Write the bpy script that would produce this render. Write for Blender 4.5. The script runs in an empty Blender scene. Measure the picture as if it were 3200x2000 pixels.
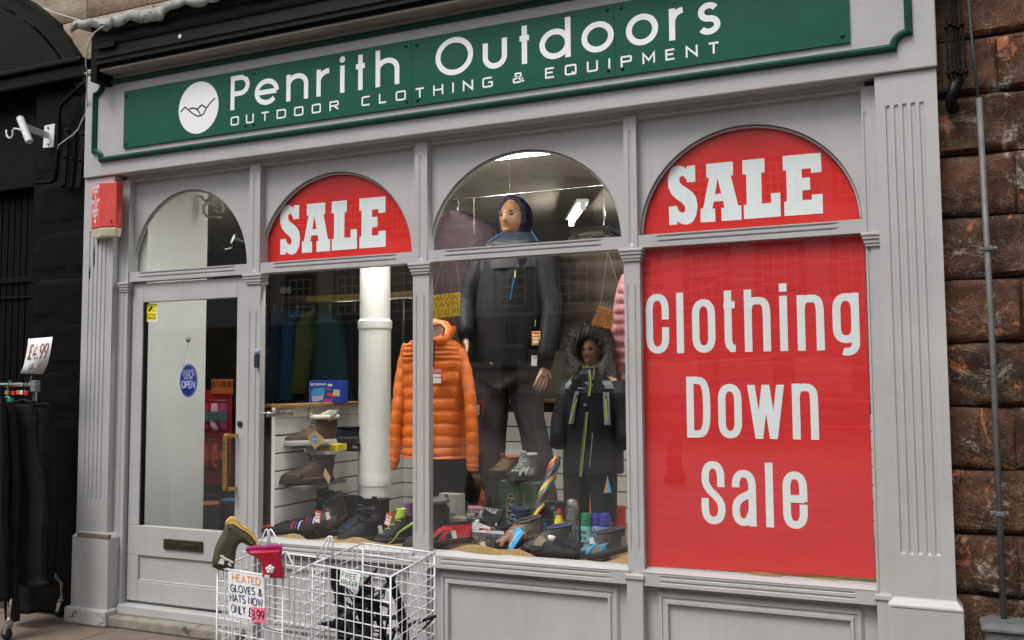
import bpy, bmesh, math, random
from mathutils import Vector, Matrix
from mathutils.geometry import tessellate_polygon
random.seed(7)
SC = bpy.context.scene
COL = SC.collection
pi = math.pi
# ------------------------------------------------------------------ camera
CAM_D, CAM_H, FOC = 4.4, 1.495, 1.8          # metres to the shopfront plane (y = 0), eye height, focal/half-width
YAW, PITCH, ROLL = -0.4176115, 0.0678019, -0.0065579
def _axes():
    cy, sy, cp, sp, cr, sr = math.cos(YAW), math.sin(YAW), math.cos(PITCH), math.sin(PITCH), math.cos(ROLL), math.sin(ROLL)
    f = Vector((sy*cp, cy*cp, sp)); r = Vector((cy, -sy, 0)); u = r.cross(f)
    return r*cr+u*sr, u*cr-r*sr, f
AR, AU, AF = _axes()
cam = bpy.data.objects.new('camera', bpy.data.cameras.new('camera'))
COL.objects.link(cam)
cam.matrix_world = Matrix(((AR.x, AU.x, -AF.x, 0), (AR.y, AU.y, -AF.y, -CAM_D), (AR.z, AU.z, -AF.z, CAM_H), (0, 0, 0, 1)))
cam.data.sensor_width = 36; cam.data.lens = 18*FOC
cam.data.clip_start = .05; cam.data.clip_end = 500
SC.camera = cam
SC.render.resolution_x = 1024; SC.render.resolution_y = 640
# ------------------------------------------------------------------ sky, sun, exposure
SUN_EL, SUN_AZ = math.radians(58), math.radians(200)
wd = bpy.data.worlds.new('World'); SC.world = wd; wd.use_nodes = True
_n = wd.node_tree.nodes; _l = wd.node_tree.links
_sky = _n.new('ShaderNodeTexSky'); _sky.sky_type = 'NISHITA'; _sky.sun_disc = False
_sky.sun_elevation = SUN_EL; _sky.sun_rotation = SUN_AZ; _sky.dust_density = 6; _sky.air_density = 1.0; _sky.ozone_density = 1
_hs = _n.new('ShaderNodeHueSaturation'); _hs.inputs['Saturation'].default_value = .16
_l.new(_sky.outputs[0], _hs.inputs['Color'])
_l.new(_hs.outputs[0], _n['Background'].inputs[0]); _n['Background'].inputs[1].default_value = .105
sun = bpy.data.objects.new('sun', bpy.data.lights.new('sun', 'SUN')); COL.objects.link(sun)
sun.data.energy = 1.5; sun.data.angle = math.radians(24); sun.data.color = (1, .97, .93)
_sd = Vector((math.sin(SUN_AZ)*math.cos(SUN_EL), math.cos(SUN_AZ)*math.cos(SUN_EL), math.sin(SUN_EL)))
sun.rotation_euler = _sd.to_track_quat('Z', 'Y').to_euler()
SC.view_settings.view_transform = 'Standard'; SC.view_settings.look = 'None'; SC.view_settings.gamma = 1
SC.view_settings.exposure = 0.52
SC.render.engine = 'CYCLES'
# ------------------------------------------------------------------ photo pixel -> place
KD = 3200/2419.
def ray(px, py):                       # px in 3200 x 2000 photo pixels
    x = (px-1600)/1600; y = -(py-1000)/1600
    return AR*x+AU*y+AF*FOC
def W(px, py, yy=0.):                  # point on the upright plane y = yy
    d = ray(px, py); s = (CAM_D+yy)/d.y
    return Vector((d.x*s, yy, CAM_H+d.z*s))
def G(px, py, z):                      # point on the level plane z
    d = ray(px, py); s = (z-CAM_H)/d.z
    return Vector((d.x*s, -CAM_D+d.y*s, z))
def HX(px, py, x):                     # point on the upright plane x (a wall running into the shop)
    d = ray(px, py); s = x/d.x
    return Vector((x, -CAM_D+d.y*s, CAM_H+d.z*s))
def hx(k, x, y, xx): return HX(*zp(k, x, y), xx)
def RF(px, py, yfar, yg=.064):         # where the mirror image of a far upright plane seen in the window glass really stands
    p = W(px, py, yg); d = ray(px, py); s = (yg-yfar)/d.y
    return Vector((p.x+d.x*s, yfar, p.z+d.z*s))
# the photo's lens bows straight lines a little: facade points are read through the fitted lens and set on the straight facade grid
_y2, _p2, _r2, _f2, _k2 = math.radians(-23.61), math.radians(5.02), math.radians(.34), 1.7613, .09724
def _ax2():
    cy, sy, cp, sp, cr, sr = math.cos(_y2), math.sin(_y2), math.cos(_p2), math.sin(_p2), math.cos(_r2), math.sin(_r2)
    f = Vector((sy*cp, cy*cp, sp)); r = Vector((cy, -sy, 0)); u = r.cross(f)
    return r*cr+u*sr, u*cr-r*sr, f
_A2 = _ax2()
_KX = [(-1.2235, -1.1511), (-1.1087, -1.0576), (-.8274, -.8172), (-.5755, -.5794), (-.552, -.5566), (-.2946, -.3049), (-.2763, -.2864), (-.0167, -.0493), (.0003, -.0347), (.0686, .0232)]
_KZ = [(-.389, -.3398), (-.218, -.2224), (-.1996, -.2056), (.1758, .1508), (.3568, .3139), (.394, .351), (.4889, .4377)]
def _pw(k, v):
    i = 0
    while i < len(k)-2 and v > k[i+1][0]: i += 1
    (a, b), (c, d) = k[i], k[i+1]
    return b+(v-a)*(d-b)/(c-a)
def T(px, py, yy=0.):
    x = (px-1600)/1600; y = -(py-1000)/1600; s = 1+_k2*(x*x+y*y)
    d = _A2[0]*x*s+_A2[1]*y*s+_A2[2]*_f2
    X = _pw(_KX, d.x/d.y); Z = _pw(_KZ, d.z/d.y)
    return Vector((X*(CAM_D+yy), yy, CAM_H+Z*(CAM_D+yy)))
ZO = {'A': (0, 0, 3.024), 'B': (0, 500, 3.024), 'C': (0, 1000, 3.024), 'D': (0, 1500, 3.024), 'E': (800, 500, 3.024), 'F': (800, 1000, 3.024),
      'G': (600, 1500, 3.024), 'H': (1300, 500, 3.024), 'I': (1300, 1000, 3.024), 'J': (1300, 1400, 3.4357), 'K': (2600, 0, 3.024), 'L': (2600, 500, 3.024),
      'M': (2600, 1000, 3.024), 'N': (2600, 1500, 3.024), 'O': (800, 1400, 3.78), 'P': (1900, 300, 2.52), 'Q': (400, 0, 3.024), 'R': (1200, 0, 3.024),
      'S': (2000, 0, 3.024), 'U': (1900, 700, 2.689), 'V': (1900, 1200, 2.689), 'X': (300, 800, 4.654), 'd': (0, 0, 2419/3200.)}
def zp(k, x, y):
    o = ZO[k]; return o[0]+x/o[2], o[1]+y/o[2]
def w(k, x, y, yy=0.): return W(*zp(k, x, y), yy)
def t(k, x, y, yy=0.): return T(*zp(k, x, y), yy)
def g(k, x, y, z): return G(*zp(k, x, y), z)
class Facing:
    """upright plane through an anchor point, turned to face the viewer's side of the street"""
    def __init__(s, k, anchor):
        s.k = k; s.a = anchor; v = anchor-Vector((0, -CAM_D, CAM_H)); v.z = 0; s.n = v.normalized(); s.r = Vector((s.n.y, -s.n.x, 0))
    def __call__(s, x, y, off=0.):
        d = ray(*zp(s.k, x, y)); o = Vector((0, -CAM_D, CAM_H)); return o+d*((s.a-o).dot(s.n)/d.dot(s.n))+s.n*off
# ------------------------------------------------------------------ materials
MATS = {}
def _rgb(c): return (c[0], c[1], c[2], 1)
class NT:
    def __init__(s, m): s.t = m.node_tree; s.n = s.t.nodes; s.l = s.t.links
    def new(s, k, **kw):
        n = s.n.new(k)
        for a, b in kw.items(): setattr(n, a, b)
        return n
    def noise(s, scale, detail=4, rough=.6, coord=None, dist=0):
        n = s.new('ShaderNodeTexNoise'); n.inputs['Scale'].default_value = scale; n.inputs['Detail'].default_value = detail; n.inputs['Roughness'].default_value = rough
        n.inputs['Distortion'].default_value = dist
        if coord is not None: s.l.new(coord, n.inputs['Vector'])
        return n.outputs['Fac']
    def ramp(s, fac, a, b, ca=(0, 0, 0), cb=(1, 1, 1)):
        r = s.new('ShaderNodeValToRGB'); r.color_ramp.elements[0].position = a; r.color_ramp.elements[1].position = b
        r.color_ramp.elements[0].color = _rgb(ca); r.color_ramp.elements[1].color = _rgb(cb)
        s.l.new(fac, r.inputs[0]); return r.outputs[0]
    def mix(s, fac, a, b, mode='MIX'):
        m = s.new('ShaderNodeMix', data_type='RGBA', blend_type=mode)
        for i, v in ((0, fac), (6, a), (7, b)):
            if isinstance(v, (int, float)): m.inputs[i].default_value = v
            elif isinstance(v, tuple): m.inputs[i].default_value = _rgb(v)
            else: s.l.new(v, m.inputs[i])
        return m.outputs[2]
    def bump(s, h, strength=.3, dist=.01, normal=None):
        b = s.new('ShaderNodeBump'); b.inputs['Strength'].default_value = strength; b.inputs['Distance'].default_value = dist
        s.l.new(h, b.inputs['Height'])
        if normal is not None: s.l.new(normal, b.inputs['Normal'])
        return b.outputs[0]
    def coord(s, kind='Object', scale=None):
        c = s.new('ShaderNodeTexCoord').outputs[kind]
        if scale:
            m = s.new('ShaderNodeMapping'); m.inputs['Scale'].default_value = scale; s.l.new(c, m.inputs[0]); c = m.outputs[0]
        return c
def base_mat(name):
    m = bpy.data.materials.new(name); m.use_nodes = True
    return m, NT(m), m.node_tree.nodes['Principled BSDF']
def mat(name, col, rough=.5, var=.12, vs=9., bump=.0, bs=60., metal=0., spec=.5, sheen=0., stretch=None, dirt=None, coat=0.):
    """plain procedural surface: base colour broken up by noise, fine relief"""
    if name in MATS: return MATS[name]
    m, q, p = base_mat(name)
    co = q.coord('Object', stretch)
    f = q.noise(vs, 5, .65, co)
    c = q.mix(q.ramp(f, .3, .7), tuple(x*(1-var) for x in col), tuple(min(1, x*(1+var)) for x in col))
    if dirt:
        d = q.ramp(q.noise(dirt[1], 6, .7, co), dirt[2], dirt[2]+.06); c = q.mix(d, c, dirt[0])
    q.l.new(c, p.inputs['Base Color'])
    q.l.new(q.ramp(q.noise(vs*2.3, 3, .5, co), .3, .7, (max(0, rough-.08),)*3, (min(1, rough+.08),)*3), p.inputs['Roughness'])
    if spec == .5 and max(col) < .09 and metal == 0: spec = .14
    p.inputs['Metallic'].default_value = metal; p.inputs['Specular IOR Level'].default_value = spec
    p.inputs['Sheen Weight'].default_value = sheen; p.inputs['Coat Weight'].default_value = coat
    if bump: q.l.new(q.bump(q.noise(bs, 4, .6, co), bump, .004), p.inputs['Normal'])
    MATS[name] = m; return m
def emis(name, col, st):
    if name in MATS: return MATS[name]
    m, q, p = base_mat(name); p.inputs['Base Color'].default_value = _rgb(col)
    p.inputs['Emission Color'].default_value = _rgb(col); p.inputs['Emission Strength'].default_value = st
    MATS[name] = m; return m
# ------------------------------------------------------------------ mesh building
ORG = {}
class MB:
    def __init__(s): s.v = []; s.f = []
    def add(s, vs, fs):
        o = len(s.v); s.v += [Vector(p) for p in vs]; s.f += [tuple(i+o for i in f) for f in fs]; return s
    def box(s, a, b):
        (x0, y0, z0), (x1, y1, z1) = a, b
        if x0 > x1: x0, x1 = x1, x0
        if y0 > y1: y0, y1 = y1, y0
        if z0 > z1: z0, z1 = z1, z0
        return s.add([(x0, y0, z0), (x1, y0, z0), (x1, y1, z0), (x0, y1, z0), (x0, y0, z1), (x1, y0, z1), (x1, y1, z1), (x0, y1, z1)],
                     [(0, 3, 2, 1), (4, 5, 6, 7), (0, 1, 5, 4), (1, 2, 6, 5), (2, 3, 7, 6), (3, 0, 4, 7)])
    def hexa(s, p):                     # 8 corners: 4 bottom ring, 4 top ring
        return s.add(p, [(0, 3, 2, 1), (4, 5, 6, 7), (0, 1, 5, 4), (1, 2, 6, 5), (2, 3, 7, 6), (3, 0, 4, 7)])
    def obox(s, c, ax, ay, az):         # centre and three half-axes
        c, ax, ay, az = Vector(c), Vector(ax), Vector(ay), Vector(az)
        return s.hexa([c-ax-ay-az, c+ax-ay-az, c+ax+ay-az, c-ax+ay-az, c-ax-ay+az, c+ax-ay+az, c+ax+ay+az, c-ax+ay+az])
    def poly(s, pts, holes=(), off=None):
        """flat polygon with holes; off = vector extrudes it into a solid"""
        loops = [[Vector(p) for p in pts]]+[[Vector(p) for p in h] for h in holes]
        tri = tessellate_polygon(loops); vs = [p for l in loops for p in l]; n = len(vs)
        if off is None: return s.add(vs, [tuple(x) for x in tri])
        off = Vector(off)
        fs = [tuple(x) for x in tri]+[tuple(i+n for i in reversed(x)) for x in tri]
        k = 0
        for l in loops:
            m = len(l)
            for i in range(m): fs.append((k+i, k+(i+1) % m, k+(i+1) % m+n, k+i+n))
            k += m
        return s.add(vs+[p+off for p in vs], fs)
    def loft(s, rings, cap=True, closed=True):
        n = len(rings[0]); vs = [p for r in rings for p in r]; fs = []
        for i in range(len(rings)-1):
            for j in range(n if closed else n-1):
                a = i*n+j; b = i*n+(j+1) % n; fs.append((a, b, b+n, a+n))
        if cap and closed:
            fs.append(tuple(reversed(range(n)))); fs.append(tuple((len(rings)-1)*n+j for j in range(n)))
        return s.add(vs, fs)
    def tube(s, pts, r, n=8, closed=False, cap=True, flat=1.):
        pts = [Vector(p) for p in pts]; m = len(pts)
        rr = r if isinstance(r, (list, tuple)) else [r]*m
        rings = []; up = None
        for i, p in enumerate(pts):
            a = pts[(i-1) % m] if (closed or i > 0) else p; b = pts[(i+1) % m] if (closed or i < m-1) else p
            d = (b-a)
            if d.length < 1e-9: d = Vector((0, 0, 1))
            d.normalize()
            if up is None:
                up = Vector((0, 0, 1)) if abs(d.z) < .9 else Vector((1, 0, 0))
            sd = d.cross(up)
            if sd.length < 1e-6: sd = d.orthogonal()
            sd.normalize(); up = sd.cross(d).normalized()
            rings.append([p+sd*math.cos(2*pi*k/n)*rr[i]+up*math.sin(2*pi*k/n)*rr[i]*flat for k in range(n)])
        if closed: rings.append(rings[0]); return s.loft(rings, False)
        return s.loft(rings, cap)
    def lathe(s, prof, c=(0, 0, 0), ax=(0, 0, 1), n=16):
        """prof: (radius, height) from bottom to top"""
        ax = Vector(ax).normalized(); sd = ax.orthogonal().normalized(); up = ax.cross(sd); c = Vector(c)
        return s.loft([[c+ax*h+(sd*math.cos(2*pi*k/n)+up*math.sin(2*pi*k/n))*max(r, 1e-4) for k in range(n)] for r, h in prof], True)
    def inflate(s, px, fn, depth, R):
        """soft solid from a traced outline seen square on: fn maps pixels to the standing plane (fn.r right, fn.n away); edge rounds over R metres to half thickness depth"""
        P = [fn(a, b) for a, b in px]; n = len(P); r_, n_ = fn.r, fn.n
        ar = sum(P[i].dot(r_)*P[(i+1) % n].z-P[(i+1) % n].dot(r_)*P[i].z for i in range(n))
        if ar < 0: P.reverse()
        Q = []
        for i in range(n):
            a, b, c, d = P[i-1], P[i], P[(i+1) % n], P[(i+2) % n]
            for u in (0, .5): Q.append((b*2+(c-a)*u+(a*2-b*5+c*4-d)*u*u+(b*3-a-c*3+d)*u**3)*.5)
        n = len(Q); N = []
        for i in range(n):
            d = Q[(i+1) % n]-Q[i-1]; d.normalize(); N.append(r_*(-d.z)+Vector((0, 0, d.dot(r_))))
        rings = []
        for sg, fs in ((-1, (1., .8, .6, .4, .2, .05)), (0, (0,)), (1, (.05, .2, .4, .6, .8, 1.))):
            for f in fs: h = depth*math.sqrt(max(0, 1-(1-f)**2))*sg; rings.append([q+m*R*f+n_*h for q, m in zip(Q, N)])
        s.loft(rings, False); b0 = len(s.v)-n*len(rings)
        for base in (b0, b0+n*(len(rings)-1)):
            for tr in tessellate_polygon([[Vector((s.v[base+i].dot(r_), s.v[base+i].z, 0)) for i in range(n)]]): s.f.append(tuple(base+i for i in tr))
        return s
    def quad(s, a, b, c, d): return s.add([a, b, c, d], [(0, 1, 2, 3)])
    def build(s, name, m, parent=None, smooth=False, bevel=0., label=None, cat=None, group=None, kind=None, local=False, sub=0, solid=0., auto=None, fixn=False):
        me = bpy.data.meshes.new(name)
        if parent is not None and not local: o = ORG.get(parent.name, Vector())
        elif parent is None and not local:
            o = Vector((sum(p.x for p in s.v)/len(s.v), sum(p.y for p in s.v)/len(s.v), min(p.z for p in s.v)))
        else: o = Vector()
        me.from_pydata([p-o for p in s.v], [], s.f)
        if fixn:
            bm = bmesh.new(); bm.from_mesh(me); bmesh.ops.recalc_face_normals(bm, faces=bm.faces); bm.to_mesh(me); bm.free()
        if smooth: me.polygons.foreach_set('use_smooth', [True]*len(me.polygons))
        if auto is not None: me.set_sharp_from_angle(angle=math.radians(auto))
        me.validate(); me.update()
        ob = bpy.data.objects.new(name, me); COL.objects.link(ob)
        if m is not None: me.materials.append(m)
        if parent is not None:
            ob.parent = parent; ORG[ob.name] = o
        else:
            ob.location = o; ORG[ob.name] = o
        if bevel:
            b = ob.modifiers.new('bevel', 'BEVEL'); b.width = bevel; b.segments = 2; b.limit_method = 'ANGLE'; b.angle_limit = math.radians(40)
        if solid:
            b = ob.modifiers.new('solid', 'SOLIDIFY'); b.thickness = solid; b.offset = 0
        if sub:
            b = ob.modifiers.new('sub', 'SUBSURF'); b.levels = sub; b.render_levels = sub
        tag(ob, label, cat, group, kind); return ob
def tag(o, label=None, cat=None, group=None, kind=None):
    if label: o['label'] = label
    if cat: o['category'] = cat
    if group: o['group'] = group
    if kind: o['kind'] = kind
    return o
def thing(name, label, cat, loc=(0, 0, 0), rot=None, group=None, scale=None):
    o = bpy.data.objects.new(name, None); COL.objects.link(o); o.location = loc; o.empty_display_size = .05
    if rot is not None: o.rotation_euler = rot
    if scale: o.scale = (scale,)*3
    ORG[o.name] = Vector(loc) if rot is None and not scale else Vector()
    return tag(o, label, cat, group)
def bx(name, m, a, b, parent=None, bevel=.003, **k): return MB().box(a, b).build(name, m, parent, bevel=bevel, **k)
# ------------------------------------------------------------------ stroke lettering
def se(cx, cy, rx, ry, a0, a1, n=2., k=None):
    """superellipse arc, degrees"""
    k = k or max(4, int(abs(a1-a0)/15))
    out = []
    for i in range(k+1):
        a = math.radians(a0+(a1-a0)*i/k); c, s = math.cos(a), math.sin(a)
        out.append((cx+rx*math.copysign(abs(c)**(2/n), c), cy+ry*math.copysign(abs(s)**(2/n), s)))
    return out
def glyph(ch, n=2., X=.68):
    h = X/2; c4 = X-.28                                 # X: x-height
    e = lambda *a, **k: se(*a, n=n, **k)
    if X > .8:                                          # condensed poster letters: stadium bowls, upright terminals
        if ch == 'C': return .84, [[(.84, .64)]+se(.42, .76, .42, .24, 0, 180, 2.3, 14)+se(.42, .24, .42, .24, 180, 360, 2.3, 14)+[(.84, .36)]]
        if ch == 'S': return .62, [[(.60, .67)]+se(.31, .78, .29, .22, 0, 180, 2.3, 14)+[(.02, .70), (.07, .62), (.20, .53), (.40, .44), (.54, .36), (.61, .28)]+se(.31, .22, .31, .22, 0, -180, 2.3, 14)+[(.0, .33)]]
        if ch == 'o': return .66, [se(.33, X-.22, .33, .22, 0, 180, 2.3, 14)+se(.33, .22, .33, .22, 180, 360, 2.3, 14)+[(.66, X-.22)]]
        if ch == 'e': return .66, [[(.66, .47), (.66, .6)]+se(.33, X-.22, .33, .22, 0, 180, 2.3, 14)+se(.33, .22, .33, .22, 180, 360, 2.3, 14)+[(.66, .29)], [(0, .45), (.69, .45)]]
        if ch == 'a': return .60, [[(.0, X-.25)]+se(.3, X-.22, .3, .22, 180, 0, 2.3, 14)+[(.6, 0)], [(.6, .53), (.42, .48), (.18, .42), (.04, .34), (0, .25), (0, .2)]+se(.27, .2, .27, .2, 180, 330, 2.3, 10)+[(.6, .2)]]
        if ch == 'g': return .64, [[(.64, X-.22)]+se(.32, X-.22, .32, .22, 0, 180, 2.3, 14)+se(.32, .32, .32, .20, 180, 360, 2.3, 14)+[(.64, X-.22)], [(.64, X), (.64, .06)]+se(.34, .06, .30, .16, 0, -115, 2.3, 10)]
    if ch == 'A': return .8, [[(0, 0), (.4, 1), (.8, 0)], [(.13, .32), (.67, .32)]]
    if ch == 'B': return .62, [[(.36, .53), (0, .53), (0, 1), (.34, 1)]+e(.34, .765, .22, .235, 90, -90)[1:], [(0, .53), (0, 0), (.34, 0)]+e(.36, .265, .26, .265, -90, 90)[1:]]
    if ch == 'C': return .8, [e(.42, .5, .42, .5, 48, 312)]
    if ch == 'D': return .74, [[(.28, 0), (0, 0), (0, 1), (.28, 1)]+e(.28, .5, .46, .5, 90, -90)[1:]]
    if ch == 'E': return .56, [[(.56, 1), (0, 1), (0, 0), (.56, 0)], [(.0, .52), (.48, .52)]]
    if ch == 'F': return .54, [[(.54, 1), (0, 1), (0, 0)], [(0, .52), (.46, .52)]]
    if ch == 'G': return .84, [e(.43, .5, .43, .5, 48, 345)+[(.84, .48), (.48, .48)]]
    if ch == 'H': return .7, [[(0, 0), (0, 1)], [(.7, 0), (.7, 1)], [(0, .52), (.7, .52)]]
    if ch == 'I': return .06, [[(.03, 0), (.03, 1)]]
    if ch == 'J': return .42, [[(.42, 1), (.42, .22)]+e(.21, .22, .21, .22, 0, -150)[1:]]
    if ch == 'K': return .64, [[(0, 0), (0, 1)], [(.6, 1), (.04, .45)], [(.2, .6), (.64, 0)]]
    if ch == 'L': return .52, [[(0, 1), (0, 0), (.52, 0)]]
    if ch == 'M': return .84, [[(0, 0), (0, 1), (.42, .25), (.84, 1), (.84, 0)]]
    if ch == 'N': return .7, [[(0, 0), (0, 1), (.7, 0), (.7, 1)]]
    if ch == 'O': return .9, [e(.45, .5, .45, .5, 0, 360)]
    if ch == 'P': return .6, [[(0, 0), (0, 1)], [(.02, 1), (.32, 1)]+e(.32, .73, .28, .27, 90, -90)[1:]+[(.02, .46)]]
    if ch == 'Q': return .9, [e(.45, .5, .45, .5, 0, 360), [(.55, .25), (.88, -.08)]]
    if ch == 'R': return .62, [[(0, 0), (0, 1)], [(.02, 1), (.32, 1)]+e(.32, .75, .28, .25, 90, -90)[1:]+[(.02, .5)], [(.3, .5), (.62, 0)]]
    if ch == 'S': return .6, [e(.3, .75, .28, .25, 35, 270)+e(.3, .25, .3, .25, 90, -145)[1:]]
    if ch == 'T': return .64, [[(0, 1), (.64, 1)], [(.32, 1), (.32, 0)]]
    if ch == 'U': return .7, [[(0, 1), (0, .35)]+e(.35, .35, .35, .35, 180, 360)[1:]+[(.7, 1)]]
    if ch == 'V': return .74, [[(0, 1), (.37, 0), (.74, 1)]]
    if ch == 'W': return 1.05, [[(0, 1), (.27, 0), (.525, .9), (.78, 0), (1.05, 1)]]
    if ch == 'X': return .68, [[(0, 0), (.68, 1)], [(0, 1), (.68, 0)]]
    if ch == 'Y': return .7, [[(0, 1), (.35, .48), (.7, 1)], [(.35, .48), (.35, 0)]]
    if ch == 'Z': return .64, [[(0, 1), (.64, 1), (0, 0), (.64, 0)]]
    if ch == 'a': return .56, [e(.28, X*.72, .27, X*.28, 165, 0, k=10)+[(.55, 0)], [(.55, X*.6)]+e(.27, X*.28, .27, X*.28, 80, 345, k=14)]
    if ch == 'b': return .66, [[(0, 1), (0, 0)], e(.33, h, .33, h, 0, 360)]
    if ch == 'c': return .6, [e(.33, h, .33, h, 45, 315)]
    if ch == 'd': return .66, [[(.66, 1), (.66, 0)], e(.33, h, .33, h, 0, 360)]
    if ch == 'e': return .66, [e(.33, h, .33, h, 0, 318, k=22), [(.02, h-.005), (.65, h-.005)]]
    if ch == 'f': return .4, [[(.14, 0), (.14, .78)]+e(.34, .78, .2, .22, 180, 80)[1:], [(0, X), (.36, X)]]
    if ch == 'g': return .64, [e(.32, h, .32, h, 0, 360), [(.64, X), (.64, -.05)]+e(.34, -.05, .3, .22, 0, -140)[1:]]
    if ch == 'h': return .58, [[(0, 0), (0, 1)], [(0, c4)]+e(.29, c4, .29, .28, 180, 0)[1:]+[(.58, 0)]]
    if ch == 'i': return .06, [[(.03, 0), (.03, X)]]+([[(.03, X+.206), (.03, X+.222)]] if X > .8 else [])
    if ch == 'k': return .52, [[(0, 0), (0, 1)], [(.48, X), (.03, .3)], [(.17, .42), (.52, 0)]]
    if ch == 'l': return .06, [[(.03, 0), (.03, 1)]]
    if ch == 'm': return .9, [[(0, 0), (0, X)], [(0, .44)]+e(.225, .44, .225, .24, 180, 0)[1:]+[(.45, 0)], [(.45, .44)]+e(.675, .44, .225, .24, 180, 0)[1:]+[(.9, 0)]]
    if ch == 'n': return .58, [[(0, 0), (0, X)], [(0, c4)]+e(.29, c4, .29, .28, 180, 0)[1:]+[(.58, 0)]]
    if ch == 'o': return .66, [e(.33, h, .33, h, 0, 360)]
    if ch == 'p': return .66, [[(0, X), (0, -.3)], e(.33, h, .33, h, 0, 360)]
    if ch == 'r': return .36, [[(0, 0), (0, X)], [(0, X*.55)]+e(.36, X*.55, .36, X*.45, 180, 90)[1:]]
    if ch == 's': return .46, [e(.23, X*.75, .21, X*.25, 30, 270)+e(.23, X*.25, .23, X*.25, 90, -150)[1:]]
    if ch == 't': return (.46, [[(.46, 0), (.32, 0), (.22, .05), (.17, .14), (.17, 1.)], [(0, .80), (.46, .80)]]) if X > .8 else (.36, [[(.18, 0), (.18, .97)], [(0, X-.04), (.36, X-.04)]])
    if ch == 'u': return .58, [[(0, X), (0, .28)]+e(.29, .28, .29, .28, 180, 360)[1:]+[(.58, X)]]
    if ch == 'v': return .54, [[(0, X), (.27, 0), (.54, X)]]
    if ch == 'w': return .8, [[(0, X), (.2, 0), (.4, X), (.6, 0), (.8, X)]]
    if ch == 'y': return .54, [[(0, X), (.27, .05)], [(.54, X), (.16, -.3)]]
    if ch == '0': return .6, [e(.3, .5, .3, .5, 0, 360)]
    if ch == '1': return .3, [[(0, .8), (.2, 1), (.2, 0)]]
    if ch == '2': return .56, [e(.28, .72, .28, .28, 165, -35)+[(0, 0), (.58, 0)]]
    if ch == '3': return .56, [e(.26, .76, .26, .24, 150, -90)+e(.27, .26, .29, .26, 90, -150)[1:]]
    if ch == '4': return .6, [[(.44, 0), (.44, 1), (0, .3), (.6, .3)]]
    if ch == '7': return .56, [[(0, 1), (.56, 1), (.18, 0)]]
    if ch == '9': return .58, [e(.29, .7, .28, .3, 0, 360), [(.57, .7), (.5, .3), (.25, 0)]]
    if ch == '6': return .58, [e(.29, .3, .28, .3, 0, 360), [(.01, .3), (.1, .7), (.38, 1)]]
    if ch == '8': return .56, [e(.28, .76, .24, .24, 0, 360), e(.28, .26, .28, .26, 0, 360)]
    if ch == '&': return .76, [[(.76, 0), (.17, .68)]+e(.34, .8, .2, .2, 200, -20, k=10)[1:]+[(.1, .38)]+e(.28, .22, .27, .22, 150, 290, k=8)+[(.7, .42)]]
    if ch == '£': return .58, [[(.58, 0), (.02, 0), (.16, .25), (.16, .72)]+e(.36, .74, .2, .26, 180, 20)[1:], [(0, .46), (.42, .46)]]
    if ch == '.': return .06, [[(.03, 0), (.03, .1)]]
    if ch == ',': return .06, [[(.03, .08), (0, -.1)]]
    if ch == '!': return .06, [[(.03, .25), (.03, 1)], [(.03, 0), (.03, .1)]]
    if ch == "'": return .06, [[(.03, .75), (.03, 1)]]
    if ch == '/': return .4, [[(0, 0), (.4, 1)]]
    if ch == '-': return .36, [[(0, .45), (.36, .45)]]
    return .35, []
def ribbon(mb, pts, wd, fr, off):
    """flat mitred stroke; fr maps (u, v, height) to the place"""
    q = [pts[0]]
    for p in pts[1:]:
        if math.hypot(p[0]-q[-1][0], p[1]-q[-1][1]) > 1e-5: q.append(p)
    if len(q) < 2: return
    closed = len(q) > 3 and math.hypot(q[0][0]-q[-1][0], q[0][1]-q[-1][1]) < 1e-4
    if closed: q = q[:-1]
    n = len(q); L = []; Rr = []
    for i in range(n):
        a = q[(i-1) % n] if (closed or i) else None; b = q[(i+1) % n] if (closed or i < n-1) else None; p = q[i]
        d = []
        if a: d.append(Vector((p[0]-a[0], p[1]-a[1])).normalized())
        if b: d.append(Vector((b[0]-p[0], b[1]-p[1])).normalized())
        nn = [Vector((-x.y, x.x)) for x in d]
        m = sum(nn, Vector((0, 0)))
        if m.length < 1e-6: m = nn[0]
        m.normalize(); c = max(.42, m.dot(nn[0])); m = m*(wd/2/c)
        L.append(fr(p[0]+m.x, p[1]+m.y, off)); Rr.append(fr(p[0]-m.x, p[1]-m.y, off))
    vs = L+Rr; fs = []
    for i in range(n if closed else n-1):
        j = (i+1) % n; fs.append((i, i+n, j+n, j))
    mb.add(vs, fs)
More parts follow.
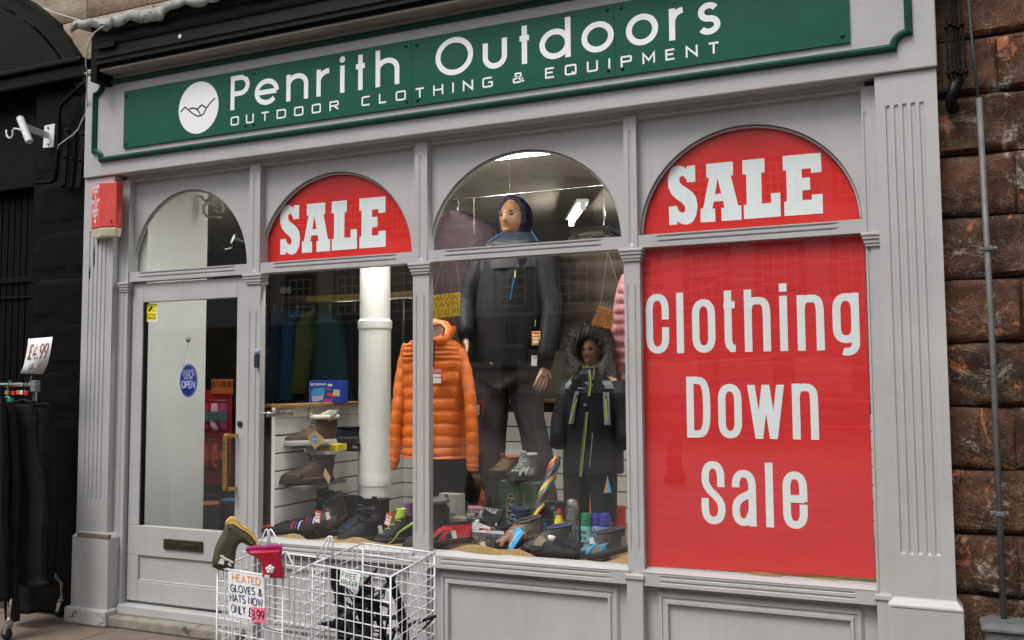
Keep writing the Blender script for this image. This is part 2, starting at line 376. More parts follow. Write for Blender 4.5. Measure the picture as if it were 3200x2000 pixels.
def put(mb, ch, fr, xl, xr, y, height, stroke, n=2., X=.68, lift=.001):
    """one letter fitted between xl and xr, stroke edges on the baseline and cap line"""
    a, st = glyph(ch, n, X); hh = height-stroke
    if ch in 'wvWVA':                                   # diagonals cut level at base and top
        sx = (xr-xl-stroke*1.15)/a; k = 0
        for s in st:
            for p, q in zip(s[:-1], s[1:]):
                x0, y0, x1, y1 = xl+stroke*.575+p[0]*sx, y+p[1]*height, xl+stroke*.575+q[0]*sx, y+q[1]*height
                if abs(y1-y0) < 1e-6: ribbon(mb, [(x0, y0), (x1, y1)], stroke, fr, lift+k*.0007)
                else:
                    hw = stroke/2*math.hypot(x1-x0, y1-y0)/abs(y1-y0)
                    mb.add([fr(x0-hw, y0, lift+k*.0007), fr(x0+hw, y0, lift+k*.0007), fr(x1+hw, y1, lift+k*.0007), fr(x1-hw, y1, lift+k*.0007)], [(0, 1, 2, 3)])
                k += 1
        return mb
    if ch == 'i' and X < .8:
        c = ((xl+xr)/2, y+height*.93); r = stroke*.62
        mb.poly([fr(c[0]+r*math.cos(pi*j/8), c[1]+r*math.sin(pi*j/8), lift) for j in range(16)])
    sx = (xr-xl-stroke)/a if a > .1 else 1.; x0 = xl+stroke/2 if a > .1 else (xl+xr)/2-.03
    for k, s in enumerate(st):
        q = [(x0+p[0]*sx, y+stroke/2+p[1]*hh) for p in s]
        if math.hypot(q[0][0]-q[-1][0], q[0][1]-q[-1][1]) > 1e-4:
            for i, j in ((0, 1), (-1, -2)):
                d = Vector((q[i][0]-q[j][0], q[i][1]-q[j][1]))
                inner = ch in 'nhrabdpuP' and ((i == 0 and len(s) > 2) )
                if abs(d.x) < .3*abs(d.y) and not inner and (ch not in 'CSsec&' or X > .8):
                    d = d.normalized()*stroke/2; q[i] = (q[i][0]+d.x, q[i][1]+d.y)
        ribbon(mb, q, stroke, fr, lift+k*.0007)
    return mb
def write(mb, text, fr, x, y, height, stroke, width=None, gap=.24, n=2., sx=1., lift=.001, slant=0., jitter=0., align='l'):
    """stroke text with its lower left at (x, y) of the frame fr; width fits the run to a length"""
    gl = [glyph(c, n) for c in text]
    tot = sum(a for a, _ in gl)+gap*(len(gl)-1)
    if width: sx = width/(tot*height)
    if align == 'c': x -= tot*height*sx/2
    rr = random.Random(len(text)*31+ord(text[0])); k = 0
    for a, st in gl:
        dy = rr.uniform(-jitter, jitter)*height; sc = 1+rr.uniform(-jitter, jitter)*.8
        for s in st:
            ribbon(mb, [(x+(p[0]*sc+p[1]*slant)*height*sx, y+dy+p[1]*height*sc) for p in s], stroke, fr, lift+k*.00004)
            k += 1
        x += (a+gap)*height*sx
    return mb
def frame(o, ux, uy, un):
    o, ux, uy, un = Vector(o), Vector(ux), Vector(uy), Vector(un)
    return lambda u, v, h=0.: o+ux*u+uy*v+un*h
# ================================================================== materials of the place
def paint_mat(name, col, chip=None, chip_at=.72, rough=.42):
    m, q, p = base_mat(name)
    co = q.coord('Object'); cs = q.coord('Object', (3, 3, 40)) if chip is None else co
    f = q.noise(2.2, 6, .7, co); c = q.mix(q.ramp(f, .32, .72), tuple(x*.90 for x in col), tuple(min(1, x*1.05) for x in col))
    grime = q.ramp(q.noise(14, 8, .75, co, .4), .60, .80); c = q.mix(q.mix(.34, (0, 0, 0), grime), c, tuple(x*.55 for x in (col[0], col[1]*.96, col[2]*.88)))
    streak = q.ramp(q.noise(1, 6, .7, q.coord('Object', (34, 34, 1.1)), .3), .50, .78); c = q.mix(q.mix(.24, (0, 0, 0), streak), c, tuple(x*.6 for x in (col[0], col[1]*.97, col[2]*.9)))
    h = q.noise(22, 5, .6, q.coord('Object', (1, 1, 6)))
    if chip is not None:
        k = q.ramp(q.noise(26, 9, .72, co, .6), chip_at, chip_at+.02); c = q.mix(k, c, chip)
    q.l.new(c, p.inputs['Base Color'])
    q.l.new(q.ramp(f, .3, .7, (rough-.07,)*3, (rough+.1,)*3), p.inputs['Roughness'])
    q.l.new(q.bump(h, .22, .004), p.inputs['Normal'])
    MATS[name] = m; return m
GREY = (.405, .402, .406)
M_grey = paint_mat('grey_paint', GREY, (.10, .08, .07), .77)
M_worn = paint_mat('worn_grey_paint', GREY, (.03, .028, .03), .60)
M_chip = paint_mat('chipped_grey_paint', GREY, (.09, .07, .06), .70)
M_bare = mat('bare_weathered_wood', (.17, .14, .11), .9, .5, 40, .6, 90)
M_green = mat('sign_green', (.014, .088, .054), .34, .10, 5, .03, 300, dirt=((.05, .16, .11), 60, .70))
M_greenm = mat('moulding_green', (.010, .055, .038), .3, .15, 6, .08, 60)
M_white = mat('sign_white', (.78, .78, .80), .4, .03, 5)
M_black = mat('black_gloss_paint', (.0018, .0018, .002), .45, .6, 12, .5, 45, spec=.13, dirt=((.06, .06, .06), 30, .79))
M_blackw = mat('black_wall_paint', (.0016, .0015, .0014), .5, .7, 6, .8, 22, spec=.10, dirt=((.05, .05, .048), 18, .80))
M_iron = mat('black_iron', (.003, .003, .0035), .42, .5, 20, .5, 60)
M_bnave = mat('navy_black_timber', (.009, .010, .014), .38, .5, 6, .6, 30, stretch=(1, 6, 10), dirt=((.16, .17, .19), 40, .77))
M_brass = mat('brass', (.62, .42, .14), .3, .2, 20, .05, 80, metal=1.)
M_dbrass = mat('tarnished_brass', (.06, .048, .026), .45, .3, 20, .1, 80, metal=.6)
M_steel = mat('steel', (.55, .55, .56), .28, .1, 20, .03, 80, metal=1.)
M_galv = mat('galvanised_steel', (.125, .13, .13), .55, .25, 14, .1, 60, metal=.2, spec=.3)
M_wallw = mat('white_wall', (.84, .86, .83), .7, .05, 3, .1, 70)
M_wood = mat('varnished_wood', (.32, .17, .06), .4, .3, 6, .1, 60, stretch=(1, 8, 8))
M_black2 = mat('black_plastic', (.012, .012, .013), .35, .2, 20)
M_dark = mat('dark_interior', (.03, .026, .022), .8, .3, 4)
def glass_mat():
    m = bpy.data.materials.new('window_glass'); m.use_nodes = True; q = NT(m); q.n.remove(q.n['Principled BSDF'])
    tr = q.new('ShaderNodeBsdfTransparent'); tr.inputs[0].default_value = (.95, .965, .955, 1)
    gl = q.new('ShaderNodeBsdfGlossy'); gl.inputs['Roughness'].default_value = .0
    lw = q.new('ShaderNodeLayerWeight'); lw.inputs[0].default_value = .5
    pw = q.new('ShaderNodeMath', operation='POWER'); pw.inputs[1].default_value = 5; q.l.new(lw.outputs['Facing'], pw.inputs[0])
    fr = q.new('ShaderNodeMath', operation='MULTIPLY_ADD'); fr.inputs[1].default_value = .92; fr.inputs[2].default_value = .092; q.l.new(pw.outputs[0], fr.inputs[0])
    mx = q.new('ShaderNodeMixShader'); co = q.coord('Object')
    q.l.new(q.bump(q.noise(1.3, 2, .5, co), .02, .02), gl.inputs['Normal'])
    q.l.new(fr.outputs[0], mx.inputs[0]); q.l.new(tr.outputs[0], mx.inputs[1]); q.l.new(gl.outputs[0], mx.inputs[2])
    # thin veil of dust and street grime on the pane
    df = q.new('ShaderNodeBsdfDiffuse'); df.inputs[0].default_value = (.6, .6, .57, 1); mx2 = q.new('ShaderNodeMixShader')
    d = q.ramp(q.noise(130, 8, .8, co), .66, .86, (.0,)*3, (.07,)*3)
    q.l.new(d, mx2.inputs[0]); q.l.new(mx.outputs[0], mx2.inputs[1]); q.l.new(df.outputs[0], mx2.inputs[2])
    q.l.new(mx2.outputs[0], q.n['Material Output'].inputs[0]); MATS['window_glass'] = m; return m
M_glass = glass_mat()
# ================================================================== ground
def stone_flag_mat():
    m, q, p = base_mat('sandstone_flag'); co = q.coord('Object'); oi = q.new('ShaderNodeObjectInfo').outputs['Random']
    f = q.noise(3.5, 7, .72, co); c = q.mix(q.ramp(f, .3, .7), (.085, .065, .048), (.175, .135, .10))
    c = q.mix(q.ramp(q.noise(11, 8, .7, co, .3), .52, .7), c, (.22, .13, .085)); c = q.mix(q.ramp(oi, 0, 1, (0,)*3, (.35,)*3), c, (.12, .11, .095))
    c = q.mix(q.ramp(q.noise(40, 6, .7, co), .68, .74), c, (.035, .03, .026))
    q.l.new(c, p.inputs['Base Color']); p.inputs['Roughness'].default_value = .78; q.l.new(q.bump(q.noise(30, 7, .7, co), .5, .006), p.inputs['Normal']); return m
M_flag = stone_flag_mat()
M_joint = mat('joint_sand', (.035, .03, .025), .95, .4, 30, .6, 90)
gmb = MB().box((-60, -80, -.3), (60, 30, -.012)); ground = gmb.build('ground', M_joint, kind='structure', label='dark bedding and street ground under the paving')
pave = MB().box((-9, -3.2, -.2), (3, .02, -.008)).build('pavement', M_joint, kind='structure', label='brown sandstone flag pavement along the shopfront')
rf = random.Random(3); yy = -3.2
for row in range(5):
    d = [.62, .70, .55, .72, .60][row]; xx = -9+rf.uniform(0, .6)
    while xx < 2.6:
        lw = rf.uniform(.55, 1.05); h0 = rf.uniform(-.002, .002)
        MB().box((xx+.006, yy+.006, -.06), (xx+lw-.006, yy+d-.006, h0)).build('paving_flag', M_flag, pave, bevel=.006)
        xx += lw
    yy += d
def plaza_mat():
    m, q, p = base_mat('street_setts'); co = q.coord('Object'); b = q.new('ShaderNodeTexBrick')
    b.inputs['Scale'].default_value = 4; b.inputs['Color1'].default_value = (.16, .14, .13, 1); b.inputs['Color2'].default_value = (.11, .10, .095, 1); b.inputs['Mortar'].default_value = (.03, .03, .028, 1)
    b.inputs['Mortar Size'].default_value = .03; q.l.new(co, b.inputs['Vector']); q.l.new(b.outputs[0], p.inputs['Base Color']); p.inputs['Roughness'].default_value = .6; return m
MB().box((-45, -24, -.25), (45, -3.2, -.002)).build('road', plaza_mat(), kind='structure', label='grey sett paved street across from the shop')
# ================================================================== shopfront
YF, YP = -.07, -.052                         # face of fascia board, of pilasters
shop = thing('shopfront', 'light grey painted timber shopfront with four round arched bays', 'shopfront', (-2.5, .05, 0))
xPL, xDL, xM1r, xM2l, xM2r, xM3l, xM3r, xB4, xPRl, xPRr = [4.4*b for a, b in _KX]
xM1l = T(771, 940).x
zRAIL, zSILL, zTB, zFAS = [CAM_H+4.4*b for a, b in _KZ[1:5]]
zTT = t('P', 260, 1085).z                    # top of transom
def scl(v, y): return v*(CAM_D+y)/CAM_D
def sz(z, y): return CAM_H+(z-CAM_H)*(CAM_D+y)/CAM_D
def bar(parent, name, p0, p1, wide, depth, y0, axis, groove=.008, stop=.12, m=None, gpos=(.28, .72), gw=.07):
    """moulded bar with two stopped grooves on its face. axis 'x' or 'z'; p0, p1 ends; wide = (lo, hi) across"""
    lo, hi = wide; W_ = hi-lo
    us = [0.]; 
    for gp in gpos: us += [gp-gw, gp-gw*.35, gp+gw*.35, gp+gw]
    us += [1.]
    rings = []
    for pos, gd in ((p0, 0), (p0+(p1-p0)*stop*.8, 0), (p0+(p1-p0)*stop, groove), (p1-(p1-p0)*stop, groove), (p1-(p1-p0)*stop*.8, 0), (p1, 0)):
        r = []
        for i, u in enumerate(us):
            dd = gd if (i > 0 and i < len(us)-1 and (i-1) % 4 in (1, 2)) else 0
            c = lo+u*W_; r.append((pos, y0+dd, c) if axis == 'x' else (c, y0+dd, pos))
        r += [(pos, y0+depth, hi), (pos, y0+depth, lo)] if axis == 'x' else [(hi, y0+depth, pos), (lo, y0+depth, pos)]
        rings.append([Vector(v) for v in r])
    if axis == 'z': rings = [list(reversed(r)) for r in rings]
    return MB().loft(rings).build(name, m or M_grey, parent)
# --- fascia
fx0 = T(294, 370, YF).x; fx1 = T(2915, 200, YF).x; zf0 = T(1200, T and 410, YF).z
zf0 = sz(zFAS, YF); zf1 = T(349, 262, YF).z
bx('fascia_board', M_grey, (fx0, YF, zf0), (fx1, .10, zf1+.05), shop, .006)
# top rail above the arches
zR1 = zf0-.001; zR0 = t('R', 800, 1195).z
zR0 = (t('R', 1300, 1165).z+t('S', 1000, 955).z)/2
bar(shop, 'top_rail', xDL-.05, xB4+.02, (zR0, zf0+.02), .09, .012, 'x', .004, .02, gpos=(.3,), gw=.1)
# fascia moulding: green, notched corners
ml, mr = T(323, 410, YF).x, T(2817, 60, YF).x; mb_, mt = T(1200, 358, YF).z, T(364, 290, YF).z+.004
nx, nz = .065, .062
def notch(cx, cz, a0, a1, rx, rz): return [(cx+rx*math.cos(math.radians(a)), cz+rz*math.sin(math.radians(a))) for a in [a0+(a1-a0)*i/8 for i in range(9)]]
path = notch(ml, mb_, 90, 0, nx, nz)+notch(mr, mb_, 180, 90, nx, nz)+notch(mr, mt, 270, 180, nx, nz)+notch(ml, mt, 0, -90, nx, nz)
def mould(path, y, wd, prof, name, m, parent):
    """closed moulding run: prof = [(across -1..1, proud)]"""
    n = len(path); mb = MB(); rings = []
    for i, p in enumerate(path):
        a, b = path[i-1], path[(i+1) % n]
        d1 = Vector((p[0]-a[0], p[1]-a[1])).normalized(); d2 = Vector((b[0]-p[0], b[1]-p[1])).normalized()
        n1, n2 = Vector((-d1.y, d1.x)), Vector((-d2.y, d2.x)); mm = (n1+n2).normalized(); c = max(.45, mm.dot(n1)); mm = mm/c
        rings.append([Vector((p[0]+mm.x*u*wd, y-h, p[1]+mm.y*u*wd)) for u, h in prof])
    rings.append(rings[0]); mb.loft(rings, False); return mb.build(name, m, parent)
PROF = [(-1, -.004), (-1, .010), (-.55, .024), (.1, .026), (.6, .014), (1, .010), (1, -.004)]
mould(path, YF, .0165, PROF, 'fascia_moulding', M_greenm, shop)
# --- pilasters with five flutes
def pilaster(x0, x1, z0, z1, zfa, zfb, y, fl, fw, name, m):
    us = [x0]; n = len(fl); pr = []
    prof = [(x0, 0)]
    for c in fl:
        prof += [(c-fw, 0)]+[(c-fw*math.cos(pi*k/6), fw*.9*math.sin(pi*k/6)) for k in range(1, 6)]+[(c+fw, 0)]
    prof += [(x1, 0)]
    rings = []
    for z, g_ in ((z0, 0), (zfa, 0), (zfa+.004, .7), (zfa+.012, 1), (zfb-.012, 1), (zfb-.004, .7), (zfb, 0), (z1, 0)):
        r = [Vector((x, y+d*g_, z)) for x, d in prof]+[Vector((x1, .05, z)), Vector((x0, .05, z))]
        rings.append(r)
    return MB().loft(rings).build(name, m, shop)
pl0, pl1 = xPL*(CAM_D+YP)/CAM_D, T(337, 1250, YP).x
zPLt = zf0-.004; zPl = T(280, 1625, -.1).z    # plinth top
f0, f1 = T(266, 1250, YP).x, T(316, 1250, YP).x
pilaster(pl0, pl1, zPl-.03, zPLt, T(290, 1531, YP).z, T(280, 730, YP).z, YP, [f0+(f1-f0)*i/4 for i in range(5)], .0075, 'pilaster', M_grey)
pr0, pr1 = scl(xPRl, YP), scl(xPRr, YP)
zPr = T(2870, 1855, -.1).z
f0, f1 = T(2813, 1300, YP).x, T(2922, 1300, YP).x
pilaster(pr0, pr1, zPr-.03, zPLt, T(2870, 1720, YP).z, T(2830, 332, YP).z, YP, [f0+(f1-f0)*i/4 for i in range(5)], .010, 'pilaster', M_grey)
# plinths
def plinth(x0, x1, ztop, y, name, m, base=True):
    p = MB(); b = .022
    p.loft([[Vector(v) for v in ((x0, y, .0), (x1, y, .0), (x1, .05, .0), (x0, .05, .0))],
            [Vector(v) for v in ((x0, y, ztop-.028), (x1, y, ztop-.028), (x1, .05, ztop-.028), (x0, .05, ztop-.028))],
            [Vector(v) for v in ((x0+b, y+b*1.2, ztop), (x1-b, y+b*1.2, ztop), (x1-b, .05, ztop), (x0+b, .05, ztop))]])
    return p.build(name, m, shop, bevel=.004)
plx0, plx1 = T(231, 1700, -.09).x, T(340, 1700, -.09).x
plinth(plx0, plx1, zPl, -.09, 'plinth', M_chip)
ch = MB().box((plx0+.04, -.093, zPl-.032), (plx1+.002, -.068, zPl-.003)); ch.build('rotten_plinth_edge', M_bare, shop, bevel=.004)
prx0, prx1 = T(2751, 1900, -.09).x, T(2985, 1900, -.09).x
plinth(prx0, prx1, zPr, -.09, 'plinth', M_chip)
MB().box((prx0+.012, -.0935, zPr-.036), (prx1-.004, -.0915, zPr-.030)).build('plinth_bead', M_grey, shop)
bx('plinth_base', M_worn, (T(215, 1900, -.125).x, -.125, 0.0), (T(340, 1950, -.125).x, .05, T(230, 1905, -.125).z), shop, .012)
bx('plinth_base', M_worn, (prx0-.02, -.125, 0.0), (prx1+.02, .05, .13), shop, .012)
# jamb posts between pilasters and bays
bar(shop, 'jamb', .10, zR0+.01, (pl1+.0, xDL-.004), .08, -.002, 'z', .006, .05, gpos=(.62,), gw=.12)
bar(shop, 'jamb', 0.02, zR0+.01, (xB4+.004, scl(xPRl, 0)+.02), .08, .002, 'z', .006, .05, gpos=(.2,), gw=.1)
# mullions above and below the transom, capitals
def capital(x0, x1, z, d=.0):
    c = thing_part = MB()
    for k, (e, a, b) in enumerate(((.006, -.062, -.048), (.011, -.048, -.030), (.017, -.030, -.014), (.022, -.014, .0))):
        c.box((x0-e, -.002-e, z+a), (x1+e, .055-.0003*k, z+b))
    return c.build('capital', M_grey, shop, bevel=.003)
for a, b in ((xM1l, xM1r), (xM2l, xM2r), (xM3l, xM3r)):
    cx = (a+b)/2; hw = (b-a)/2
    bar(shop, 'mullion', zTB-.06, zR0+.012, (cx-hw*.80, cx+hw*.80), .08, .0, 'z', .006, .12, gpos=(.5,), gw=.16)
    bar(shop, 'mullion', (.10 if a < -3.5 else zSILL-.06), zTB-.055, (a, b), .046, .002, 'z', .006, .10, gpos=(.26, .74), gw=.09)
    capital(a, b, zTB-.004)
capital(pl1+.02, xDL-.005, zTB-.004); capital(xB4+.008, pr0-.004, zTB-.004)
# transoms, spandrels, glazing
BAY = [(xDL, xM1l), (xM1r, xM2l), (xM2r, xM3l), (xM3r, xB4)]
ARCHPX = [((311, 645), (585, 625), (455, 443)), ((617, 620), (977, 595), (795, 392)), ((1017, 587), (1473, 557), (1245, 335)), ((1512, 552), (2043, 524), (1775, 285))]
ARCH = []
for (a, b), (pl_, pr_, pt) in zip(BAY, ARCHPX):
    bar(shop, 'transom', a-.03, b+.012, (zTB, zTT), .075, .006, 'x', .008, .13, gpos=(.42, .80), gw=.10)
    xl, xr, zt = T(pl_[0]*KD, pl_[1]*KD, .045).x, T(pr_[0]*KD, pr_[1]*KD, .045).x, T(pt[0]*KD, pt[1]*KD, .045).z
    xl = max(xl, a-.045); xr = min(xr, b-.002)
    ARCH.append((xl, xr, zTT, zt))
    cx, rx = (xl+xr)/2, (xr-xl)/2
    arc = [(cx+rx*math.cos(pi*k/40), .045, zTT+(zt-zTT)*math.sin(pi*k/40)) for k in range(41)]
    outline = [(b+.01, .045, zTT-.004), (b+.01, .045, zR0+.012), (a-.06, .045, zR0+.012), (a-.06, .045, zTT-.004)]
    MB().poly(arc+[(xl, .045, zTT-.004)]+[outline[3], outline[2], outline[1], outline[0]]+[(xr, .045, zTT-.004)], off=(0, .03, 0)).build('arched_spandrel', M_grey, shop)
    # bead round the arch
    MB().tube([(p[0]*1, .0725, p[2]) if False else (cx+(p[0]-cx)*.988, .066, zTT+(p[2]-zTT)*.985) for p in arc], .007, 6).build('glazing_bead', M_grey, shop, smooth=True)
    MB().quad((a-.055, .078, zTT-.01), (b, .078, zTT-.01), (b, .078, zR0), (a-.055, .078, zR0)).build('fanlight_pane', M_glass, shop)
# window panes below the transom
for i in (1, 2, 3):
    a, b = BAY[i]
    MB().quad((a-.002, .032, zSILL-.012), (b+.002, .032, zSILL-.012), (b+.002, .032, zTB+.004), (a-.002, .032, zTB+.004)).build('window_pane', M_glass, shop)
# sill rails, stall riser
for i in (1, 2, 3):
    a, b = BAY[i]
    bar(shop, 'sill_rail', a-.01, b+.01, (zRAIL, zSILL-.012), .10, -.022, 'x', .006, .10, gpos=(.36, .74), gw=.10)
    MB().hexa([(a-.005, -.024, zSILL-.0118), (b+.005, -.024, zSILL-.0118), (b+.005, .07, zSILL-.0118), (a-.005, .07, zSILL-.0118),
               (a-.005, -.024, zSILL-.010), (b+.005, -.024, zSILL-.010), (b+.005, .062, zSILL+.006), (a-.005, .062, zSILL+.006)]).build('sill', M_grey, shop)
    bx('stall_riser', M_grey, (a-.02, .032, .0), (b+.02, .08, zRAIL+.02), shop, 0)
    z1 = (T(1700, 1857, .03).z if i == 2 else T(2300, 1903, .03).z); in_ = .085
    P2 = [(a+in_, .10), (b-in_, .10), (b-in_, z1), (a+in_, z1)]
    mould(P2, .032, .03, [(-1, -.002), (-1, .006), (-.6, .018), (-.2, .018), (-.1, .010), (.2, .012), (.4, .022), (.8, .022), (1, .004), (1, -.002)], 'panel_moulding', M_grey, shop)
for k, (a, b) in enumerate(((xM2l, xM2r), (xM3l, xM3r), (xB4+.004, xPRl-.005))):
    bx('riser_post', M_grey, (a, -.028, .0), (b, .06, zRAIL+.025), shop, .004)
    bx('post_cap', M_grey, (a-.008, -.036, zRAIL+.0255), (b+.008, .05, zRAIL+.05), shop, .005)
# --- door
door_y = .03
dx0, dx1 = xDL+.006, xM1l-.004; dz0 = T(300*KD, 1428*KD, door_y).z
def td(px, py): v = T(px, py, door_y); return v.x, v.z
gx0, gz1 = td(443, 945); gx1 = td(731, 1300)[0]; gz0 = td(440, 1614)[1]
dr = []
door = MB().box((dx0, door_y, gz0), (gx0, door_y+.045, zTB-.012)).build('door', M_grey, shop, bevel=.004)
def dpart(n, a, b, y=door_y, bev=.004, m=M_grey, d=.045): return MB().box((a[0], y, a[1]), (b[0], y+d, b[1])).build(n, m, door, bevel=bev)
dpart('door_stile', (gx1, gz0), (dx1, zTB-.012))
dpart('top_rail', (gx0, gz1), (gx1, zTB-.012))
zpt, zpb = td(430, 1716)[1], td(430, 1818)[1]
dpart('lock_rail', (dx0, zpt), (dx1, gz0-.0005))
px0 = td(432, 1750)[0]
dpart('door_stile', (dx0, dz0), (px0, zpt-.0005)); dpart('door_stile', (dx1-.09, dz0), (dx1, zpt-.0005))
dpart('bottom_rail', (px0, dz0), (dx1-.09, zpb), m=M_chip)
dpart('door_panel', (px0-.005, zpb-.002), (dx1-.085, zpt+.002), y=door_y+.014, d=.02, bev=0)
dpart('door_panel_bead', (px0+.0, zpb), (dx1-.09, zpb+.012), y=door_y+.004, d=.012)
dpart('glazing_bead', (gx0, gz0), (gx0+.012, gz1), y=door_y+.008, d=.03, bev=.002, m=M_black2)
MB().quad((gx0-.004, door_y+.024, gz0-.004), (gx1+.004, door_y+.024, gz0-.004), (gx1+.004, door_y+.024, gz1+.004), (gx0-.004, door_y+.024, gz1+.004)).build('door_pane', M_glass, door)
# letter plate
lx0, lz1 = td(511, 1657); lx1, lz0 = td(633, 1712)
lp = MB().box((lx0, door_y-.012, lz0), (lx1, door_y-.001, lz1)).build('letter_plate', M_dbrass, door, bevel=.004)
MB().box((lx0+.035, door_y-.017, lz0+.022), (lx1-.04, door_y-.0125, lz1-.02)).build('letter_flap', M_dbrass, lp, bevel=.003)
# pull handle and lock
hdx, hz1 = td(722, 1352); hz0 = td(720, 1520)[1]
hd = MB().box((hdx-.013, door_y-.075, hz0), (hdx+.013, door_y-.062, hz1)).build('door_handle', M_brass, door, bevel=.003)
for z in (hz0+.006, hz1-.006): MB().box((hdx-.011, door_y-.0615, z-.011), (hdx+.040, door_y-.054, z+.011)).box((hdx+.026, door_y-.0535, z-.0105), (hdx+.0395, door_y-.0008, z+.0105)).build('handle_arm', M_brass, hd, bevel=.002)
v = td(752, 1321); MB().lathe([(.019, 0), (.019, .006), (.014, .010), (0, .0101)], (v[0]-.015, door_y-.0005, v[1]), (0, -1, 0), 18).build('lock_cylinder', M_dbrass, door, smooth=True, auto=40)
# threshold and step
M_conc = mat('mossy_concrete', (.20, .185, .15), .9, .35, 7, .8, 50, dirt=((.06, .055, .04), 9, .56))
bx('threshold', M_chip, (plx1+.02, -.03, dz0-.075), (xM1r, .10, dz0-.018), shop, .006)
bx('door_step', M_conc, (plx1+.006, -.10, 0.001), (xM1r-.05, .09, dz0-.0755), shop, .012)
bx('riser_post', M_grey, (xM1l+.002, -.025, 0), (xM1r-.002, .06, zRAIL), shop, .004)
# --- cornice with lead flashing
cy = -.21; cz = T(906*KD, 22*KD, cy).z
zc = [W(299, 250, cy).z, W(1200, 29, cy).z]
cz = sum(zc)/2+.055
cx0, cx1 = W(299, 250, cy).x, fx1+.05
prof = [(.02, -.02), (cy+.03, -.02), (cy+.03, 0), (cy, 0), (cy, .025), (cy-.012, .032), (cy-.012, .10), (cy-.025, .108), (cy-.03, .122), (cy-.022, .13), (cy-.022, .185), (cy-.04, .20), (cy-.055, .25), (.02, .25)]
MB().loft([[Vector((x, a, cz+b)) for a, b in prof] for x in (cx0, cx1)]).build('cornice', M_bnave, shop)
M_soff = mat('stained_soffit', (.30, .26, .23), .7, .3, 3, .1, 30, stretch=(1, 6, 1))
bx('soffit_board', M_soff, (fx0+.11, cy+.031, cz-.034), (fx1, YF+.002, cz-.0205), shop, 0)
M_lead = mat('weathered_lead', (.26, .27, .25), .6, .45, 16, .6, 30, dirt=((.06, .07, .05), 14, .57))
lead = MB(); rr = []
nl = 90
for i in range(nl+1):
    x = cx0-.13+(cx1-cx0+.13)*i/nl; wv = .014*math.sin(i*.9)+.012*math.sin(i*.37+1)+.008*math.sin(i*2.3)
    lo = cz+.19+wv+.05*max(0, (i-14)/nl)
    rr.append([Vector((x, .03, cz+.31)), Vector((x, -.10, cz+.29)), Vector((x, cy-.05, cz+.27+wv*.4)), Vector((x, cy-.085-wv*.7, cz+.25+wv*.5)), Vector((x, cy-.078-wv, lo)), Vector((x, cy-.070-wv, lo)), Vector((x, cy-.06, cz+.24)), Vector((x, .03, cz+.28))])
lead.loft(rr).build('lead_flashing', M_lead, shop, smooth=True)
# hinge strap and post at the cornice end
st = MB().box((cx0+.01, cy-.035, cz+.08), (cx0+.19, cy-.0235, cz+.12)); st.build('iron_strap', M_iron, shop, bevel=.003)
bx('cornice_end_post', M_black, (cx0-.06, cy+.01, cz-.10), (cx0-.004, .0, cz+.2), shop, .005)
MB().lathe([(.014, 0), (.012, .005), (0, .006)], (T(594, 145, cy-.022).x, cy-.0125, cz+.065), (0, -1, 0), 9).build('paint_chip', M_white, shop)
# ================================================================== shop sign on the fascia
ys = YF-.012
sgx0, sgz1 = T(408, 400, ys).x, CAM_H+.4377*(CAM_D+ys); sgx1, sgz0 = T(2640, 80, ys).x, CAM_H+.351*(CAM_D+ys)
sign = thing('shop_sign', 'long green fascia sign reading Penrith Outdoors with white mountain disc', 'sign', ((sgx0+sgx1)/2, ys, sgz0))
cuts = [sgx0, T(815, 300, ys).x if False else T(1306, 200, ys).x, T(1921, 120, ys).x, sgx1]
for a, b in zip(cuts[:-1], cuts[1:]): bx('sign_panel', M_green, (a+.0006, ys, sgz0), (b-.0006, YF-.0005, sgz1), sign, .001)
fs = lambda u, v, h=0.: Vector((u, ys-h, v))
SX = lambda k, x, y: t(k, x, y, ys).x
def line(spec, z0, hgt, stroke, n, X, name):
    for c, k, a, b, y, k2 in spec: put(MB(), c, fs, SX(k, a, y), SX(k2 or k, b, y), z0, hgt, stroke, n, X).build(name, M_white, sign)
zb = t('Q', 1043, 1040, ys).z; zb2 = t('S', 300, 360, ys).z; zcp = t('Q', 1060, 712, ys).z
zb = (zb+zb2)/2; zcp = (t('Q', 1060, 712, ys).z+t('R', 1750, 130, ys).z-.01)/2
spec = [('P', 'Q', 1043, 1227, 900, 0), ('e', 'Q', 1280, 1503, 860, 0), ('n', 'Q', 1573, 1772, 820, 0), ('r', 'Q', 1850, 1987, 760, 0), ('i', 'Q', 2062, 2117, 720, 0), ('t', 'Q', 2198, 2323, 650, 0),
        ('O', 'R', 545, 889, 480, 0), ('u', 'R', 977, 1200, 460, 0), ('t', 'R', 1292, 1427, 380, 0), ('d', 'R', 1497, 1782, 380, 0), ('o', 'R', 1880, 2175, 320, 0)]
line(spec, zb, zcp-zb, .030, 2., .72, 'letter')
put(MB(), 'h', fs, SX('Q', 2403, 610), SX('R', 207, 610), zb, zcp-zb, .030, 2., .72).build('letter', M_white, sign); put(MB(), 'o', fs, SX('R', 2280, 260), SX('S', 163, 260), zb, zcp-zb, .030, 2., .72).build('letter', M_white, sign)
put(MB(), 'r', fs, SX('S', 265, 220), SX('S', 427, 220), zb, zcp-zb, .030, 2., .72).build('letter', M_white, sign); put(MB(), 's', fs, SX('S', 533, 190), SX('S', 750, 190), zb, zcp-zb, .030, 2., .72).build('letter', M_white, sign)
z2 = (t('Q', 1070, 1180, ys).z+t('S', 695, 488, ys).z)/2; z3 = (t('Q', 1070, 1095, ys).z+t('S', 695, 385, ys).z)/2
sub = [('O', 1030, 1110), ('U', 1180, 1257), ('T', 1327, 1405), ('D', 1473, 1558), ('O', 1632, 1718), ('O', 1795, 1880), ('R', 1960, 2048), ('C', 2260, 2342)]
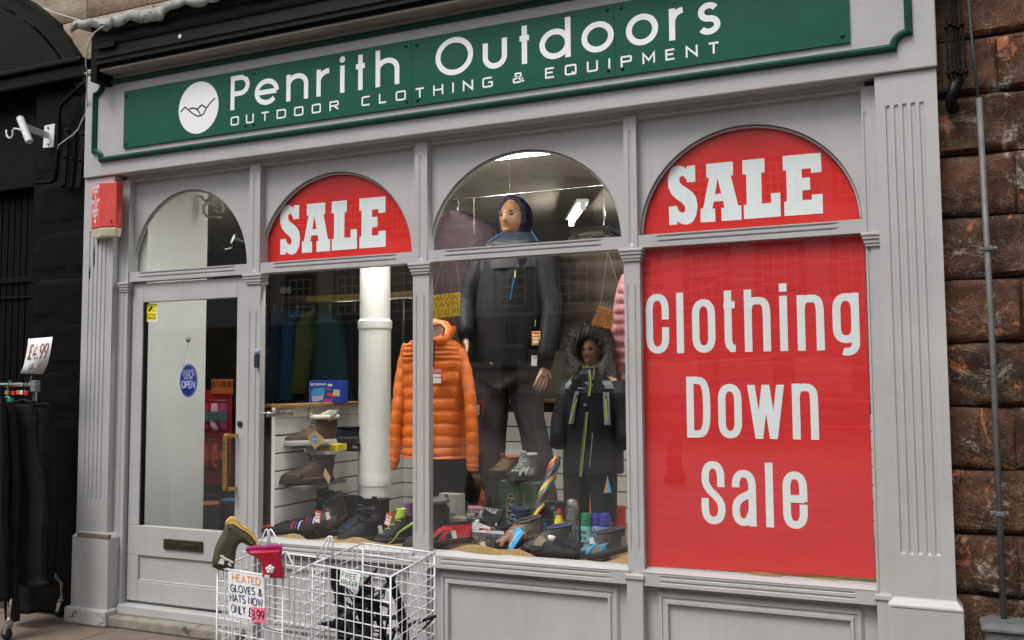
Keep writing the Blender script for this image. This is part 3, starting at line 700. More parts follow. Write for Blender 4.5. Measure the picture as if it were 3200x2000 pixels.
line([(c, 'Q', a, b, 1140-.19*(a-1030), 0) for c, a, b in sub], z2, z3-z2, .0095, 7., .7, 'small_letter')
sub = [('L', 5, 80), ('O', 163, 260), ('T', 347, 435), ('H', 515, 608), ('I', 690, 706), ('N', 788, 883), ('G', 968, 1065), ('&', 1248, 1360), ('E', 1547, 1637), ('Q', 1728, 1837), ('U', 1930, 2032), ('I', 2125, 2145), ('P', 2238, 2337)]
line([(c, 'R', a, b, 870-.15*a, 0) for c, a, b in sub], z2, z3-z2, .0095, 7., .7, 'small_letter')
line([(c, 'S', a, b, 510-.1*a, 0) for c, a, b in (('M', 15, 137), ('E', 235, 332), ('N', 430, 545), ('T', 640, 752))], z2, z3-z2, .0095, 7., .7, 'small_letter')
# logo disc
lc = t('Q', 728, 1027, ys); lr = (t('Q', 920, 985, ys).x-t('Q', 538, 1072, ys).x)/2; lrz = (t('Q', 775, 783, ys).z-t('Q', 682, 1270, ys).z)/2
dk = MB().poly([(lc.x+lr*math.cos(2*pi*k/48), ys-.0008, lc.z+lrz*math.sin(2*pi*k/48)) for k in range(48)]).build('logo_disc', M_white, sign)
mb = MB()
for j, s in enumerate(([(557, 1077), (603, 1030), (640, 1060), (690, 1098), (722, 1106), (755, 1095), (778, 1075), (805, 1025), (845, 975), (895, 928)], [(640, 1045), (675, 1033), (710, 1040), (735, 1070), (742, 1095)], [(718, 1040), (762, 1000), (805, 1025)])):
    q = [t('Q', x, y, ys) for x, y in s]; ribbon(mb, [(p.x, p.z) for p in q], .0085, fs, .0016+j*.0003)
mb.build('mountain_line', M_greenm, dk)
for k, x, y in (('Q', 70, 968), ('Q', 37, 1395), ('Q', 1195, 700), ('Q', 1280, 686), ('Q', 1168, 1170), ('Q', 1254, 1152), ('R', 276, 390), ('R', 379, 377), ('R', 265, 902), ('R', 370, 886), ('R', 2110, 75), ('R', 2233, 57), ('R', 2128, 622), ('R', 2255, 614), ('S', 1878, 387)):
    p = t(k, x, y, ys); p.x = min(max(p.x, sgx0+.012), sgx1-.012); p.z = min(max(p.z, sgz0+.012), sgz1-.012)
    MB().lathe([(.0095, 0), (.0085, .004), (.005, .007), (0, .0075)], p+Vector((0, -.0003, 0)), (0, -1, 0), 10).build('screw_head', M_greenm, sign, smooth=True)
# ================================================================== red sale posters behind the glass
M_red = mat('poster_red', (.70, .020, .014), .35, .12, 2, .5, 2)
def crease_red():
    m, q, p = base_mat('creased_red_paper'); co = q.coord('Object'); f = q.noise(1.1, 4, .6, co)
    q.l.new(q.mix(q.ramp(f, .3, .7), (.60, .022, .024), (.74, .038, .040)), p.inputs['Base Color']); p.inputs['Roughness'].default_value = .42
    h = q.mix(.45, q.noise(1.7, 3, .5, co, .5), q.ramp(q.noise(2.6, 2, .4, q.coord('Object', (.5, 1, 2.4)), 1.5), .44, .5)); q.l.new(q.bump(h, .10, .03), p.inputs['Normal']); return m
M_red2 = crease_red()
M_pwhite = mat('poster_white', (.80, .845, .86), .45, .02, 4)
YS = .082
SALE = {'S': [[(612, 515), (684, 508), (688, 650), (617, 655), (608, 625), (590, 602), (572, 598), (556, 608), (550, 630), (556, 655), (580, 680), (620, 705), (665, 740), (695, 785), (708, 840), (707, 890), (698, 940), (680, 980), (655, 1008), (620, 1020), (585, 1018), (556, 1003), (537, 988), (536, 1018), (468, 1022), (463, 862), (534, 856), (540, 880), (555, 905), (578, 917), (598, 910), (606, 885), (598, 855), (570, 825), (525, 795), (485, 755), (460, 700), (453, 650), (456, 600), (470, 555), (490, 525), (520, 512), (555, 510), (585, 518), (605, 535), (613, 541)]],
        'A': [[(777, 500), (1001, 484), (1005, 602), (985, 604), (1052, 862), (1078, 861), (1081, 986), (914, 994), (910, 880), (936, 879), (924, 820), (845, 825), (834, 886), (858, 885), (861, 998), (735, 1004), (733, 883), (756, 882), (803, 617), (780, 618)], [(876, 625), (855, 759), (907, 756)]],
        'L': [[(1080, 477), (1262, 463), (1267, 584), (1239, 586), (1249, 849), (1326, 846), (1322, 765), (1399, 760), (1408, 964), (1102, 982), (1098, 858), (1123, 857), (1114, 597), (1083, 598)]],
        'E': [[(1411, 450), (1720, 432), (1730, 595), (1647, 600), (1643, 560), (1569, 565), (1573, 641), (1638, 637), (1644, 742), (1579, 748), (1583, 830), (1659, 827), (1656, 785), (1744, 780), (1751, 947), (1437, 963), (1433, 840), (1456, 838), (1443, 572), (1416, 573)]]}
def arch_poster(i, label, src=None):
    xl, xr, z0, z1 = ARCH[i]; k = (CAM_D+YS)/(CAM_D+.045)
    cx, rx = (xl+xr)/2*k, (xr-xl)/2*k+.03; zb_ = CAM_H+(z0-CAM_H)*k-.03; hh = (z1-z0)*k+.05
    pts = [(cx+rx*math.cos(pi*j/40), YS, zb_+.03+hh*math.sin(pi*j/40)) for j in range(41)]
    p = MB().poly([(cx+rx, YS, zb_)]+pts+[(cx-rx, YS, zb_)], off=(0, .004, 0)).build('sale_poster', M_red, None, label=label, cat='poster')
    MB().poly([(cx+rx, YS+.0048, zb_)]+[(a_, YS+.0048, c_) for a_, b_, c_ in pts]+[(cx-rx, YS+.0048, zb_)]).build('white_back', M_pwhite, p)
    xl4, xr4, z04, z14 = ARCH[3]; k4 = (CAM_D+YS)/(CAM_D+.045)
    for c, loops in SALE.items():
        L = []
        for lp_ in loops:
            o = []
            for x, y in lp_:
                q = t('P', x, y, YS); u = (q.x-xl4*k4)/((xr4-xl4)*k4); v_ = (q.z-(CAM_H+(z04-CAM_H)*k4))/((z14-z04)*k4)
                u, v_ = .5+(u-.5)*.955, .44+(v_-.44)*.955; o.append((xl*k+u*(xr-xl)*k, YS-.0012, CAM_H+(z0-CAM_H)*k+v_*(z1-z0)*k))
            L.append(o)
        MB().poly(L[0], L[1:]).build('letter', M_pwhite, p)
arch_poster(3, 'large half round red SALE poster above the Clothing Down Sale poster')
arch_poster(1, 'half round red SALE poster in the arch next to the door')
YB = .052
bl, brr = W(2003, 1771, YB), W(2716, 1801, YB); zt_ = sz(zTB, YB)+.03
xl_, xr_ = scl(xM3r, YB)-.012, scl(xB4, YB)+.0
poster = MB().poly([(xl_, YB, bl.z+.004), (xr_, YB, brr.z-.006), (xr_, YB, zt_), (xl_, YB, zt_)], off=(0, .003, 0)).build('sale_poster', M_red2, None, label='tall red poster reading Clothing Down Sale in the window', cat='poster')
fb = lambda u, v, h=0.: Vector((u, YB-h, v))
def pline(spec, k, z0, z1, X, name):
    for c, a, b, y in spec: put(MB(), c, fb, t(k, a, y, YB).x, t(k, b, y, YB).x, z0, z1-z0, .0350, 3.2, X).build('letter', M_pwhite, poster)
tz = lambda k, x, y: t(k, x, y, YB).z
pline([('C', 320, 523, 850), ('l', 587, 655, 850), ('o', 727, 928, 850), ('t', 972, 1133, 850), ('h', 1180, 1403, 850), ('i', 1475, 1552, 850), ('n', 1628, 1852, 850), ('g', 1922, 2140, 850)], 'U', (tz('U', 620, 1103)+tz('U', 1370, 1088))/2, (tz('U', 620, 585)+tz('U', 1210, 562))/2, .86, 'lettering')
pline([('D', 668, 875, 240), ('o', 943, 1146, 240), ('w', 1192, 1516, 240), ('n', 1575, 1793, 240)], 'V', tz('V', 1240, 484), tz('U', 760, 1304), .86, 'lettering')
pline([('S', 778, 984, 950), ('a', 1043, 1247, 950), ('l', 1328, 1393, 950), ('e', 1473, 1678, 950)], 'V', tz('V', 1240, 1216), tz('V', 1240, 682), .86, 'lettering')
from mathutils import noise as mnoise
# ================================================================== upper storey wall above the cornice
def upstone_mat():
    m, q, p = base_mat('weathered_upper_stone'); co = q.coord('Object'); oi = q.new('ShaderNodeObjectInfo').outputs['Random']
    c = q.mix(q.ramp(q.noise(4, 7, .7, co), .35, .65), (.22, .15, .10), (.34, .27, .20)); c = q.mix(q.ramp(q.noise(7, 8, .75, co, .5), .5, .62), c, (.26, .11, .05))
    c = q.mix(q.ramp(oi, .3, .9, (0,)*3, (.75,)*3), c, (.36, .31, .24)); c = q.mix(q.ramp(q.noise(16, 8, .75, co, .8), .62, .70), c, (.045, .04, .03))
    q.l.new(c, p.inputs['Base Color']); p.inputs['Roughness'].default_value = .9; q.l.new(q.bump(q.noise(18, 8, .7, co), .9, .02), p.inputs['Normal']); return m
M_up = upstone_mat()
def stone_block(x0, x1, z0, z1, y, proud, seed, name, m, parent, nx_=10, nz_=6, amp=.012, round_=.022, chip=0.):
    mb = MB(); vs = []; fs = []
    for j in range(nz_+1):
        for i in range(nx_+1):
            u, v_ = i/nx_, j/nz_; x = x0+(x1-x0)*u; z = z0+(z1-z0)*v_
            e = min((x-x0), (x1-x), (z-z0)*1.0, (z1-z)*1.0); r = max(0, 1-e/round_) if round_ else 0
            if chip: z += chip*mnoise.noise((x*6+seed, j*.3, 3.1))*(1 if j in (0, nz_) else .3); r = min(1, r+max(0, mnoise.noise((x*8, z*8+seed, 7.))-.35)*2.2*(1 if e < .05 else .3))
            n_ = mnoise.noise((x*5+seed, z*7, seed*.7))*amp+mnoise.noise((x*17, z*19+seed, seed))*amp*.45
            edge = 1 if (0 < i < nx_ and 0 < j < nz_) else 0
            vs.append((x, y-proud*(1-r*r*.8)-n_*edge, z))
    for j in range(nz_):
        for i in range(nx_): a = j*(nx_+1)+i; fs.append((a, a+1, a+nx_+2, a+nx_+1))
    b = len(vs); vs += [(x0, y+.06, z0), (x1, y+.06, z0), (x1, y+.06, z1), (x0, y+.06, z1)]
    c = (0, nx_, nz_*(nx_+1)+nx_, nz_*(nx_+1))
    fs += [tuple(range(nx_, -1, -1))+(b, b+1), tuple(nz_*(nx_+1)+i for i in range(nx_+1))+(b+2, b+3),
           tuple(j*(nx_+1) for j in range(nz_+1))+(b+3, b), tuple(j*(nx_+1)+nx_ for j in range(nz_, -1, -1))+(b+1, b+2)]
    mb.add(vs, fs); return mb.build(name, m, parent, smooth=True, auto=50)
upw = thing('upper_wall', 'weathered buff and brown stone wall above the black cornice', 'wall', (-3.5, .06, cz+.3))
MB().box((-9, .05, cz+.05), (3, .35, 8)).build('wall_core', M_joint, upw)
rs = random.Random(5); z = cz+.10
for r in range(5):
    hgt = [.36, .30, .33, .3, .34][r]; x = -7.5+rs.uniform(0, .5)
    while x < 2.5:
        lw = rs.uniform(.45, .95); stone_block(x+.004, min(x+lw, 2.6)-.004, z+.004, z+hgt-.004, .05, .035, rs.uniform(0, 50), 'stone', M_up, upw, amp=.02, round_=.02); x += lw
    z += hgt
bx('wall_upper_storeys', M_up, (-9, .04, z), (3, .36, 9), upw, 0)
# ================================================================== brown painted stone wall on the right
def brown_stone_mat():
    m, q, p = base_mat('flaking_brown_stone_paint'); co = q.coord('Object'); oi = q.new('ShaderNodeObjectInfo').outputs['Random']
    of = q.new('ShaderNodeVectorMath', operation='ADD'); q.l.new(co, of.inputs[0]); q.l.new(oi, of.inputs[1]); co = of.outputs[0]
    f = q.noise(5, 7, .7, co); c = q.mix(q.ramp(f, .3, .7), (.042, .018, .010), (.125, .050, .024))
    c = q.mix(q.ramp(q.noise(1.9, 7, .75, co, .8), .42, .62), c, (.022, .013, .009))
    def cracks(sc, wdt, dist):
        nz = q.new('ShaderNodeTexNoise'); nz.inputs['Scale'].default_value = sc*.6; nz.inputs['Detail'].default_value = 5; q.l.new(co, nz.inputs['Vector'])
        mx = q.new('ShaderNodeMix', data_type='RGBA', blend_type='LINEAR_LIGHT'); mx.inputs[0].default_value = dist; q.l.new(co, mx.inputs[6]); q.l.new(nz.outputs['Color'], mx.inputs[7])
        vo = q.new('ShaderNodeTexVoronoi', feature='DISTANCE_TO_EDGE'); vo.inputs['Scale'].default_value = sc; q.l.new(mx.outputs[2], vo.inputs['Vector'])
        return q.ramp(vo.outputs['Distance'], 0, wdt, (1,)*3, (0,)*3)
    c1 = cracks(13, .045, .12); c2 = cracks(30, .08, .06)
    patch = q.ramp(q.noise(4.2, 4, .6, co, .6), .42, .60)
    cr = q.mix(1., c1, q.ramp(q.noise(9, 5, .7, co), .38, .58), 'MULTIPLY'); cr2 = q.mix(1., c2, patch, 'MULTIPLY')
    crm = q.mix(1., cr, cr2, 'LIGHTEN')
    c = q.mix(q.mix(1., crm, (.5, .5, .5), 'MULTIPLY'), c, (.30, .21, .13))
    fl = q.ramp(q.noise(3.1, 8, .78, co, 1.2), .585, .60); c = q.mix(fl, c, (.30, .11, .05))
    pale = q.ramp(q.noise(3.6, 9, .8, q.coord('Object', (1, 1, 1.1)), .8), .55, .63)
    c = q.mix(q.mix(1., pale, q.ramp(q.noise(38, 6, .75, co), .40, .58), 'MULTIPLY'), c, (.42, .38, .31))
    dots = q.ramp(q.noise(52, 7, .75, co), .70, .73); c = q.mix(dots, c, (.36, .32, .26))
    q.l.new(c, p.inputs['Base Color']); q.l.new(q.ramp(f, .3, .7, (.58,)*3, (.78,)*3), p.inputs['Roughness']); p.inputs['Specular IOR Level'].default_value = .22
    h = q.mix(.5, q.noise(20, 8, .7, co), q.mix(1., crm, fl, 'LIGHTEN')); q.l.new(q.bump(h, .7, .008), p.inputs['Normal']); MATS['bs'] = m; return m
M_bs = brown_stone_mat()
rw = thing('stone_wall', 'brown painted rusticated stone wall with flaking cracked paint', 'wall', (1.2, .08, 0))
bx('wall_core', mat('dark_mortar', (.012, .009, .007), .9, .4, 20, .5, 50), (xPRr-.12, .07, 0), (2.8, .4, cz+.06), rw, 0)
ys_ = [-250, -60, 116, 295, 482, 676, 872, 1070, 1270, 1466, 1667, 1860, 2055]
zz = sorted([W(2990, y, .03).z for y in ys_]); zz[0] = max(zz[0], -.02)
zz = [.0]+[z for z in zz if .1 < z < cz]+[cz+.03]
rs = random.Random(11)
for i, (a, b) in enumerate(zip(zz[:-1], zz[1:])):
    if b-a < .05: continue
    cut = [xPRr-.1, xPRr+(.46 if i % 2 else .27)+rs.uniform(-.03, .03), 1.15+rs.uniform(-.1, .1), 1.9, 2.7]
    for p, q_ in zip(cut[:-1], cut[1:]): stone_block(p+.0005, q_-.0005, a+.006, b-.006, .07, .024, rs.uniform(0, 90), 'stone', M_bs, rw, 22, 14, .016, .009, .010)
# conduit with clips, cable and box
pxs = [W(x, y, -.03).x for x, y in ((3074, 304), (3106, 758), (3116, 1200), (3116, 1533), (3109, 1930))]; pxm = sum(pxs)/5
con = thing('conduit_pipe', 'grey galvanised conduit pipe fixed to the brown stone wall', 'pipe', (pxm, -.03, .3))
zt1, zb1 = W(3080, 304, -.03).z, W(3109, 1945, -.03).z
MB().tube([(pxm-.012, -.03, zt1), (pxm, -.03, (zt1+zb1)/2), (pxm, -.03, zb1)], .0125, 12).build('pipe', M_galv, con, smooth=True)
MB().tube([(pxm-.014, -.03, zt1-.01), (pxm-.03, -.03, zt1+.25), (pxm-.045, -.028, zt1+.6), (pxm-.05, -.02, zt1+1.2)], .006, 8).build('cable', mat('green_grey_cable', (.05, .09, .085), .5), con, smooth=True)
for y in (775, 1605):
    z = W(3110, y, -.03).z; cl = MB().box((pxm-.036, -.018, z-.009), (pxm+.036, -.012, z+.009)).box((pxm-.0165, -.047, z-.010), (pxm+.0165, -.0175, z+.010)).build('pipe_clip', M_galv, con, bevel=.004)
    for s in (-1, 1): MB().lathe([(.006, 0), (.005, .004), (0, .0045)], (pxm+s*.026, -.018, z), (0, -1, 0), 8).build('clip_screw', M_steel, cl)
jb = thing('junction_box', 'grey metal junction box at the foot of the conduit', 'box', (pxm+.06, -.08, 0))
zj = W(3110, 1945, -.08).z
bx('box_body', M_galv, (pxm-.075, -.135, zj-.32), (pxm+.28, .02, zj-.025), jb, .012)
MB().loft([[Vector(v) for v in r] for r in ([(pxm-.09, -.15, zj-.024), (pxm+.295, -.15, zj-.024), (pxm+.295, .02, zj-.024), (pxm-.09, .02, zj-.024)], [(pxm-.09, -.15, zj-.010), (pxm+.295, -.15, zj-.010), (pxm+.295, .02, zj-.010), (pxm-.09, .02, zj-.010)], [(pxm-.05, -.11, zj+.006), (pxm+.255, -.11, zj+.006), (pxm+.255, .02, zj+.006), (pxm-.05, .02, zj+.006)])]).build('box_lid', M_galv, jb, bevel=.003)
MB().lathe([(.011, 0), (.011, .004), (.006, .007), (0, .0071)], (pxm-.005, -.1352, zj-.075), (0, -1, 0), 12).build('box_lock', M_black2, jb)
MB().box((pxm+.03, -.1385, zj-.2), (pxm+.24, -.1353, zj-.06)).build('label_plate', mat('faded_label', (.42, .46, .44), .5, .2, 30), jb)
# folded black iron lattice bars either side of the fascia
def iron_bars(name, label, k, pts_top, pts_bot, y0, n, bolts):
    a, b = [w(k, *p, y0) for p in pts_top]; c, d = [w(k, *p, y0) for p in pts_bot]
    th = thing(name, label, 'ironwork', (a+b+c+d)/4, group='folded iron lattices'); 
    for i in range(n):
        u = (i+.5)/n; yo = -.018*((i*2) % 3)
        p0, p1 = a.lerp(b, u)+Vector((0, yo, 0)), c.lerp(d, u)+Vector((0, yo, 0)); hw = (b-a).length/n*.40
        MB().hexa([p1+Vector((-hw, 0, 0)), p1+Vector((hw, 0, 0)), p1+Vector((hw, .012, 0)), p1+Vector((-hw, .012, 0)), p0+Vector((-hw, 0, 0)), p0+Vector((hw, 0, 0)), p0+Vector((hw, .012, 0)), p0+Vector((-hw, .012, 0))]).build('iron_bar', M_iron, th, bevel=.002)
        for f in bolts: MB().lathe([(.010, 0), (.009, .006), (.004, .010), (0, .0102)], p1.lerp(p0, f)+Vector((0, -.0005, 0)), (0, -1, 0), 8).build('bolt', M_iron, th, smooth=True)
    return th, c.lerp(d, .5)
iron_bars('folded_iron_lattice', 'folded black iron lattice bars above the red alarm box', 'A', ((600, 1200), (850, 1260)), ((560, 1770), (800, 1800)), -.03, 5, (.03, .5, .95))
th, pb = iron_bars('folded_iron_lattice', 'folded black iron lattice bars on the brown stone wall', 'K', ((1030, -260), (1200, -260)), ((1085, 740), (1290, 740)), -.05, 5, (.04, .48, .76))
MB().tube([pb+Vector((0, .0, .0)), pb+Vector((-.03, .02, -.09)), pb+Vector((-.035, .02, -.13))], [.03, .024, .015], 8).build('iron_foot', M_iron, th, smooth=True)
MB().lathe([(.028, 0), (.026, .012), (.014, .022), (0, .023)], w('K', 1145, 1010, .0)+Vector((0, .02, 0)), (0, -1, 0), 12).build('wall_bolt', M_iron, th, smooth=True)
# ================================================================== black painted building on the left
lb = thing('black_building_front', 'black painted building front with arched doorway beside the shop', 'building', (-6.2, .1, 0))
xd = W(95, 900, .03).x; xw = scl(xPL, 0)+.03; zl0, zl1 = W(230, 245, -.06).z, W(230, 200, -.06).z
bx('pier', M_blackw, (xd, .03, 0), (xw+.1, .5, zl0+.02), lb, .01)
rs = random.Random(2); z = .0
while z < zl0-.1:
    h_ = rs.uniform(.26, .36); h_ = min(h_, zl0-z)
    stone_block(xd+.001, xw+.06, z+.0005, z+h_-.0005, .04, .012, rs.uniform(0, 60), 'stone', M_blackw, lb, 12, 8, .005, .002); z += h_
bx('outer_pier', M_blackw, (-9, .03, 0), (xd-1.25, .5, zl0+.02), lb, .01)
bx('lintel_band', M_black, (-9, -.06, zl0), (xw+.02, .4, zl1), lb, .014)
bx('lintel_bead', M_black, (-9, -.09, zl1+.0005), (xw+.0, .38, zl1+.035), lb, .008)
# round headed arch over the door
def circ(a, b, c):
    ax_, az_, bx_, bz_, cx_, cz2 = a.x, a.z, b.x, b.z, c.x, c.z; d_ = 2*(ax_*(bz_-cz2)+bx_*(cz2-az_)+cx_*(az_-bz_))
    ux_ = ((ax_**2+az_**2)*(bz_-cz2)+(bx_**2+bz_**2)*(cz2-az_)+(cx_**2+cz2**2)*(az_-bz_))/d_; uz_ = ((ax_**2+az_**2)*(cx_-bx_)+(bx_**2+bz_**2)*(ax_-cx_)+(cx_**2+cz2**2)*(bx_-ax_))/d_
    return Vector((ux_, 0, uz_)), math.hypot(ax_-ux_, az_-uz_)
ac, Ra = circ(W(248, 195, -.05), W(174, 78, -.05), W(89, 0, -.05))
for nm, r0, r1, ya, yb in (('arch_ring', Ra-.13, Ra-.03, -.02, .2), ('arch_ring', Ra-.028, Ra, -.05, .2), ('arch_ring', Ra-.20, Ra-.132, .03, .2)):
    rg = []
    for k in range(41):
        a = -.35+(pi+.7)*k/40; c_, s_ = math.cos(a), math.sin(a)
        rg.append([Vector((ac.x+r*c_, y, ac.z+r*s_)) for r, y in ((r0, yb), (r0, ya), (r1, ya), (r1, yb))])
    MB().loft(rg).build(nm, M_black, lb)
MB().poly([(ac.x+(Ra-.15)*math.cos(a), -.012, max(zl1+.036, ac.z+(Ra-.15)*math.sin(a))) for a in [-.3+(pi+.6)*k/40 for k in range(41)]], off=(0, .05, 0)).build('tympanum', M_black, lb)
# boarded door in the recess
zd1 = W(60, 600, .2).z
dl = MB().box((xd-1.25, .27, 0), (xd+.01, .33, zl0)).build('recessed_door', M_black, lb)
x = xd-.005
while x > xd-1.2:
    MB().box((x-.062, .255, .02), (x-.004, .2695, zd1)).build('door_board', M_black, dl, bevel=.004); x -= .066
for y0, y1 in ((1110/3.024+500, 1160/3.024+500), (1290/3.024+500, 1310/3.024+500)):
    MB().box((xd-1.2, .235, W(60, y1, .235).z), (xd-.002, .2545, W(60, y0, .235).z)).build('door_ledge', M_black, dl, bevel=.004)
bx('door_head', M_black, (xd-1.25, .14, zd1+.005), (xd+.005, .34, zl0+.01), lb, .008)
# white bracket with tube and hook
br = thing('pole_bracket', 'white metal wall bracket with short tube and curved hook', 'bracket', w('A', 460, 1280, .0))
M_wm = mat('white_metal', (.62, .66, .66), .35, .12, 20, .05, 60)
a, b, c, d = [w('A', x, y, -.01) for x, y in ((405, 1395), (500, 1385), (515, 1170), (422, 1190))]
MB().poly([a, b, c, d], off=(0, .008, 0)).build('wall_plate', M_wm, br, bevel=.002)
p0, p1 = w('A', 455, 1282, -.02), w('A', 250, 1205, -.22)
MB().obox((p0+p1)/2, (p1-p0)/2, Vector((0, 0, .022)), Vector((.006, .006, 0))).build('arm', M_wm, br, bevel=.002)
MB().tube([w('A', 190, 1115, -.24), w('A', 278, 1340, -.24)], .024, 18).build('tube', M_wm, br, smooth=True, auto=40)
MB().tube([w('A', x, y, -.26) for x, y in ((205, 1235), (165, 1218), (135, 1215), (120, 1235), (122, 1270), (110, 1298), (88, 1305), (68, 1290), (60, 1255), (62, 1228))], .0062, 8).build('hook', M_wm, br, smooth=True)
for y in (1210, 1365): MB().lathe([(.008, 0), (.006, .006), (0, .007)], w('A', 458, y, -.0105), (0, -1, 0), 8).build('plate_bolt', M_galv, br)
# cables
def cable(name, pts, r, m, label): return MB().tube(pts, r, 6).build(name, m, None, smooth=True, label=label, cat='cable')
M_cab = mat('dirty_white_cable', (.5, .48, .42), .5, .3, 30)
cp = [('A', 415, 75, -.06), ('A', 500, 115, -.06), ('A', 630, 155, -.1), ('A', 750, 190, -.2), ('A', 860, 212, -.26), ('A', 1000, 228, -.30), ('A', 950, 265, -.31), ('A', 890, 310, -.31), ('A', 855, 370, -.31), ('A', 830, 440, -.29), ('A', 812, 550, -.27), ('A', 812, 620, -.25), ('A', 828, 690, -.22), ('A', 822, 770, -.18), ('A', 818, 850, -.12), ('A', 825, 960, -.08), ('A', 822, 1050, -.06), ('A', 780, 1130, -.05), ('A', 740, 1220, -.05), ('A', 690, 1275, -.06), ('A', 590, 1345, -.08), ('A', 555, 1375, -.06), ('A', 540, 1420, -.04), ('A', 528, 1520, -.03), ('A', 520, 1680, -.02)]
cable('cable', [w(*p) for p in cp], .0042, M_cab, 'thin dirty white cable looping off the lead flashing down the black wall')
cable('cable', [w('A', x, y, -.04) for x, y in ((815, 770), (740, 840), (620, 950), (570, 1010), (558, 1080), (550, 1300), (540, 1560), (520, 1700), (480, 1720), (330, 1730))], .014, M_black, 'thick black cable running down beside the white bracket')
# ================================================================== buildings across the street (seen mirrored in the glass)
YO = -22.
op = thing('terrace_house', 'grey rendered terrace opposite with brown framed sash windows', 'building', (-13, YO, 0))
M_rend = mat('grey_render', (.58, .57, .60), .85, .1, 1.5, .1, 8); M_brn = mat('brown_stone_surround', (.09, .022, .018), .7, .3, 4)
MB().box((-45, YO-.5, 0), (32, YO-8, 10)).build('wall', M_rend, op)
MB().loft([[Vector(v) for v in r] for r in ([(-45, YO-.3, 9.9), (32, YO-.3, 9.9), (32, YO-8.2, 9.9), (-45, YO-8.2, 9.9)], [(-45, YO-4, 12.4), (32, YO-4, 12.4), (32, YO-4.4, 12.4), (-45, YO-4.4, 12.4)])]).build('roof', mat('slate', (.06, .06, .065), .7, .3, 3), op)
MB().box((-45, YO-.45, 0), (32, YO-.25, RF(*zp('H', 900, 1470), YO).z)).build('shop_fascia', mat('dark_shop_timber', (.02, .016, .016), .5), op)
M_sash = mat('sash_white', (.6, .6, .6), .5); M_pane = mat('far_window_glass', (.02, .022, .025), .08, .1, 1)
def far_window(c0, c1, pw_, nx_, nz_):
    x0, x1, z0, z1 = min(c0.x, c1.x), max(c0.x, c1.x), min(c0.z, c1.z), max(c0.z, c1.z)
    s = MB().box((x0, YO-.48, z0), (x1, YO-.38, z1)).build('window', M_brn, op); e = (x1-x0)*pw_
    MB().box((x0+e, YO-.375, z0+e*.8), (x1-e, YO-.37, z1-e)).build('pane', M_pane, s)
    fr_ = MB(); X0, X1, Z0, Z1 = x0+e, x1-e, z0+e*.8, z1-e
    for i in range(nx_+1): xx = X0+(X1-X0)*i/nx_; fr_.box((xx-.025, YO-.365, Z0), (xx+.025, YO-.34, Z1))
    for j in range(nz_+1): zz_ = Z0+(Z1-Z0)*j/nz_; fr_.box((X0, YO-.339, zz_-.03), (X1, YO-.315, zz_+.03))
    fr_.build('sash', M_sash, s)
u1, u2 = (RF(*zp('H', 715, 640), YO), RF(*zp('H', 1035, 200), YO)), (RF(*zp('H', 1290, 580), YO), RF(*zp('H', 1612, 105), YO))
l1, l2 = (RF(*zp('H', 690, 1440), YO), RF(*zp('H', 1062, 905), YO)), (RF(*zp('H', 1262, 1420), YO), RF(*zp('H', 1650, 890), YO))
for (p, q_), (r, s_) in (((u1, u2)), ((l1, l2))):
    wdt = abs(q_.x-p.x); pit = abs((r.x+s_.x)/2-(p.x+q_.x)/2); z0, z1 = (p.z+r.z)/2, (q_.z+s_.z)/2; cx = (p.x+q_.x)/2
    for k in range(-5, 6): far_window(Vector((cx+k*pit-wdt/2, 0, z0)), Vector((cx+k*pit+wdt/2, 0, z1)), .17, 4 if p is u1[0] else 3, 4)
fa, fb_ = RF(*zp('I', 1000, 260), YO), RF(*zp('I', 690, 235), YO)
ffr = frame((max(fa.x, fb_.x), YO-.245, min(fa.z, fb_.z)), (-1, 0, 0), (0, 0, 1), (0, 1, 0))
write(MB(), 'ACCOUNTANTS', ffr, 0, 0, abs(fb_.z-fa.z)*1.1, .035, width=abs(fa.x-fb_.x)).build('shop_lettering', M_sash, op, kind='stuff')
for k in range(-3, 5):
    c = RF(*zp('V', 540, 290), YO).x+k*2.1
    MB().box((c-.75, YO-.245, 1.15), (c+.75, YO-.22, 2.15)).build('notice_board', mat('pale_notices', (.55, .53, .5), .5, .4, 3), op)
bp = RF(*zp('V', 580, 1290), -9.); 
MB().lathe([(.16, 0), (.16, .12), (.13, .15), (.11, .2), (.105, .75), (.13, .78), (.13, .82), (.11, .84), (.12, .92), (.08, 1.0), (0, 1.02)], (bp.x, -9, 0), (0, 0, 1), 20).build('bollard', M_iron, None, smooth=True, auto=40, label='black cast iron bollard out in the street', cat='bollard')
# ================================================================== shop interior
room = thing('shop_room', 'dim shop interior with pale walls behind the window display', 'room', (-3, 3, 0))
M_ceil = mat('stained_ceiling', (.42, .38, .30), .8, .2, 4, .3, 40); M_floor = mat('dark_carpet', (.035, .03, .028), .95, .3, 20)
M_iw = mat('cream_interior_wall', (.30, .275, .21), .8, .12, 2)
zC = 3.05
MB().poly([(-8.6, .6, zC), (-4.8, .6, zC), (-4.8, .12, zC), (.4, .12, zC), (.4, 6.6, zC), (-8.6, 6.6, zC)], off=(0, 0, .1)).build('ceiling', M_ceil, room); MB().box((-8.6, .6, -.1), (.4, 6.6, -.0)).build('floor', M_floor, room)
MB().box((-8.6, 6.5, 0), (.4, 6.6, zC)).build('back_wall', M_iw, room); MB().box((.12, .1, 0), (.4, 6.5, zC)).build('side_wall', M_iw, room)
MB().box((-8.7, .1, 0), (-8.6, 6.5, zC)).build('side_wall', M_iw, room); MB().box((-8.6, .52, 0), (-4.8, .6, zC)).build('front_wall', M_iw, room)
yw = HX(641, 1200, -4.60).y
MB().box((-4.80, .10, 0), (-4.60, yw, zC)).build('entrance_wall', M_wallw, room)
MB().box((-4.66, .087, zR0), (xPRr, .12, zC+.1)).build('lintel_board', M_iw, room)
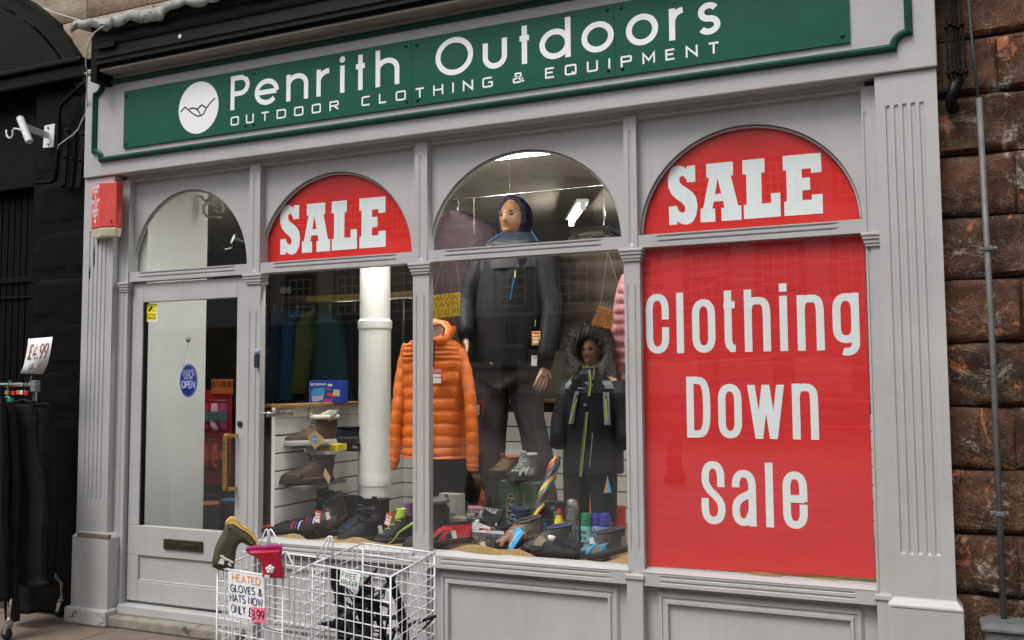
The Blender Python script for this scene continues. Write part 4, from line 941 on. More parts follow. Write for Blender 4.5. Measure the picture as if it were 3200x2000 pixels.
# window bed, slat walls, ledge
XS = -3.56; zBED = zSILL-.022; YB2 = 1.62
bed = thing('window_display_bed', 'raised window display bed with white slat panel walls and wooden ledge', 'display', (-1.9, .9, 0))
M_slat = mat('white_slat_panel', (.76, .775, .76), .35, .04, 3); M_sb = mat('slat_groove', (.05, .045, .04), .6)
MB().box((XS, .09, .02), (-.16, YB2, zBED-.02)).build('bed_board', M_iw, bed)
zL = HX(900, 1262, XS).z
slz = [HX(857, y, XS).z for y in (1365, 1421.6, 1478, 1535, 1589)]; st_ = (slz[0]-slz[-1])/4
MB().box((XS-.035, .10, zBED-.015), (XS-.013, YB2, zL-.02)).build('side_backing', M_sb, bed)
z = slz[0]+st_
MB().box((XS-.012, .10, z+.004), (XS+.006, YB2, zL-.02)).build('white_board', M_wallw, bed)
k = 0
while z > zBED+.02:
    MB().box((XS-.012, HX(856, 1450, XS).y, max(z-st_+.009, zBED-.01)), (XS, YB2-.02, z)).build('slat', M_slat, bed, bevel=.003); z -= st_
MB().box((XS-.012, .095, zBED), (XS+.012, HX(852, 1450, XS).y, zL-.02)).build('edge_board', M_wallw, bed, bevel=.003)
MB().box((XS-.10, .095, zL-.02), (XS+.06, YB2+.02, zL)).build('wooden_ledge', M_wood, bed, bevel=.004)
z = slz[0]+st_
MB().box((XS+.001, YB2-.012, zBED-.01), (-.16, YB2+.02, zL-.021)).build('back_backing', M_sb, bed)
while z > zBED+.02:
    MB().box((XS+.002, YB2-.03, max(z-st_+.009, zBED-.01)), (-.17, YB2-.0125, z)).build('slat', M_slat, bed, bevel=.003); z -= st_
MB().box((XS+.061, YB2-.08, zL-.0195), (-.16, YB2+.06, zL+.0005)).build('wooden_ledge', M_wood, bed, bevel=.004)
MB().box((-.16, .10, .02), (.10, YB2, zR0)).build('side_panel', M_wallw, bed)
# sliding bolt on the board
sb = MB().box((XS+.006, HX(830, 1290, XS).y, HX(870, 1302, XS).z), (XS+.010, HX(912, 1290, XS).y, HX(870, 1282, XS).z)).build('bolt_plate', M_steel, bed)
MB().tube([HX(818, 1291, XS+.016), HX(912, 1292, XS+.016)], .006, 8).build('bolt_rod', M_steel, sb, smooth=True)
# cast iron column
def column_mat():
    m, q, p = base_mat('lumpy_white_gloss'); co = q.coord('Object'); p.inputs['Base Color'].default_value = (.78, .78, .76, 1); p.inputs['Roughness'].default_value = .3
    v_ = q.new('ShaderNodeTexVoronoi'); v_.inputs['Scale'].default_value = 60; q.l.new(co, v_.inputs['Vector'])
    q.l.new(q.bump(q.mix(.5, q.ramp(v_.outputs['Distance'], .0, .35, (1,)*3, (0,)*3), q.noise(34, 6, .7, co)), .55, .006), p.inputs['Normal']); return m
cc = W(1171, 1250, .72); cr_ = .105
zr1, zr2 = W(1171, 1003, .72).z, W(1171, 1483, .72).z; zr3 = W(1171, 1515, .72).z
MB().lathe([(cr_, zBED-.01), (cr_, zr3-.004), (cr_+.004, zr3), (cr_+.004, zr2-.004), (cr_+.002, zr2+.004), (cr_, zr2+.02), (cr_-.001, zr1-.06), (cr_+.006, zr1-.05), (cr_+.008, zr1-.006), (cr_-.006, zr1+.01), (cr_-.006, zC)], (cc.x, .72, 0), (0, 0, 1), 40).build('iron_column', column_mat(), None, smooth=True, auto=30, label='round white painted iron column inside the window', cat='column')
# fluorescent lights
def tube_light(name, label, a, b, st, rw_=.05, tr=.016):
    a, b = Vector(a), Vector(b); d = (b-a).normalized(); o = thing(name, label, 'light', (a+b)/2, group='fluorescent lights')
    s = d.cross(Vector((0, 0, 1))).normalized()
    MB().obox((a+b)/2+Vector((0, 0, .045)), (b-a)/2*1.02, s*rw_, Vector((0, 0, .015))).build('batten', M_wm, o, bevel=.003)
    MB().tube([a, b], tr, 10).build('tube', emis('lit_tube_%g' % st, (1, .975, .92), st), o, smooth=True)
    for p in (a, b): MB().obox(p, d*.02, s*.022, Vector((0, 0, .03))).build('tube_holder', M_wm, o)
p0, p1 = W(1500, 485, .40), W(1775, 462, .40)
zTL = W(1600, 478, .40).z
tube_light('fluorescent_light', 'bright tube light on the ceiling just inside the middle arch', (p0.x-.2, .40, zTL), (p1.x+.15, .40, zTL), 13, .09, .032)
tube_light('fluorescent_light', 'tube light above the white column behind the small SALE arch', (-3.45, .36, zC-.16), (-2.5, .36, zC-.16), 190, .11)
tube_light('fluorescent_light', 'tube light behind the large SALE arch', (-1.5, .40, zC-.16), (-.3, .40, zC-.16), 90, .11)
zq = min(zC-.06, W(1790, 697, 3.3).z)
tube_light('fluorescent_light', 'slanting tube light deep in the shop behind the mannequin', (W(1785, 697, 3.3).x, 3.3, zq), (W(1822, 735, 2.5).x, 2.5, zq-.02), 40)
tube_light('fluorescent_light', 'added unseen tube light brightening the sock stand beyond the entrance wall', (-6.3, 1.05, zC-.08), (-5.2, 1.05, zC-.08), 70)  # added lamp, hidden behind the entrance wall to brighten the sock stand
tube_light('fluorescent_light', 'long tube light above the rails of tops', (-5.2, 3.3, zC-.08), (-3.8, 3.3, zC-.08), 5)
# ================================================================== small things on the front
M_card = mat('white_card', (.74, .74, .74), .6, .04, 6); M_ink = mat('black_ink', (.012, .012, .014), .5); M_inkb = mat('blue_ink', (.015, .03, .12), .5)
M_inkg = mat('green_ink', (.02, .14, .09), .5); M_inko = mat('orange_ink', (.72, .32, .10), .5); M_inkr = mat('red_ink', (.5, .02, .02), .5); M_inkp = mat('brown_ink', (.20, .07, .05), .5)
# alarm box
yA = -.135
xa, xb = w('B', 812, 420, yA).x, w('B', 1066, 420, yA).x; za, zm, zb3 = w('B', 950, 212, yA).z, w('B', 930, 637, yA).z, w('B', 930, 722, yA).z
al = thing('alarm_box', 'faded red burglar alarm box with cream base on the pilaster', 'alarm box', ((xa+xb)/2, yA, zb3))
M_ared = mat('faded_red_plastic', (.62, .065, .055), .38, .14, 5, .03, 60); M_cream = mat('cream_plastic', (.68, .62, .44), .45, .1, 8)
xm = xa*.48+xb*.52
def wedge(z0, z1, nm, m, sh=0., par=al):
    r = lambda z, s: [Vector(v) for v in ((xa+s, YP+.0-.0006, z), (xa+s, yA+.045+s, z), (xm, yA+s, z), (xb-s, yA+.028+s, z), (xb-s, YP-.0006, z))]
    return MB().loft([r(z0, sh), r(z1, 0)]).build(nm, m, par, bevel=.006)
wedge(zm, za, 'red_cover', M_ared); wedge(zb3, zm-.003, 'cream_base', M_cream, .014)
nrm = Vector((yA-(yA+.045), -(xm-xa), 0)).normalized() if False else Vector((-( -.045), -(xm-xa), 0)).normalized()
ux = Vector((xm-xa, -.045, 0)).normalized(); un = Vector((ux.y, -ux.x, 0)); un = un if un.y < 0 else -un
afr = frame((xa, yA+.045, zm), ux, (0, 0, 1), un); aw = (xm-xa)*1.05; ah = za-zm
for i, s in enumerate(('WESTMORL', 'FIRE', '&', 'SECURI', 'LTD', 'KENDA', '7249')):
    n_ = len(s); write(MB(), s, afr, aw*.5, ah*(.90-.105*i-.01), ah*.070, .005, width=min(aw*.92, aw*.15*n_), align='c').build('alarm_lettering', M_white, al, kind='stuff')
MB().poly([afr(aw*(.5+a), ah*(.155+b), .001) for a, b in ((-.08, -.03), (.08, -.03), (.08, .05), (-.08, .05))]).build('alarm_logo', M_white, al)
MB().lathe([(.012, 0), (.012, .004), (.006, .0042), (0, .001)], (xb-.036, yA+.0225, w('B', 1000, 575, yA).z), (-.25, -1, 0), 14).build('tamper_screw', M_black2, al)
# CCTV sticker
ysk = door_y+.0215
a, b, c, d = [t('X', x, y, ysk) for x, y in ((680, 950), (860, 948), (868, 688), (692, 700))]
x0, x1, z0, z1 = a.x, b.x, a.z, c.z
ck = MB().poly([(x0, ysk, z0), (x1, ysk, z0), (x1, ysk, z1), (x0, ysk, z1)]).build('cctv_sticker', M_card, None, label='yellow CCTV in operation sticker in the corner of the door glass', cat='sticker')
kf = frame((x0, ysk, z0), (x1-x0, 0, 0), (0, 0, z1-z0), (0, -1, 0))
MB().poly([kf(*p, .0004) for p in ((.05, .08), (.93, .08), (.95, .96), (.07, .95))]).build('yellow_print', mat('sticker_yellow', (.78, .68, .03), .4, .06, 20), ck)
xs_, zs_ = x1-x0, z1-z0; kf2 = frame((x0, ysk, z0), (1, 0, 0), (0, 0, 1), (0, -1, 0))
write(MB(), 'CCTV', kf2, xs_*.13, zs_*.27, zs_*.17, .0045, width=xs_*.70, lift=.0008).build('print', M_ink, ck, kind='stuff'); write(MB(), 'in operation', kf2, xs_*.14, zs_*.16, zs_*.08, .0022, width=xs_*.72, lift=.0008).build('print', M_ink, ck, kind='stuff')
MB().poly([kf(*p, .0008) for p in ((.27, .62), (.40, .56), (.62, .78), (.60, .90), (.50, .86))]).build('camera_print', M_ink, ck)
ribbon(mbx := MB(), [(xs_*.55, zs_*.66), (xs_*.68, zs_*.60), (xs_*.9, zs_*.59)], .003, kf2, .0008); mbx.build('camera_print', M_ink, ck)
# open sign hung from a sucker
yo_ = door_y+.030
oc = t('C', 1752, 556, yo_); orx = (t('C', 1835, 556, yo_).x-t('C', 1668, 556, yo_).x)/2; orz = (t('C', 1752, 402, yo_).z-t('C', 1752, 710, yo_).z)/2
sg = thing('open_sign', 'oval blue sign reading Please come in we are open on the door glass', 'sign', (oc.x, yo_, oc.z-orz))
M_blue = mat('sign_blue', (.012, .022, .24), .35, .05, 6)
ell = lambda k, h: [(oc.x+orx*k*math.cos(2*pi*j/40), yo_-h, oc.z+orz*k*math.sin(2*pi*j/40)) for j in range(40)]
MB().poly(ell(1, 0), off=(0, .004, 0)).build('oval_board', M_blue, sg)
M_lt = mat('pale_blue_print', (.45, .52, .72), .5)
of = frame((oc.x, yo_, oc.z), (1, 0, 0), (0, 0, 1), (0, -1, 0))
ribbon(mbx := MB(), [(orx*.93*math.cos(2*pi*j/40), orz*.93*math.sin(2*pi*j/40)) for j in range(41)], .0022, of, .0008); mbx.build('border_line', M_lt, sg)
for s, zz_, wd_, hh, sk in (('PLEASE', .50, 1.25, .13, .0035), ('COME IN', .30, 1.36, .13, .0035), ("WE'RE", .10, 1.0, .13, .0035), ('OPEN', -.42, 1.45, .33, .0085)):
    write(MB(), s, of, 0, orz*zz_, orz*hh*1.15, sk, width=orx*wd_, align='c', lift=.0009).build('lettering', M_lt, sg, kind='stuff')
sk_ = t('C', 1756, 176, yo_-.004)
MB().lathe([(.019, 0), (.017, .003), (.009, .008), (.006, .012), (0, .0125)], (sk_.x, yo_-.005, sk_.z), (0, 1, 0), 16).build('sucker', mat('clear_sucker', (.22, .24, .26), .2), sg, smooth=True)
M_str = mat('white_string', (.6, .58, .52), .8)
for x, y in ((1703, 425), (1775, 410)): MB().tube([sk_+Vector((0, .004, -.012)), t('C', x, y, yo_)], .0028, 5).build('string', M_str, sg)
# door bell
db = t('X', 2323, 1470, -.02); 
bl_ = thing('door_bell', 'small slate blue door bell on the post beside the door', 'door bell', (db.x, -.012, db.z-.06))
MB().box((db.x-.016, -.024, db.z-.06), (db.x+.016, -.0005, db.z+.022)).build('bell_body', mat('slate_plastic', (.035, .04, .06), .35), bl_, bevel=.007)
MB().box((db.x-.016, -.025, db.z+.0225), (db.x+.016, -.0005, db.z+.05)).build('bell_button', mat('pale_blue_plastic', (.25, .33, .48), .3), bl_, bevel=.008)
# ================================================================== draped things
def drape(rows, Y, depth, n=36, fold=.0, puff=0., nb=10, seed=0, step=None, pw=2.4, cap=True, yoff=None):
    """soft body: rows (zoom, xleft, xright, y) read at distance Y give width; depth its half thickness"""
    pts = [(w(k, a, y, Y), w(k, b, y, Y)) for k, a, b, y in rows]
    st = step or max(2, int(60/len(rows))); rings = []; N = (len(rows)-1)*st
    for i in range(N+1):
        f = i/st; j = min(int(f), len(rows)-2); u = f-j
        def cr(m, q):                       # Catmull-Rom
            p = [pts[min(max(j+d, 0), len(rows)-1)][m][q] for d in (-1, 0, 1, 2)]
            return .5*((2*p[1])+(-p[0]+p[2])*u+(2*p[0]-5*p[1]+4*p[2]-p[3])*u*u+(-p[0]+3*p[1]-3*p[2]+p[3])*u**3)
        xl, xr, z = cr(0, 0), cr(1, 0), (cr(0, 2)+cr(1, 2))/2
        g_ = i/N; c = (xl+xr)/2; hw = max((xr-xl)/2, .003); dp = min(depth, hw*1.6); k = 1.
        yo = yoff(g_) if yoff else 0
        
        r = []
        for a in range(n):
            an = 2*pi*a/n; cs, sn = math.cos(an), math.sin(an)
            if puff: s = abs(math.sin(pi*nb*(g_+.006*math.sin(an*2+seed)+.010*mnoise.noise((cs*1.5, sn*1.5, g_*4))))); k = 1-puff+puff*s**.42*(1+.35*mnoise.noise((an*3., g_*nb*1.3, seed)))
            fx = 1+fold*(math.sin(an*7+seed+g_*5)+.7*math.sin(an*11+seed*2-g_*9)+mnoise.noise((cs*2+seed, sn*2, g_*6))*1.2)
            r.append(Vector((c+hw*math.copysign(abs(cs)**(2/pw), cs)*(1-(1-k)*.25)*(1+(fx-1)*.3), Y+yo+dp*math.copysign(abs(sn)**(2/pw), sn)*k*fx, z)))
        rings.append(r)
    return MB().loft(rings, cap)
# clothes rail
e0, e1 = G(145*KD, 1458*KD, 0), G(20*KD, 1512*KD, 0); ec = (e0+e1)/2; bd = (e1-e0).normalized(); rd = Vector((bd.y, -bd.x, 0)); rd = rd if rd.x < 0 else -rd
rk = thing('clothes_rail', 'chrome clothes rail on castors hung with black trousers', 'clothes rail', (ec.x, ec.y, 0))
M_chr = mat('chrome', (.62, .62, .60), .16, .08, 20, metal=1.); zr_ = W(110, 1200, ec.y).z
tl_ = Vector((W(108, 1300, ec.y).x, ec.y, 0))
MB().tube([tl_+Vector((0, 0, .3)), tl_+Vector((0, 0, zr_-.03)), tl_+Vector((0, 0, zr_))], .014, 10).build('upright', M_chr, rk, smooth=True)
MB().tube([tl_+Vector((0, 0, zr_-.004))-rd*.02, tl_+rd*1.6+Vector((0, 0, zr_-.004))], .0145, 12).build('hanging_rail', M_chr, rk, smooth=True)
bx('rail_corner', mat('grey_plastic', (.18, .18, .18), .4), (tl_.x-.022, tl_.y-.02, zr_-.05), (tl_.x+.022, tl_.y+.02, zr_+.022), rk, .005)
h1 = .33
base = [e0+Vector((0, 0, .11)), e0+Vector((0, 0, .22))-bd*0.0, e0+bd*.05+Vector((-.01, 0, .27)), tl_+Vector((0, 0, h1+.14))+(e0-ec)*.2, tl_+Vector((0, 0, h1+.16)), tl_+Vector((0, 0, h1+.14))+(e1-ec)*.3, e1-bd*.05+Vector((0, 0, .27)), e1+Vector((0, 0, .22)), e1+Vector((0, 0, .11))]
MB().tube(base, .013, 10).build('base_frame', M_chr, rk, smooth=True)
for e in (e0, e1):
    cs_ = MB().lathe([(.02, .095), (.024, .10), (.024, .115), (.016, .12)], e, (0, 0, 1), 14).build('castor', M_steel, rk, smooth=True, auto=40)
    MB().hexa([e+Vector(v) for v in ((-.035, -.018, .035), (-.012, -.018, .03), (-.012, .018, .03), (-.035, .018, .035), (-.02, -.02, .096), (.018, -.02, .096), (.018, .02, .096), (-.02, .02, .096))]).build('castor_fork', M_steel, cs_, bevel=.003)
    MB().lathe([(.02, -.014), (.034, -.012), (.036, 0), (.034, .012), (.02, .014)], e+Vector((-.018, 0, .036)), (0, 1, 0), 20).build('castor_wheel', M_black2, cs_, smooth=True)
M_trou = mat('black_trouser_cloth', (.0105, .0105, .0115), .75, .4, 14, 1., 26)
Yr = ec.y
T_rows = [('three quarter black trousers nearest the rail end with small white logo', [('C', 105, 330, 800), ('C', 112, 345, 950), ('C', 130, 352, 1100), ('C', 150, 372, 1300), ('D', 160, 410, 0), ('D', 178, 432, 300), ('D', 175, 415, 600), ('D', 165, 415, 900), ('D', 180, 440, 960), ('D', 195, 425, 992)], Yr-.12, .038),
          ('black trousers hanging at the far side of the rail end', [('C', 340, 490, 830), ('C', 345, 505, 960), ('C', 350, 510, 1200), ('C', 370, 518, 1500), ('D', 370, 515, 300), ('D', 330, 500, 700), ('D', 320, 470, 1000)], Yr+.12, .05),
          ('crinkled black trousers hanging lowest with white hem logo', [('C', 30, 110, 770), ('C', 35, 140, 1000), ('C', 38, 170, 1300), ('D', 45, 180, 0), ('D', 50, 170, 400), ('D', 55, 150, 800), ('D', 60, 160, 1100), ('D', 75, 165, 1330)], Yr-.22, .034),
          ('navy black trousers at the edge of the clothes rail', [('C', -160, 40, 770), ('C', -160, 50, 1100), ('C', -150, 60, 1480), ('D', -140, 62, 300), ('D', -130, 60, 700), ('D', -120, 62, 1130)], Yr-.30, .04),
          ('black trousers behind the crinkled pair on the clothes rail', [('C', -20, 120, 790), ('C', -10, 150, 1200), ('D', -5, 260, 200), ('D', 10, 300, 700), ('D', 80, 330, 1240)], Yr-.02, .05)]
for i, (lab, rows, y, dp) in enumerate(T_rows):
    tr = drape(rows, y, dp, 40, .085, seed=i*3.1, step=8).build('trousers', M_trou if i != 3 else mat('navy_trouser_cloth', (.009, .0095, .012), .75, .3, 14, .5, 60), None, smooth=True, label=lab, cat='trousers', group='trousers on the clothes rail')
    k, xa_, xb_, yy_ = rows[0]; p0, p1 = w(k, xa_, yy_, y), w(k, xb_, yy_, y)
    hg = MB(); c = (p0+p1)/2; zt2 = zr_+.02
    hg.tube([p0+Vector((.005, 0, .015)), (p0+p1)/2+Vector((0, 0, .03)), p1+Vector((-.005, 0, .015))], .006, 6)
    hg.tube([c+Vector((0, 0, .03)), Vector((c.x, c.y, zt2-.03)), Vector((c.x+.012, c.y, zt2)), Vector((c.x+.03, c.y, zt2-.008)), Vector((c.x+.033, c.y, zt2-.03))], .0035, 6)
    for p in (p0, p1): hg.obox(p+Vector((.01 if p is p0 else -.01, 0, -.005)), (.010, 0, 0), (0, .012, 0), (0, 0, .028))
    hg.build('clip_hanger', M_black2 if i != 2 else mat('green_hanger', (.02, .30, .16), .35), None, label='%s clip hanger holding the %s' % ('green' if i == 2 else 'black', ('end trousers', 'far side trousers', 'crinkled trousers', 'navy trousers', 'trousers behind the crinkled pair')[i]), cat='hanger', group='hangers on the clothes rail')
for i, (x, c) in enumerate(((70, (.7, .25, .03)), (130, (.55, .02, .02)), (180, (.6, .12, .04)), (245, (.6, .02, .02)), (213, (.6, .6, .6)))):
    p = w('C', x, 685+i % 2*6, Yr-.05); MB().obox(p, (.016, 0, 0), (0, .008, 0), (0, 0, .013)).build('size_marker', mat('marker_%d' % i, c, .4), None, bevel=.003, label='small %s size marker clipped on the clothes rail' % ('orange', 'red', 'orange red', 'bright red', 'white')[i], cat='size marker', group='size markers')
    # price card on a wire
ypc = Yr
pcs = thing('price_card', 'bent white card with handwritten price standing on the clothes rail', 'price card', w('C', 290, 590, ypc))
L_ = [(268, 178), (262, 240), (247, 330), (225, 430), (192, 503)]; R_ = [(497, 160), (488, 230), (472, 320), (448, 420), (405, 508)]
crv = [0, -.02, -.03, -.025, .0]
MB().loft([[w('C', *a, ypc+c), w('C', *b, ypc+c)] for a, b, c in zip(L_, R_, crv)], closed=False, cap=False).build('card', M_card, pcs, smooth=True, solid=.002)
def pf(u, v_, h=0.):
    f = (1-v_)*4; j = min(int(f), 3); s = f-j
    lx, ly, rx, ry = [L_[j][q]+(L_[j+1][q]-L_[j][q])*s for q in (0, 1)]+[R_[j][q]+(R_[j+1][q]-R_[j][q])*s for q in (0, 1)]
    return w('C', lx+(rx-lx)*u, ly+(ry-ly)*u, ypc+crv[j]+(crv[j+1]-crv[j])*s-.002-h)
write(MB(), '£4.99', pf, .10, .40, .38, .045, width=.76, slant=.1, jitter=.05).build('price', M_inkp, pcs, kind='stuff'); write(MB(), 'ONLY!!!', pf, .28, .12, .17, .022, width=.46, jitter=.1).build('price', mat('grey_ink', (.2, .2, .2), .6), pcs, kind='stuff')
MB().tube([w('C', 298, 525, ypc), w('C', 285, 575, ypc), w('C', 280, 592, ypc)], .003, 6).build('wire', M_steel, pcs)
for s in ([(285, 455), (275, 440), (290, 425), (300, 440), (270, 470), (265, 515)], [(345, 475), (330, 498), (295, 510)]): MB().tube([w('C', *p, ypc-.03) for p in s], .0022, 5).build('wire', M_steel, pcs)
# ================================================================== white wire bins
M_wire = mat('white_coated_wire', (.72, .72, .74), .35, .05, 30)
def wire_bin(name, label, cs, ztop, hgt, nu, nv, loops):
    """cs: four rim corners in order"""
    c = sum(cs, Vector())/4; o = thing(name, label, 'wire bin', (c.x, c.y, 0), group='white wire bins')
    lo = [Vector((p.x, p.y, ztop-hgt)) for p in cs]
    for i in range(4):
        a, b = cs[i], cs[(i+1) % 4]; MB().tube([a, b], .0045, 6).build('rim', M_wire, o, smooth=True); MB().tube([lo[i], lo[(i+1) % 4]], .0045, 6).build('rim', M_wire, o, smooth=True)
        MB().tube([a+Vector((0, 0, .003)), lo[i]], .0042, 6).build('corner_post', M_wire, o, smooth=True)
        d = (b-a); off = Vector((0, 0, 1)).cross(d).normalized()*.003
        for k in range(1, nu): p = a+d*k/nu+off; MB().tube([p, p+Vector((0, 0, -hgt))], .0024, 5, cap=False).build('wire', M_wire, o)
        for k in range(1, nv): dz = Vector((0, 0, -hgt*k/nv)); MB().tube([a+dz-off*.6, b+dz-off*.6], .0024, 5, cap=False).build('wire', M_wire, o)
    for p in loops: MB().tube(p, .0040, 7).build('stacking_loop', M_wire, o, smooth=True)
    return o
zr = .70
c2 = [G(980, 1763, zr), G(1132, 1697, zr), G(1360.6, 1728, zr), G(1218, 1802.6, zr)]
ce = sum(c2, Vector())/4; uu = ((c2[1]-c2[0])+(c2[2]-c2[3]))/4; vv = ((c2[3]-c2[0])+(c2[2]-c2[1]))/4
c2 = [ce-uu-vv, ce+uu-vv, ce+uu+vv, ce-uu+vv]
c1 = [G(676.7, 1777.8, zr), G(826, 1716, zr), G(1012, 1748, zr), G(887.7, 1802.6, zr)]
ce1 = sum(c1, Vector())/4; u1_ = ((c1[1]-c1[0])+(c1[2]-c1[3]))/4; v1_ = ((c1[3]-c1[0])+(c1[2]-c1[1]))/4
c1 = [ce1-u1_-v1_, ce1+u1_-v1_, ce1+u1_+v1_, ce1-u1_+v1_]
def vloop(k, pts, y): return [w(k, x, yy_, y) for x, yy_ in pts]
yb1 = c1[1].y
lp1 = [vloop('G', [(635, 625), (670, 540), (695, 475), (707, 465), (717, 475), (718, 625)], yb1), vloop('G', [(735, 625), (733, 480), (742, 466), (755, 475), (800, 550), (835, 620), (855, 660)], yb1),
       vloop('G', [(872, 900), (872, 700), (880, 680), (893, 680), (905, 700), (950, 790), (988, 875)], c1[3].y), vloop('G', [(1180, 730), (1240, 620), (1285, 540), (1300, 530), (1305, 545), (1270, 660), (1228, 785)], c1[2].y), vloop('G', [(1300, 535), (1318, 535), (1328, 560), (1327, 740)], c1[2].y)]
wire_bin('wire_bin', 'white wire bin hung with boots and the heated gloves card', c1, zr, .69, 8, 13, lp1)
wire_bin('wire_bin', 'white wire bin holding black hangers in front of the window', c2, zr, .69, 9, 13, [])
# cards
def card(name, label, k, q, y, m, par=None):
    p = [w(k, a, b, yy_) for (a, b), yy_ in zip(q, y)]
    o = MB().poly(p, off=(0, .002, 0)).build(name, m, None, label=label, cat='card') if par is None else MB().poly(p, off=(0, .002, 0)).build(name, m, par)
    def f(u, v_, h=0.):
        lo = p[0].lerp(p[1], u); hi = p[3].lerp(p[2], u); return lo.lerp(hi, v_)+Vector((0, -h-.0004, 0))
    return o, f
yc = c1[0].y-.012; yd = c1[3].y-.012
pc, pfr = card('price_card', 'white handwritten Heated gloves and hats card on the wire bin', 'G', ((350, 1280), (692, 1350), (680, 910), (340, 858)), (yc, yd, yd, yc), M_card)
for s, u, v_, wd_, hh, m in (('HEATED', .13, .80, .76, .15, M_inko), ('GLOVES &', .07, .56, .87, .15, M_inkb), ('HATS NOW', .05, .34, .90, .16, M_inkb), ('ONLY £', .08, .09, .55, .17, M_inkb)): write(MB(), s, pfr, u, v_, hh, .024, width=wd_, jitter=.06, lift=.001).build('handwriting', m, pc, kind='stuff')
k2, kf_ = card('pink_price_patch', None, 'G', ((560, 1340), (692, 1352), (687, 1212), (557, 1200)), (yc*.35+yd*.65-.004, yd-.004, yd-.004, yc*.35+yd*.65-.004), mat('pink_card', (.75, .16, .26), .6), pc)
write(MB(), '3.99', kf_, .06, .2, .62, .06, width=.88, jitter=.05, lift=.001).build('handwriting', M_ink, k2, kind='stuff')
ye = c2[0].y-.02; yg = (c2[0].y+c2[3].y)/2
pc, pfr = card('price_card', 'small white card with green Free hanger writing on the wire bin', 'G', ((1393, 990), (1568, 1035), (1592, 888), (1405, 843)), [c2[0].y+(c2[3].y-c2[0].y)*f_-.022 for f_ in (.34, .58, .60, .35)], M_card)
write(MB(), 'FREE', pfr, .10, .56, .32, .03, width=.75, jitter=.06, lift=.001).build('handwriting', M_inkg, pc, kind='stuff'); write(MB(), 'HANGER', pfr, .10, .12, .32, .03, width=.82, jitter=.08, lift=.001).build('handwriting', M_inkg, pc, kind='stuff')
# wellington boots upside down on the bin posts
Yb = c1[0].y
wb = thing('wellington_boot', 'olive green wellington boot with yellow sole upside down on the wire bin', 'boot', w('G', 290, 850, Yb))
M_olive = mat('olive_rubber', (.060, .058, .030), .55, .12, 10, .05, 40, spec=.35); M_ysole = mat('yellow_rubber', (.75, .48, .14), .5, .08, 20)
FB = Facing('G', c1[0])
MB().inflate([(190, 800), (205, 690), (230, 600), (275, 520), (305, 450), (322, 402), (350, 396), (390, 400), (425, 422), (462, 446), (512, 476), (556, 512), (594, 562), (612, 600), (600, 622), (570, 630), (530, 620), (495, 600), (468, 592), (442, 610), (425, 650), (415, 700), (405, 780), (393, 850), (330, 846), (255, 825)], FB, .048, .026).build('rubber_upper', M_olive, wb, smooth=True, fixn=True)
so = [(320, 404), (332, 374), (360, 352), (395, 352), (425, 368), (445, 400), (475, 424), (520, 448), (562, 484), (600, 534), (618, 580), (613, 604), (594, 560), (556, 510), (512, 474), (462, 444), (425, 420), (390, 398), (350, 394)]
MB().poly([FB(x, y+6, -.026) for x, y in so], off=FB.n*.052).build('yellow_sole', M_ysole, wb, bevel=.006)
MB().tube([FB(*p, -.03) for p in ((195, 802), (255, 828), (330, 848), (390, 850))], .004, 6).build('top_band', M_olive, wb)
p0 = FB(385, 748, -.0490)
write(MB(), 'dunlop', frame(p0, FB(275, 690, -.0490)-p0, FB(380, 775, -.0490)-p0, -FB.n), 0, 0, .9, .14, width=1., lift=.001).build('boot_lettering', M_card, wb, kind='stuff')
for q in (((245, 768), (270, 722), (305, 730), (300, 780)), ((335, 778), (348, 758), (372, 790), (368, 798))): MB().poly([FB(*p, -.0500) for p in q], off=FB.n*.002).build('price_label', M_card, wb)
Yk = c1[3].y
kb = thing('wellington_boot', 'small red wellington boot with white flower upside down on the wire bin', 'boot', w('G', 768, 915, Yk))
M_rrub = mat('red_rubber', (.44, .006, .028), .42, .06, 8); M_psole = mat('magenta_rubber', (.36, .01, .14), .35)
FK = Facing('G', c1[3])
MB().inflate([(668, 912), (665, 860), (655, 800), (635, 755), (600, 725), (560, 708), (525, 692), (513, 674), (520, 658), (600, 642), (700, 640), (780, 640), (850, 642), (850, 700), (856, 780), (866, 850), (872, 912), (820, 922), (740, 922)], FK, .036, .0125).build('rubber_upper', M_rrub, kb, smooth=True, fixn=True)
MB().poly([FK(x, y, -.026) for x, y in ((510, 655), (530, 640), (600, 630), (700, 628), (760, 621), (846, 619), (852, 640), (760, 640), (700, 640), (600, 643), (525, 660))], off=FK.n*.052).build('magenta_sole', M_psole, kb, bevel=.004)
fl = MB(); fc = FK(740, 828, -.037)
for i in range(5):
    a = 2*pi*i/5+.3; c = fc+(FK.r*math.cos(a)+Vector((0, 0, math.sin(a))))*.0105; fl.lathe([(.0085, 0), (.007, .003), (.003, .005), (0, .0052)], c, -FK.n, 10)
fl.lathe([(.006, 0), (.005, .005), (0, .006)], fc, -FK.n, 10); fl.build('flower', M_card, kb, smooth=True)
MB().poly([FK(*p, -.038) for p in ((685, 905), (688, 880), (738, 882), (730, 908))], off=FK.n*.002).build('price_label', M_card, kb)
